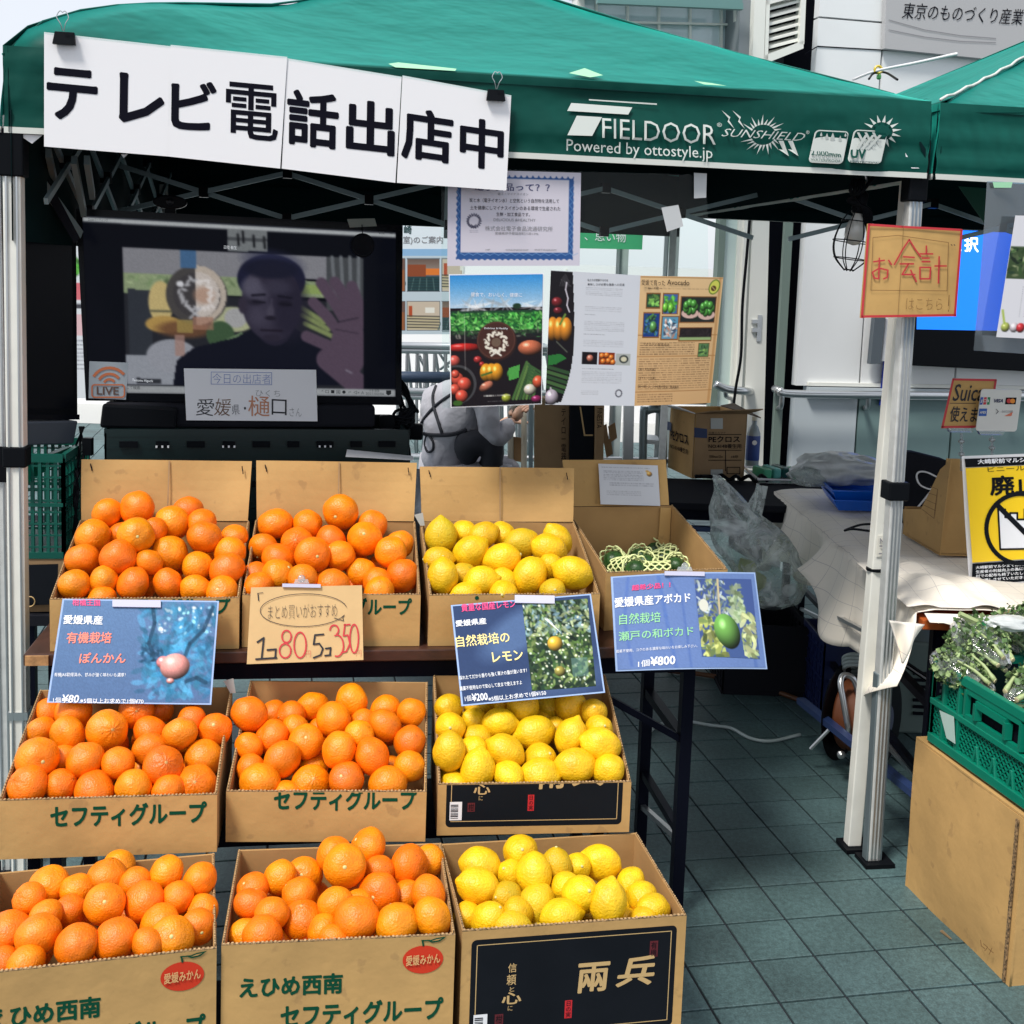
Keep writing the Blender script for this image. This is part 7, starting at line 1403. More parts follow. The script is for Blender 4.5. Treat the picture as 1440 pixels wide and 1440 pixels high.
def corner(name, tl, tr, tip, Y):
    a, b, c = P(*tl, Y), P(*tr, Y), P(*tip, Y)
    cloth(name, lambda u, v: (a*(1-u)+b*u)*(1-v)+c*v+YA*(.02*math.sin(u*7)*math.sin(v*3)), 14, 16, .1, .1)
corner('hanging_corner', (1250, 872), (1300, 878), (1269, 932), 2.86)
# cut cardboard stand, bag, white cable
z0 = .735; c = G(1321, 781, z0); lf_ = G(1270, 751, z0); e_l = (lf_-c); dirl = e_l.normalized(); pL = (c, Vector((-dirl.y, dirl.x, 0)) if Vector((-dirl.y, dirl.x, 0)).dot(CAMP-c) > 0 else Vector((dirl.y, -dirl.x, 0)))
t = thing('cut_cardboard_box', 'cardboard box cut low at one side standing on the checked cloth', 'cardboard box', c)
face = quad(pL, (1337, 647), (1322, 660), (1308, 690), (1295, 716), (1270, 716), (1270, 751), (1321, 781)); fr_ = Vector((-dirl.y, dirl.x, 0)); fr_ = fr_ if fr_.x > 0 else -fr_
obj('side_wall', prism(face, fr_*.005), M_CARD, t); wB = .34; hB = face[0].z-z0
obj('front_wall', prism([c, c+fr_*wB, c+fr_*wB+ZA*hB, c+ZA*hB], dirl*.005), M_CARD, t); obj('far_wall', prism([p+fr_*wB for p in face], fr_*.005), M_CARD2, t); obj('back_wall', prism([lf_, lf_+fr_*wB, lf_+fr_*wB+ZA*.10, lf_+ZA*.10], dirl*.005), M_CARD2, t); obj('floor', prism([c+ZA*.004, c+fr_*wB+ZA*.004, lf_+fr_*wB+ZA*.004, lf_+ZA*.004], ZA*.004), M_CARD2, t)
strokes('cut_line', pL, [[(1309, 684), (1319, 688), (1314, 729), (1297, 716)], [(1305, 693), (1318, 697)], [(1301, 702), (1317, 709)], [(1297, 709), (1316, 718)]], .7, MATS['pencil'], t)
p = lf_+ZA*.02+YA*.25; t = thing('laptop_bag', 'black bag standing behind the cut cardboard box', 'bag', p); b_ = P(1305, 700, p.y); obj('body', prism([P(x, y, p.y) for x, y in ((1272, 636), (1290, 637), (1334, 648), (1342, 760), (1272, 745))], YA*.08), M_BLACKMAT, t, bevel=.01)
wcb = tag(obj('cable', tube(smooth_path([P(x, y, p.y-.03) for x, y in ((1318, 671), (1303, 664), (1292, 664), (1289, 671), (1294, 682), (1308, 688), (1314, 684), (1300, 702), (1289, 715))], 5), .0035, 6), M_PAPER, smooth=True), 'white charging cable looped in front of the black bag', 'cable')
bcb = tag(obj('cable', tube(smooth_path([P(1232, 737, 3.6), P(1210, 738, 3.62), P(1188, 746, 3.62), P(1200, 744, 3.58), P(1232, 748, 3.5)], 5), .004, 6), M_BLACKP, smooth=True), 'black cable end lying on the checked cloth', 'cable')
# blue trays
def tray(px, z, lab, h=.05):
    q = [G(x, y, z) for x, y in px]; cen = sum(q, Vector())/4; inn = [cen+(p-cen)*.82 for p in q]; t = thing('blue_tray', lab, 'tray', cen, 'blue trays on the cash table'); 
    for i in range(4): j = (i+1) % 4; obj('side', prism([q[i]+ZA*h, q[j]+ZA*h, inn[j], inn[i]], ZA*.003), M_BLUETRAY, t)
    obj('base', prism(inn, ZA*.003), M_BLUETRAY, t); obj('rim', tube([p+ZA*h for p in q], .004, 6, closed=True), M_BLUETRAY, t)
tray([(1172, 720), (1262, 722), (1262, 700), (1150, 692)], .735, 'lower blue plastic tray on the back of the checked cloth', .045); tray([(1170, 708), (1262, 710), (1262, 690), (1146, 684)], .765, 'upper blue plastic tray resting in the lower one', .05)
# ---- signs above the cash table
def clipstand(x, y0, y1, Y, lab):
    t = thing('clip_stand', lab, 'clip stand', P(x, y1, Y)); obj('stem', tube([P(x, y1, Y), P(x, y0+6, Y)], .004, 8), M_CLEARP, t); obj('jaw', prism([P(a, b_, Y) for a, b_ in ((x-19, y0-1), (x+19, y0-1), (x+16, y0+5), (x-16, y0+5))], YA*.02), M_CLEARP, t, bevel=.002)
    for k in (.3, .6): obj('joint', lathe(P(x, y0+(y1-y0)*k, Y)-ZA*.008, [(.002, 0), (.010, .005), (.010, .011), (.002, .016)], 14), M_CLEARP, t, smooth=True)
    return t
Yp = c.y-.02; pl = (Vector((0, Yp, 0)), Vector((0, -1, 0)))
q = quad(pl, (1340, 532), (1401.7, 533.5), (1391, 601), (1323.7, 602.5)); t = thing('card_sign', 'handwritten cardboard Suica sign with red border above the cash table', 'sign', (q[2]+q[3])/2); obj('card', sheet(q, .004), MATS['cardboard_sign'], t)
strokes('border', pl, [[(1341, 533.5), (1400, 534.5)], [(1340, 534), (1325, 601)], [(1325, 600.5), (1390, 599.5)], [(1400, 535), (1390, 600)]], 3, M_REDPEN, t, lift=.002); ptext('Suica', pl, (1341, 540), (1384, 540), (1339, 564), M_BLKPEN, t, bold=.01, shear=.2, lift=.002); ptext('使えます', pl, (1337, 571), (1390, 573), (1335, 593), M_BLKPEN, t, bold=.015, lift=.002, shear=.1)
strokes('pen_line', pl, [[(1336, 567), (1372, 567)]], .8, M_BLKPEN, t, lift=.002)
pl = (Vector((0, Yp-.03, 0)), Vector((0, -1, 0))); q = quad(pl, *[(x, y) for x, y in ((1377, 547), (1434.7, 548), (1426.5, 607.5), (1369, 605.5))]); t = thing('card_logo_sign', 'white rounded plate with card payment logos above the cash table', 'sign', (q[2]+q[3])/2)
def mapq(pts): return [(1372+x*57.5+(1-y)*8-4+4, 547+y*59+x*1) for x, y in pts]
def rrn(x0, y0, x1, y1, r): return rrect(x0, y0, x1, y1, r)
M_IVORY = mat('ivory_plate', (.72, .71, .66), .3); obj('plate', prism([PL(*p, pl) for p in mapq([(x, y) for x, y in rrn(0, 0, 1, 1, .07)])], YA*.004), M_IVORY, t)
def lg(pts, m, lift=.0012, nm='logo'): flat(nm, pl, pts, m, t, lift=lift)
for i, c_ in enumerate(((30, 70, 160), (200, 40, 60), (30, 130, 80))): x = 1378+i*5; lg([(x+1, 558.5), (x+4.6, 558.5), (x+3.2, 569), (x-.6, 569)], mat('jcb_%s' % ('blue', 'red', 'green')[i], lin(c_), .4))
ptext('JCB', pl, (1379, 561.5), (1391, 561.7), (1378, 566.5), M_IVORY, t, bold=.03, lift=.002); ptext('VISA', pl, (1398, 561), (1410.5, 561), (1397.5, 566), mat('visa_ink', lin((40, 44, 90)), .4), t, bold=.04, shear=.3, lift=.002)
lg([(1414.5, 559), (1429.5, 559), (1428, 568.5), (1413, 568.5)], M_BLACKPR); 
for x, c_ in ((1418.6, (200, 50, 50)), (1423.6, (230, 140, 40))): lg([(x+3.4*math.cos(a), 563.8+3.4*math.sin(a)) for a in [i*math.pi/9 for i in range(18)]], mat('circle_%s' % ('red' if c_[0] == 200 else 'orange'), lin(c_), .4), .002+.0004*(c_[0] > 200))
lg([(1377, 574.5), (1388, 574.5), (1387, 585), (1376, 585)], mat('amex_blue', lin((40, 90, 170)), .4)); ptext('AMEX', pl, (1378, 578), (1386.6, 578), (1377.5, 581.5), M_IVORY, t, bold=.03, lift=.002); ptext('〉', pl, (1400, 575), (1404, 575), (1400, 582), M_INK, t, lift=.002)
ptext('DISCOVER', pl, (1409, 577), (1424.5, 577.2), (1409, 580), M_GREYINK, t, lift=.002); lg([(1424, 579), (1422, 585), (1412, 585)], mat('disc_orange', lin((220, 120, 90)), .4), .002)
clipstand(1352, 603, 662, Yp-.01, 'clear clip stand holding the Suica sign'); clipstand(1395, 607, 645, Yp-.04, 'clear clip stand holding the card logo plate')
# yellow notice
pl = (Vector((0, Yp-.07, 0)), Vector((-.12, -1, 0)).normalized()); q = quad(pl, (1352.5, 641.5), (1523, 635), (1530, 815), (1363.5, 827)); t = thing('yellow_notice', 'yellow and black notice about plastic bags clipped to the cash table', 'notice', (q[2]+q[3])/2)
bn = lambda u, v: -.008*math.exp(-u*6)*math.sin(v*3.1)
obj('sheet', sheet(q, .0006, 10, 6, bn), M_PAPER, t, smooth=True); M_YEL = mat('notice_yellow', lin((246, 206, 24)), .35)
flat('printed_band', pl, [(1356, 645), (1520, 639), (1521, 650), (1357.5, 657)], M_BLACKPR, t, lift=.003); flat('printed_field', pl, [(1357.5, 658), (1521, 651), (1525, 780), (1367, 791)], M_YEL, t, lift=.003); flat('printed_band', pl, [(1367, 792.5), (1525, 781.5), (1527, 811), (1366, 822.5)], M_BLACKPR, t, lift=.003)
Y_ = lambda s, a, b, c, m=M_BLACKPR, **k: ptext(s, pl, a, b, c, m, t, lift=.0045, **k)
Y_('大崎駅前マルシェよりお願い', (1374, 645.5), (1500, 640), (1374.5, 652.5), M_WHITEINK, bold=.03); Y_('ビニールレジ袋', (1388, 656), (1482, 652), (1388.5, 663.5)); Y_('廃止', (1391, 669), (1460, 666), (1392, 697), bold=.03)
for i, s in enumerate(('大崎駅前マルシェでは2021年2月1日より環境への配慮と', '生産者の利益向上の為にビニールレジ袋の使用を廃止し', '村での配布も終了いたします。袋が必要な方には紙袋を', 'をお渡しさせていただきます。皆様のご協力をお願い致')): Y_(s, (1371.5+i*.1, 795.5+i*6), (1524, 785+i*6), (1371.6+i*.1, 800+i*6), M_WHITEINK, bold=.02)
cx, cy = 1434.5, 743; rg = [(cx+48*math.cos(a), cy+49*math.sin(a)) for a in [i*math.pi/24 for i in range(48)]]; strokes('printed_ring', pl, [rg+[rg[0]]], 6, M_BLACKPR, t, lift=.0045)
bagp = [(1403, 716), (1413, 716), (1413, 727), (1420, 727), (1420, 721), (1430, 721), (1430, 730), (1440, 730), (1440, 716), (1462, 716), (1464, 771), (1406, 772)]
flat('printed_bag', pl, bagp, M_WHITEINK, t, lift=.0038); strokes('printed_outline', pl, [bagp+[bagp[0]]], 2.6, M_BLACKPR, t, lift=.0045); strokes('printed_bar', pl, [[(1400, 708), (1470, 778)]], 7, M_BLACKPR, t, lift=.005)
# ---- caged work lamp
Yl = 3.25; cp = P(1203, 322, Yl); t = thing('work_lamp', 'caged work lamp with unlit bulb hanging from the tent frame', 'lamp', P(1197, 388, Yl)); ax = Vector((.10, 0, 1)).normalized()
obj('bulb', lathe(cp, [(.001, -.045), (.016, -.041), (.027, -.022), (.027, 0), (.020, .022), (.013, .035), (.013, .045)], 20, ax), mat('bulb_glass', (.55, .55, .52), .12), t, smooth=True); obj('socket', lathe(cp, [(.017, .042), (.020, .05), (.020, .095), (.008, .11)], 16, ax), M_BLACKP, t, smooth=True)
s_ = ax.orthogonal().normalized(); t_ = ax.cross(s_)
for i in range(8):
    a = i*math.pi/4+.2; d = s_*math.cos(a)+t_*math.sin(a); obj('cage_wire', tube(smooth_path([cp+ax*.055+d*.018, cp+ax*.02+d*.040, cp-ax*.035+d*.055, cp-ax*.08+d*.046, cp-ax*.115+d*.012], 5), .0016, 6), M_BLACKP, t, smooth=True)
for z, r in ((-.035, .055), (-.082, .045), (.02, .040), (-.112, .014)): obj('cage_ring', tube([cp+ax*z+(s_*math.cos(k)+t_*math.sin(k))*r for k in [i*math.pi/12 for i in range(24)]], .0016, 6, closed=True), M_BLACKP, t, smooth=True)
obj('hook', tube(smooth_path([cp+ax*.11, cp+ax*.13+RT*.01, cp+ax*.16, cp+ax*.2+RT*.006], 5), .003, 6), M_STEEL, t); obj('cord', tube(smooth_path([cp+ax*.1, cp+ax*.15+RT*.03, cp+ax*.19+RT*.05, cp+ax*.23+RT*.02, cp+ax*.3], 6), .006, 6), M_BLACKP, t, smooth=True)
for k in range(4): obj('cord', tube(smooth_path([P(1200+k*4, 252, Yl-.02), P(1196+k*6, 268, Yl-.03), P(1205-k*4, 282, Yl-.02), P(1214+k*3, 296, Yl-.02), P(1222, 330, Yl)], 6), .006, 6), M_BLACKP, t, smooth=True)
t = thing('hanging_cable', 'thin black cable hanging in front of the door frame', 'cable', P(1032, 700, 6.1)); obj('cable', tube(smooth_path([P(1055, 300, 6.1), P(1050, 360, 6.1), P(1044, 430, 6.1), P(1042, 500, 6.1), P(1034, 550, 6.1), P(1030, 600, 6.1), P(1032, 690, 6.1)], 6), .008, 6), M_BLACKP, t, smooth=True)
# ================================================================ BIG CARTON, GREEN CRATE, GREENS
A = Vector((1.108, 3.012, 0)); ed = (Vector((1.203, 2.562, 0))-A).normalized(); no = Vector((ed.y, -ed.x, 0)); no = no if no.x < 0 else -no; r_ = -no
t = thing('large_carton', 'large plain cardboard box on the floor under the green crate', 'cardboard box', A+ed*.23+r_*.3); Lb, Wb, Hb = .46, .52, .412
def bulge(q, amt): return sheet(q, .006, 14, 12, lambda u, v: amt*math.sin(math.pi*u)*math.sin(math.pi*v)+.002*math.sin(u*9+v*5))
pA = A+ed*Lb; obj('side_wall', bulge([A+ZA*Hb, pA+ZA*(Hb-.004), pA, A], .012), M_CARD, t, smooth=True); obj('front_wall', bulge([pA+ZA*(Hb-.004), pA+r_*Wb+ZA*Hb, pA+r_*Wb, pA], .006), M_CARD, t, smooth=True)
obj('back_wall', prism([A, A+r_*Wb, A+r_*Wb+ZA*Hb, A+ZA*Hb], ed*.006), M_CARD, t); obj('far_wall', prism([A+r_*Wb, pA+r_*Wb, pA+r_*Wb+ZA*Hb, A+r_*Wb+ZA*Hb], no*.006), M_CARD, t); obj('top', prism([A+ZA*(Hb+.001), pA+ZA*(Hb-.003), pA+r_*Wb+ZA*(Hb+.001), A+r_*Wb+ZA*(Hb+.001)], ZA*.005), M_CARD, t)
obj('seam_flap', prism([pA+no*.004+ZA*.004-ed*.02, pA+no*.004+ZA*.004-ed*.012, pA+no*.004+ZA*.40-ed*.012, pA+no*.004+ZA*.40-ed*.02], no*.004), M_CUT, t)
bp2 = (A+no*.016, no); strokes('pen_mark', bp2, [[(1380, 1322), (1381, 1330), (1386, 1334)], [(1384, 1327), (1390, 1332), (1386, 1337)], [(1391, 1334), (1398, 1340)], [(1396, 1333), (1392, 1342)]], 1, MATS['pencil'], t, lift=.002)
obj('torn_tape', prism([G(1322, 1310, .003), G(1325, 1309, .01), G(1338, 1321, .006), G(1335, 1320, .003)], ZA*.003), M_CARDD, t)
# green crate with bracing, built on the seen long side
cb = G(1307, 1040, .425); cb = Vector((cb.x, cb.y, .424)); Hc = P(1313, 926, cb.y).z-.424; Lc, Wc = .52, .36
t = thing('green_crate', 'bright green plastic crate filled with bagged greens at the right', 'crate', cb+ed*Lc/2+r_*Wc/2)
def face_frame(o, e, n_, L_, nm='side'):
    P_ = lambda s, z, k=0: o+e*s+ZA*z+n_*k
    mb = MB()
    for z, h in ((.012, .024), (Hc-.012, .024), (Hc*.50, .016)): mb.add(bar(P_(0, z), P_(L_, z), .016, h))
    for s in [0, .055, .12] + [L_-.12, L_-.055, L_]: mb.add(bar(P_(s, .01), P_(s, Hc-.01), .014, .012))
    for s in (.19, .26, .33): 
        if s < L_-.12: mb.add(bar(P_(s, .01), P_(s+.014, Hc*.30), .008, .008)); mb.add(bar(P_(s+.028, .01), P_(s+.014, Hc*.30), .008, .008))
    obj(nm+'_frame', mb.vf, M_GREENP, t, bevel=.002)
    mb = MB(); 
    for x0, x1, z0_, z1_, st in ((.12, L_-.12, .02, Hc*.48, .018), (.005, .055, .02, Hc*.48, .018), (.06, .115, .02, Hc*.48, .018), (.06, .115, Hc*.54, Hc*.95, .018), (L_-.12, L_-.06, .02, Hc*.48, .018), (L_-.12, L_-.06, Hc*.54, Hc*.95, .018)):
        h = z1_-z0_; x = x0-h
        while x < x1:
            for sg_ in (0, 1):
                a0, a1 = max(x, x0), min(x+h, x1)
                if a1 > a0:
                    za, zb = (z0_+(a0-x), z0_+(a1-x)) if sg_ == 0 else (z1_-(a0-x), z1_-(a1-x)); mb.add(bar(P_(a0, za, -.003), P_(a1, zb, -.003), .0035, .003))
            x += st
    obj('lattice', mb.vf, M_GREENP, t)
    mb = MB(); 
    for a_, b_ in (((.15, Hc*.56), (.15, Hc*.86)), ((.15, Hc*.86), (L_-.15, Hc*.86)), ((L_-.15, Hc*.86), (L_-.15, Hc*.56)), ((.15, Hc*.56), (L_-.15, Hc*.56))): mb.add(bar(P_(*a_), P_(*b_), .012, .014))
    for a_, b_ in (((.20, Hc*.60), (.20, Hc*.78)), ((.20, Hc*.78), (L_-.20, Hc*.78)), ((L_-.20, Hc*.78), (L_-.20, Hc*.60))): mb.add(bar(P_(*a_, .004), P_(*b_, .004), .014, .018))
    obj('handle', mb.vf, M_GREENP, t); obj('backing', prism([P_(.125, Hc*.53, -.012), P_(L_-.125, Hc*.53, -.012), P_(L_-.125, Hc*.92, -.012), P_(.125, Hc*.92, -.012)], -n_*.002), M_DARK, t)  # dark sheet paints the shade behind the handle opening
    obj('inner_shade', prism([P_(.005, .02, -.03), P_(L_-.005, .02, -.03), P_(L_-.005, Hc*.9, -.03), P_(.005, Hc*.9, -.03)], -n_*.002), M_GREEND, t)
face_frame(cb, ed, no, Lc, 'side'); face_frame(cb+r_*Wc, ed, r_, Lc, 'side'); face_frame(cb, r_, -ed, Wc, 'end'); face_frame(cb+ed*Lc, r_, ed, Wc, 'end'); obj('base', box(cb+ed*Lc/2+r_*Wc/2+ZA*.002, Lc, Wc, .01, ed, r_), M_GREENP, t)
tpl = (cb+no*.012, no); obj('torn_label', sheet(quad(tpl, (1321, 999), (1341, 1008), (1343, 1046), (1331, 1038)), .001), mat('label_pale', (.42, .55, .5), .4), t)
M_LEAF = mat('leaf_green', (.085, .16, .05), .5, var=.45, vscale=40, objvar=.15); M_LEAFP = mat('leaf_pale', (.27, .37, .15), .5, var=.3, vscale=40); M_STEM = mat('stem_pale', (.34, .42, .19), .5); M_CUTST = mat('stem_cut', (.62, .55, .32), .6)
def greens(x, y, dz, ang, lab, r=.085, seed=1, n=150, Lg=.22):
    R4 = random.Random(seed); pl_ = (cb+r_*Wc*.45+ZA*(Hc+dz), ZA); p = PL(x, y, pl_); d = Vector((math.cos(ang), math.sin(ang), -.25)).normalized(); s = d.cross(ZA).normalized(); up_ = s.cross(d)
    t = thing('bagged_greens', lab, 'vegetables', p-ZA*r*.7, 'bagged leafy greens in the green crate'); root = p+d*Lg*.42
    for mm, cnt, nm in ((M_LEAF, n*4, 'dark_leaves'), (M_LEAFP, n*2, 'pale_leaves')):
        mb = MB()
        for _ in range(cnt):
            a = R4.uniform(0, 6.28); rr = r*math.sqrt(R4.random())*.98; k = R4.uniform(-.55, .35); w = rr*(1 if k < .05 else 1-(k-.05)*2.2); c_ = p+d*Lg*k+(s*math.cos(a)+up_*math.sin(a))*max(.01, w); sz = R4.uniform(.005, .011)
            o1 = Vector((R4.uniform(-1, 1), R4.uniform(-1, 1), R4.uniform(-1, 1))).normalized(); o2 = o1.cross(Vector((R4.uniform(-1, 1), R4.uniform(-1, 1), R4.uniform(-1, 1)))).normalized(); nn_ = o1.cross(o2)
            ps = [c_-o1*sz, c_-o1*sz*.2+o2*sz*.7+nn_*sz*.3, c_+o1*sz*.5+o2*sz*.5-nn_*sz*.2, c_+o1*sz+nn_*sz*.3, c_+o1*sz*.5-o2*sz*.6-nn_*sz*.2, c_-o1*sz*.2-o2*sz*.7+nn_*sz*.35]; mb.add((ps+[c_], [(i, (i+1) % 6, 6) for i in range(6)]))
        obj(nm, mb.vf, mm, t, smooth=True)
    for k in range(4):
        a = k*1.7+seed; q0 = root+(s*math.cos(a)+up_*math.sin(a))*.022; q1 = p+(s*math.cos(a)+up_*math.sin(a))*.05-d*Lg*.15
        st = obj('stalk', tube(smooth_path([q1, (q0+q1)/2+up_*.006, q0], 4), [.003]*4+[.0045]*3+[.0065]*2, 8), M_STEM, t, smooth=True); obj('cut_end', lathe(q0, [(.0066, 0), (.006, .002), (.002, .0025)], 10, d), M_CUTST, t)
    vs = []; fs = []; S_, R_n = 32, 20
    for j in range(R_n+1):
        k = j/R_n
        for i in range(S_):
            ph = 2*math.pi*i/S_; prof = math.sin(math.pi*min(1, .06+k*.92))**.55; nv = 1+.10*noise.noise(Vector((math.cos(ph)*2, math.sin(ph)*2, k*5+seed)))+.05*math.sin(ph*9+k*8); c_ = p+d*(k-.58)*Lg*1.16
            vs.append(c_+(s*math.cos(ph)+up_*math.sin(ph)*.8)*r*1.12*prof*(1-.42*k)*nv)
    for j in range(R_n):
        for i in range(S_): fs.append((j*S_+i, j*S_+(i+1) % S_, (j+1)*S_+(i+1) % S_, (j+1)*S_+i))
    obj('bag', (vs, fs), M_GBAG, t, smooth=True)
M_GBAG = film_mat('greens_bag', (.96, .99, .97), .25, .08, .08, wr=.4, wscale=18)
greens(1388, 912, .035, -1.25, 'bagged greens on top of the heap near the crate corner', .066, 1, 170, .17); greens(1362, 950, -.01, -.9, 'bagged greens lying lowest at the left inside the green crate', .050, 2, 130, .15); greens(1442, 900, .03, -1.5, 'bagged greens at the right edge behind the top bag', .07, 3, 170, .17); greens(1446, 968, .0, -2.6, 'bagged greens lying at the front right of the green crate', .058, 4, 150, .17)
greens(1420, 930, -.04, -1.2, 'bagged greens underneath, seen between the top bag and the crate rim', .065, 7, 120, .16)
p = P(1418, 876, 3.0); t = thing('white_vegetable_bag', 'small white vegetable bag with green tape against the cloth', 'vegetables', p-ZA*.03); blob('bag', '', p, .04, M_BAGW, t, 9, (1.6, .9, .5)); obj('tie', tube([p+Vector((-.07, 0, -.0)), p+Vector((-.05, -.01, -.03))], .008, 6), mat('tie_green', (.02, .35, .1), .4), t); obj('stalk', tube([p+Vector((-.13, 0, .02)), p+Vector((-.06, 0, -.01))], .008, 6), M_STEM, t)
# ================================================================ UNDER THE TENT
# hanging clear bag on dark crate
ccA = P(1035, 935, 4.45); ccA.z = 0; t = crate('dark_crate', 'dark plastic crate under the clear bag at the back of the tent', Vector((P(1020, 850, 4.5).x, 4.45, .0)), XA, -YA, .33, .35, .28, M_BLACKMAT, 10, 6, solid=True)
c_ = Vector((P(1065, 800, 4.3).x, 4.40, .31)); t2 = thing('plastic_bag', 'big clear plastic bag of yellowish vegetables on the dark crate', 'plastic bag', (c_.x, c_.y, .285))
vs = []; fs = []; S_, Rn = 56, 36; px_prof = [(668, 1003, 1012), (690, 1006, 1035), (715, 1000, 1060), (745, 1000, 1095), (775, 1010, 1118), (800, 1025, 1130), (825, 1035, 1132), (845, 1045, 1125), (855, 1070, 1100)]
for j in range(Rn+1):
    f = j/Rn*(len(px_prof)-1); i0 = min(int(f), len(px_prof)-2); fr0 = f-i0; y, xa, xb = [px_prof[i0][k]*(1-fr0)+px_prof[i0+1][k]*fr0 for k in range(3)]
    a_, b_ = P(xa, y, 4.35), P(xb, y, 4.35); cc_ = (a_+b_)/2; rx = (b_-a_).length/2
    for i in range(S_): ph = 2*math.pi*i/S_; nv = 1+.20*noise.noise(Vector((math.cos(ph)*1.8, math.sin(ph)*1.8, j*.16)))+.07*math.sin(ph*7+j*.15)+.05*noise.noise(Vector((ph*4, j*.05, 4))); vs.append(cc_+Vector((math.cos(ph)*rx*nv, math.sin(ph)*rx*.7*nv, 0)))
for j in range(Rn):
    for i in range(S_): fs.append((j*S_+i, (j+1)*S_+i, (j+1)*S_+(i+1) % S_, j*S_+(i+1) % S_))
obj('bag', (vs, fs), M_BAG, t2, smooth=True)
for h in ([(1003, 672), (1012, 690), (1040, 730), (1062, 770)], [(1066, 680), (1060, 715), (1050, 745), (1060, 775)], [(1075, 770), (1070, 755), (1078, 750), (1083, 762), (1076, 775)]): obj('handle', tube(smooth_path([P(x, y, 4.33) for x, y in h], 5), [.006]*40 if 0 else .006, 8), M_BAG, t2, smooth=True)
hb_ = [P(1066, 682, 4.38), P(1080, 684, 4.38), P(1062, 770, 4.38), P(1040, 730, 4.38)]; obj('handle_sheet', sheet([hb_[0], hb_[1], hb_[2], hb_[3]], .001), M_BAG, t2)
for k in range(2): obj('contents', lathe(P(1050+k*14, 800+(k % 2)*18, 4.42), [(.001, -.04), (.035, -.02), (.04, .01), (.001, .05)], 12, Vector((.3*k-.6, 0, 1))), mat('yellow_green_veg', (.35, .38, .12), .5), t2, smooth=True)
bc_ = crate('blue_crate', 'dark blue crate under the cash table', Vector((P(1165, 930, 4.15).x, 4.2, .0)), XA, -YA, .34, .3, .30, mat('blue_crate_plastic', (.006, .014, .07), .4), 10, 6, solid=True)
# hosepipe, white cable
tag(obj('brown_hose', tube(smooth_path([G(940, 943, .012), G(985, 948, .012), G(1040, 958, .012), G(1090, 972, .012), G(1130, 987, .012), G(1180, 1010, .012)], 6), .010, 8), mat('brown_rubber', (.09, .035, .012), .5), smooth=True), 'brown hose lying across the floor under the tent', 'hose')
tag(obj('white_cable', tube(smooth_path([G(905, 1040, .008), G(925, 1020, .008), G(960, 1014, .008), G(1000, 1020, .008), G(1028, 1024, .008), G(1055, 1038, .008), G(1085, 1042, .008), G(1125, 1033, .008)], 6), .006, 8), mat('grey_cable', (.35, .42, .42), .4), smooth=True), 'pale cable winding over the floor behind the table legs', 'cable')
# cable reel
rc = P(1212, 1012, 3.80); rc.z = max(rc.z, .175); axr = Vector((.75, -.62, .05)).normalized(); t = thing('cable_reel', 'black cable reel with chrome handle standing behind the tent legs', 'cable reel', (rc.x, rc.y, 0))
for o_ in (-.07, .07): obj('flange', lathe(rc+axr*o_, [(.001, -.003), (.16, -.003), (.165, 0), (.16, .003), (.001, .004)], 40, axr), M_BLACKP, t, smooth=False)
obj('cable_winding', lathe(rc, [(.08, -.062)]+[(.115+.008*(i % 2), -.055+i*.011) for i in range(11)]+[(.08, .062)], 32, axr), mat('orange_brown_cable', (.16, .05, .02), .45), t, smooth=True)
obj('hub', lathe(rc+axr*.075, [(.06, 0), (.055, .012), (.02, .014)], 24, axr), mat('reel_grey', (.06, .07, .12), .35), t)
hh = [P(1210, 985, 3.72), P(1200, 955, 3.72), P(1186, 950, 3.72), P(1182, 962, 3.7), P(1186, 985, 3.68), P(1194, 1030, 3.66)]; obj('handle', tube(smooth_path(hh, 6), .010, 10), M_STEEL, t, smooth=True); obj('foot', tube([P(1166, 1026, 3.7), P(1140, 1053, 3.74)], .006, 6), M_STEEL, t); obj('knob', lathe(P(1182, 1060, 3.65), [(.012, 0), (.014, .01), (.006, .02)], 12, -YA), M_STEEL, t)
for k in range(4): obj('coil', tube([P(1200+14*math.cos(a), 935+7*math.sin(a)+k*5-8, 3.85+.05*math.sin(a)) for a in [i*math.pi/10 for i in range(20)]], .007, 6, closed=True), mat('grey_cable', (.35, .42, .42), .4), t, smooth=True)
# grey machine with vents
t = thing('machine', 'grey green floor machine with black vent slats behind the cable reel', 'machine', P(1300, 1010, 4.1)); mq = [P(1258, 900, 4.1), P(1350, 908, 4.1), P(1348, 1030, 4.1), P(1254, 1010, 4.1)]; mm_ = mat('machine_grey', (.12, .17, .16), .45)
low = [Vector((p.x, p.y, 0)) for p in (mq[3], mq[2])]; obj('housing', hexa([low[0], low[1], low[1]+YA*.4, low[0]+YA*.4], [mq[0], mq[1], mq[1]+YA*.4, mq[0]+YA*.4]), mm_, t, bevel=.01)
for i in range(7): y = 945+i*9.4; obj('vent_slat', prism([P(1285, y, 4.09), P(1335, y+2, 4.09), P(1335, y+6, 4.09), P(1284, y+4, 4.09)], YA*.005), M_DARK, t)
obj('black_pipe', tube([P(1256, 922, 4.0), P(1315, 962, 3.95)], .012, 8), M_BLACKP, t); obj('steel_rod', tube([P(1258, 925, 3.98), P(1316, 964, 3.93)], .003, 6), M_STEEL, t)
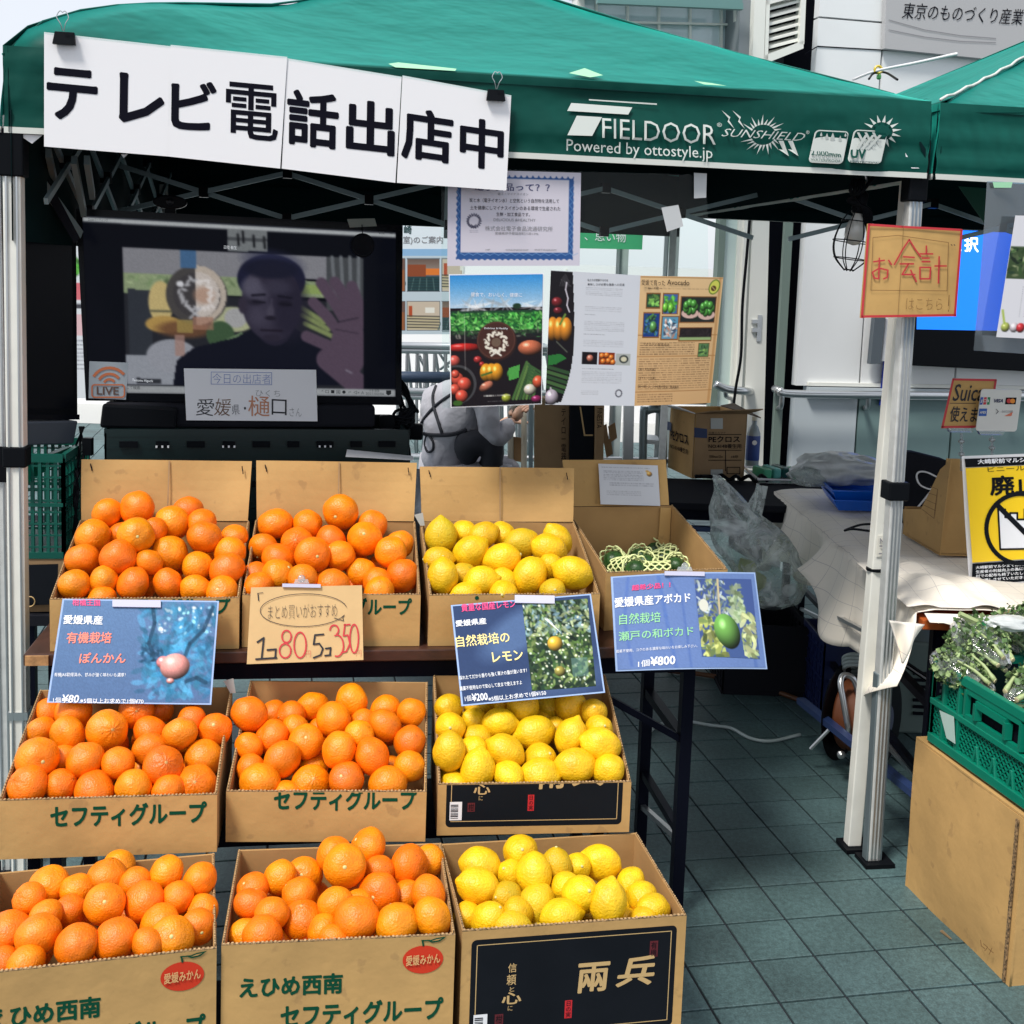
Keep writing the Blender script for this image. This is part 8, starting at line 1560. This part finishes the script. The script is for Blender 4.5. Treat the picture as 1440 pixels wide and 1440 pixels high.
# ================================================================ PERSON squatting behind the television, seen from behind
Yb = 5.75; M_SHIRT = mat('grey_shirt', (.40, .40, .44), .8, var=.08, vscale=6, bump=.9, bscale=9, bdist=.03); M_SKIN = mat('skin', (.50, .30, .21), .5, sss=.05); M_HAIR = mat('hair', (.012, .010, .010), .5); M_APR = mat('apron_black', (.012, .014, .022), .75)
def skin(name, pts, edges, rad, m, parent, sub=2):
    o0 = Vector(parent.location); me = bpy.data.meshes.new(name); me.from_pydata([tuple(Vector(p)-o0) for p in pts], edges, []); o = bpy.data.objects.new(name, me); COL.objects.link(o); o.parent = parent
    sk = o.modifiers.new('skin', 'SKIN'); sk.use_smooth_shade = True
    for i, r in enumerate(rad): me.skin_vertices[0].data[i].radius = (r, r) if not isinstance(r, tuple) else r
    me.skin_vertices[0].data[0].use_root = True
    s = o.modifiers.new('sub', 'SUBSURF'); s.levels = sub; s.render_levels = sub; me.materials.append(m)
    if name in ('shirt', 'trousers', 'apron'): tx = bpy.data.textures.get('folds') or bpy.data.textures.new('folds', 'CLOUDS'); tx.noise_scale = .09; s.levels = s.render_levels = 3; dm = o.modifiers.new('folds', 'DISPLACE'); dm.texture = tx; dm.strength = .030; dm.mid_level = .5
    return o
pel = P(618, 655, Yb); pel.z = .56; per = thing('person', 'person in grey shirt and black cross-back apron squatting behind the vegetable poster', 'person', (pel.x+.1, Yb, 0))
ch = P(640, 575, Yb+.02); nk = P(668, 520, Yb+.0); hd = P(690, 488, Yb-.02); shL, shR = P(610, 560, Yb+.12), P(680, 552, Yb-.10)
elR, wrR = P(692, 625, Yb-.16), P(722, 590, Yb-.02); elL, wrL = P(640, 620, Yb+.3), P(700, 600, Yb+.3); knR = Vector((pel.x+.36, Yb-.12, .66)); anR = Vector((pel.x+.12, Yb-.12, .09)); knL = Vector((pel.x+.38, Yb+.16, .64)); anL = Vector((pel.x+.14, Yb+.16, .09))
body_pts = [pel, (pel+ch)/2, ch, nk, hd, shR, elR, wrR, shL, elL, wrL, pel+Vector((.03, -.11, -.03)), knR, anR, anR+Vector((.17, -.01, -.05)), pel+Vector((.03, .11, -.03)), knL, anL, anL+Vector((.17, .01, -.05))]
E_ = [(0, 1), (1, 2), (2, 3), (3, 4), (2, 5), (5, 6), (6, 7), (2, 8), (8, 9), (9, 10), (0, 11), (11, 12), (12, 13), (13, 14), (0, 15), (15, 16), (16, 17), (17, 18)]
skin('body', body_pts, E_, [.07, .08, .09, .05, .085, .045, .036, .026, .045, .036, .026, .05, .045, .036, .035, .05, .045, .036, .035], M_SKIN, per)
skin('shirt', [pel+ZA*.03, (pel+ch)/2, ch, nk-(nk-ch)*.25, shR, elR, wrR*.9+elR*.1, shL, elL, wrL*.9+elL*.1], [(0, 1), (1, 2), (2, 3), (2, 4), (4, 5), (5, 6), (2, 7), (7, 8), (8, 9)], [(.13, .13), (.12, .12), (.135, .13), .07, .075, .058, .045, .075, .058, .045], M_SHIRT, per)
skin('trousers', [pel, pel+Vector((.03, -.11, -.03)), knR, anR+ZA*.05, pel+Vector((.03, .11, -.03)), knL, anL+ZA*.05], [(0, 1), (1, 2), (2, 3), (0, 4), (4, 5), (5, 6)], [(.175, .165), .14, .085, .06, .14, .085, .06], M_SHIRT, per)
for s, an in ((-1, anR), (1, anL)): skin('shoe', [an+Vector((-.03, 0, -.04)), an+Vector((.09, 0, -.045)), an+Vector((.19, 0, -.055))], [(0, 1), (1, 2)], [.045, .045, .035], M_BLACKMAT, per, 1)
skin('hair', [hd+Vector((-.02, 0, .06)), hd+Vector((-.06, 0, .01)), hd+Vector((-.05, 0, -.05))], [(0, 1), (1, 2)], [.085, .09, .06], M_HAIR, per)
fc = obj('face', lathe(hd+Vector((.085, 0, -.0)), [(.001, .018), (.012, .010), (.016, -.004), (.001, -.012)], 10, Vector((1, 0, -.1))), M_SKIN, per, smooth=True)
for s in (-1, 1): obj('eye', lathe(hd+Vector((.082, .03*s, .012)), [(.001, -.003), (.009, 0), (.001, .005)], 10, XA), M_INK, per); obj('ear', lathe(hd+Vector((.0, .085*s, 0)), [(.001, -.008), (.022, 0), (.018, .008), (.001, .01)], 10, YA), M_SKIN, per, smooth=True)
obj('mouth', tube([hd+Vector((.078, -.018, -.04)), hd+Vector((.086, 0, -.042)), hd+Vector((.078, .018, -.04))], .003, 6), mat('lip', (.35, .13, .11), .5), per)
for wr, el_ in ((wrR, elR), (wrL, elL)):
    d = (wr-el_).normalized(); s = d.cross(ZA).normalized(); u2 = s.cross(d); pal = wr+d*.045
    skin('hand', [wr, pal, wr+d*.085], [(0, 1), (1, 2)], [(.022, .026), (.018, .040), (.014, .038)], M_SKIN, per, 1)
    for k, (o_, ln) in enumerate(((-.03, .062), (-.010, .072), (.010, .068), (.030, .054))): a = wr+d*.085+s*o_; skin('finger', [a-d*.02, a, a+d*ln*.45-u2*.008, a+d*ln*.8-u2*.022, a+d*ln-u2*.034], [(0, 1), (1, 2), (2, 3), (3, 4)], [.009, .009, .0085, .008, .007], M_SKIN, per, 1)
    a = wr+d*.03-s*.03; skin('thumb', [a, a-s*.022+d*.02, a-s*.03+d*.05-u2*.01], [(0, 1), (1, 2)], [.012, .011, .009], M_SKIN, per, 1)
_sh = [o for o in per.children if o.name.startswith(('shirt', 'trousers'))]; _dg = bpy.context.evaluated_depsgraph_get(); _dg.update()
def bk_(x, y, o=0):
    d = _ray(x, y).normalized(); best = None
    for ob in _sh:
        ev = ob.evaluated_get(_dg); lc = CAMP-Vector(per.location); ok, loc, nr, ix = ev.ray_cast(lc, d)
        if ok and (best is None or (loc-lc).length < (best-lc).length): best = loc
    return (best+Vector(per.location)-d*.006) if best is not None else P(x, y, Yb-.14)
def strap(pts, w=.022, nm='strap'):
    mb = MB(); q = smooth_path(pts, 6)
    for a, b in zip(q, q[1:]): mb.add(bar(a, b+(b-a)*.15, .006, w, side=-YA) if 0 else bar(a, b+(b-a)*.15, w, .005, side=Vector((0, 1, .001))))
    return obj(nm, mb.vf, M_APR, per)
def pxpath(pts, n=9):
    q = smooth_path([Vector((x, y, 0)) for x, y in pts], n); return [bk_(p.x, p.y) for p in q]
def hug(pts, w, nm='strap'): q = pxpath(pts, 7); return obj(nm, tube(q, w/2, 6), M_APR, per)
hug([(613, 543), (609, 556), (610, 572), (616, 592), (622, 611)], .017); hug([(634, 555), (622, 563), (610, 573), (597, 588), (587, 604)], .017); hug([(583, 606), (600, 611), (622, 612), (640, 610), (656, 604)], .02, 'waist_tie')
hug([(600, 611), (597, 624), (601, 635), (608, 633), (609, 622), (603, 612)], .012, 'bow')
ap = [bk_(640, 610, -.02), bk_(662, 602, .0), bk_(690, 610, .03), bk_(702, 622, .03), bk_(700, 650, .03), bk_(694, 690, .02), bk_(640, 690, .0), bk_(638, 640, -.01)]
skin('apron', [P(640, 640, Yb-.10), P(672, 622, Yb-.12), P(692, 628, Yb-.12), P(690, 690, Yb-.12)], [(0, 1), (1, 2), (2, 3)], [.10, .085, .075, .07], M_APR, per)
st = thing('low_stool', 'low stool the squatting person rests on', 'stool', (pel.x-.02, Yb, 0)); obj('seat', box((pel.x-.02, Yb, .37), .3, .3, .03), M_BLACKMAT, st)
for s in (-.12, .12):
    for v in (-.12, .12): obj('leg', box((pel.x-.02+s, Yb+v, 0), .025, .025, .37), M_BLACKM, st)
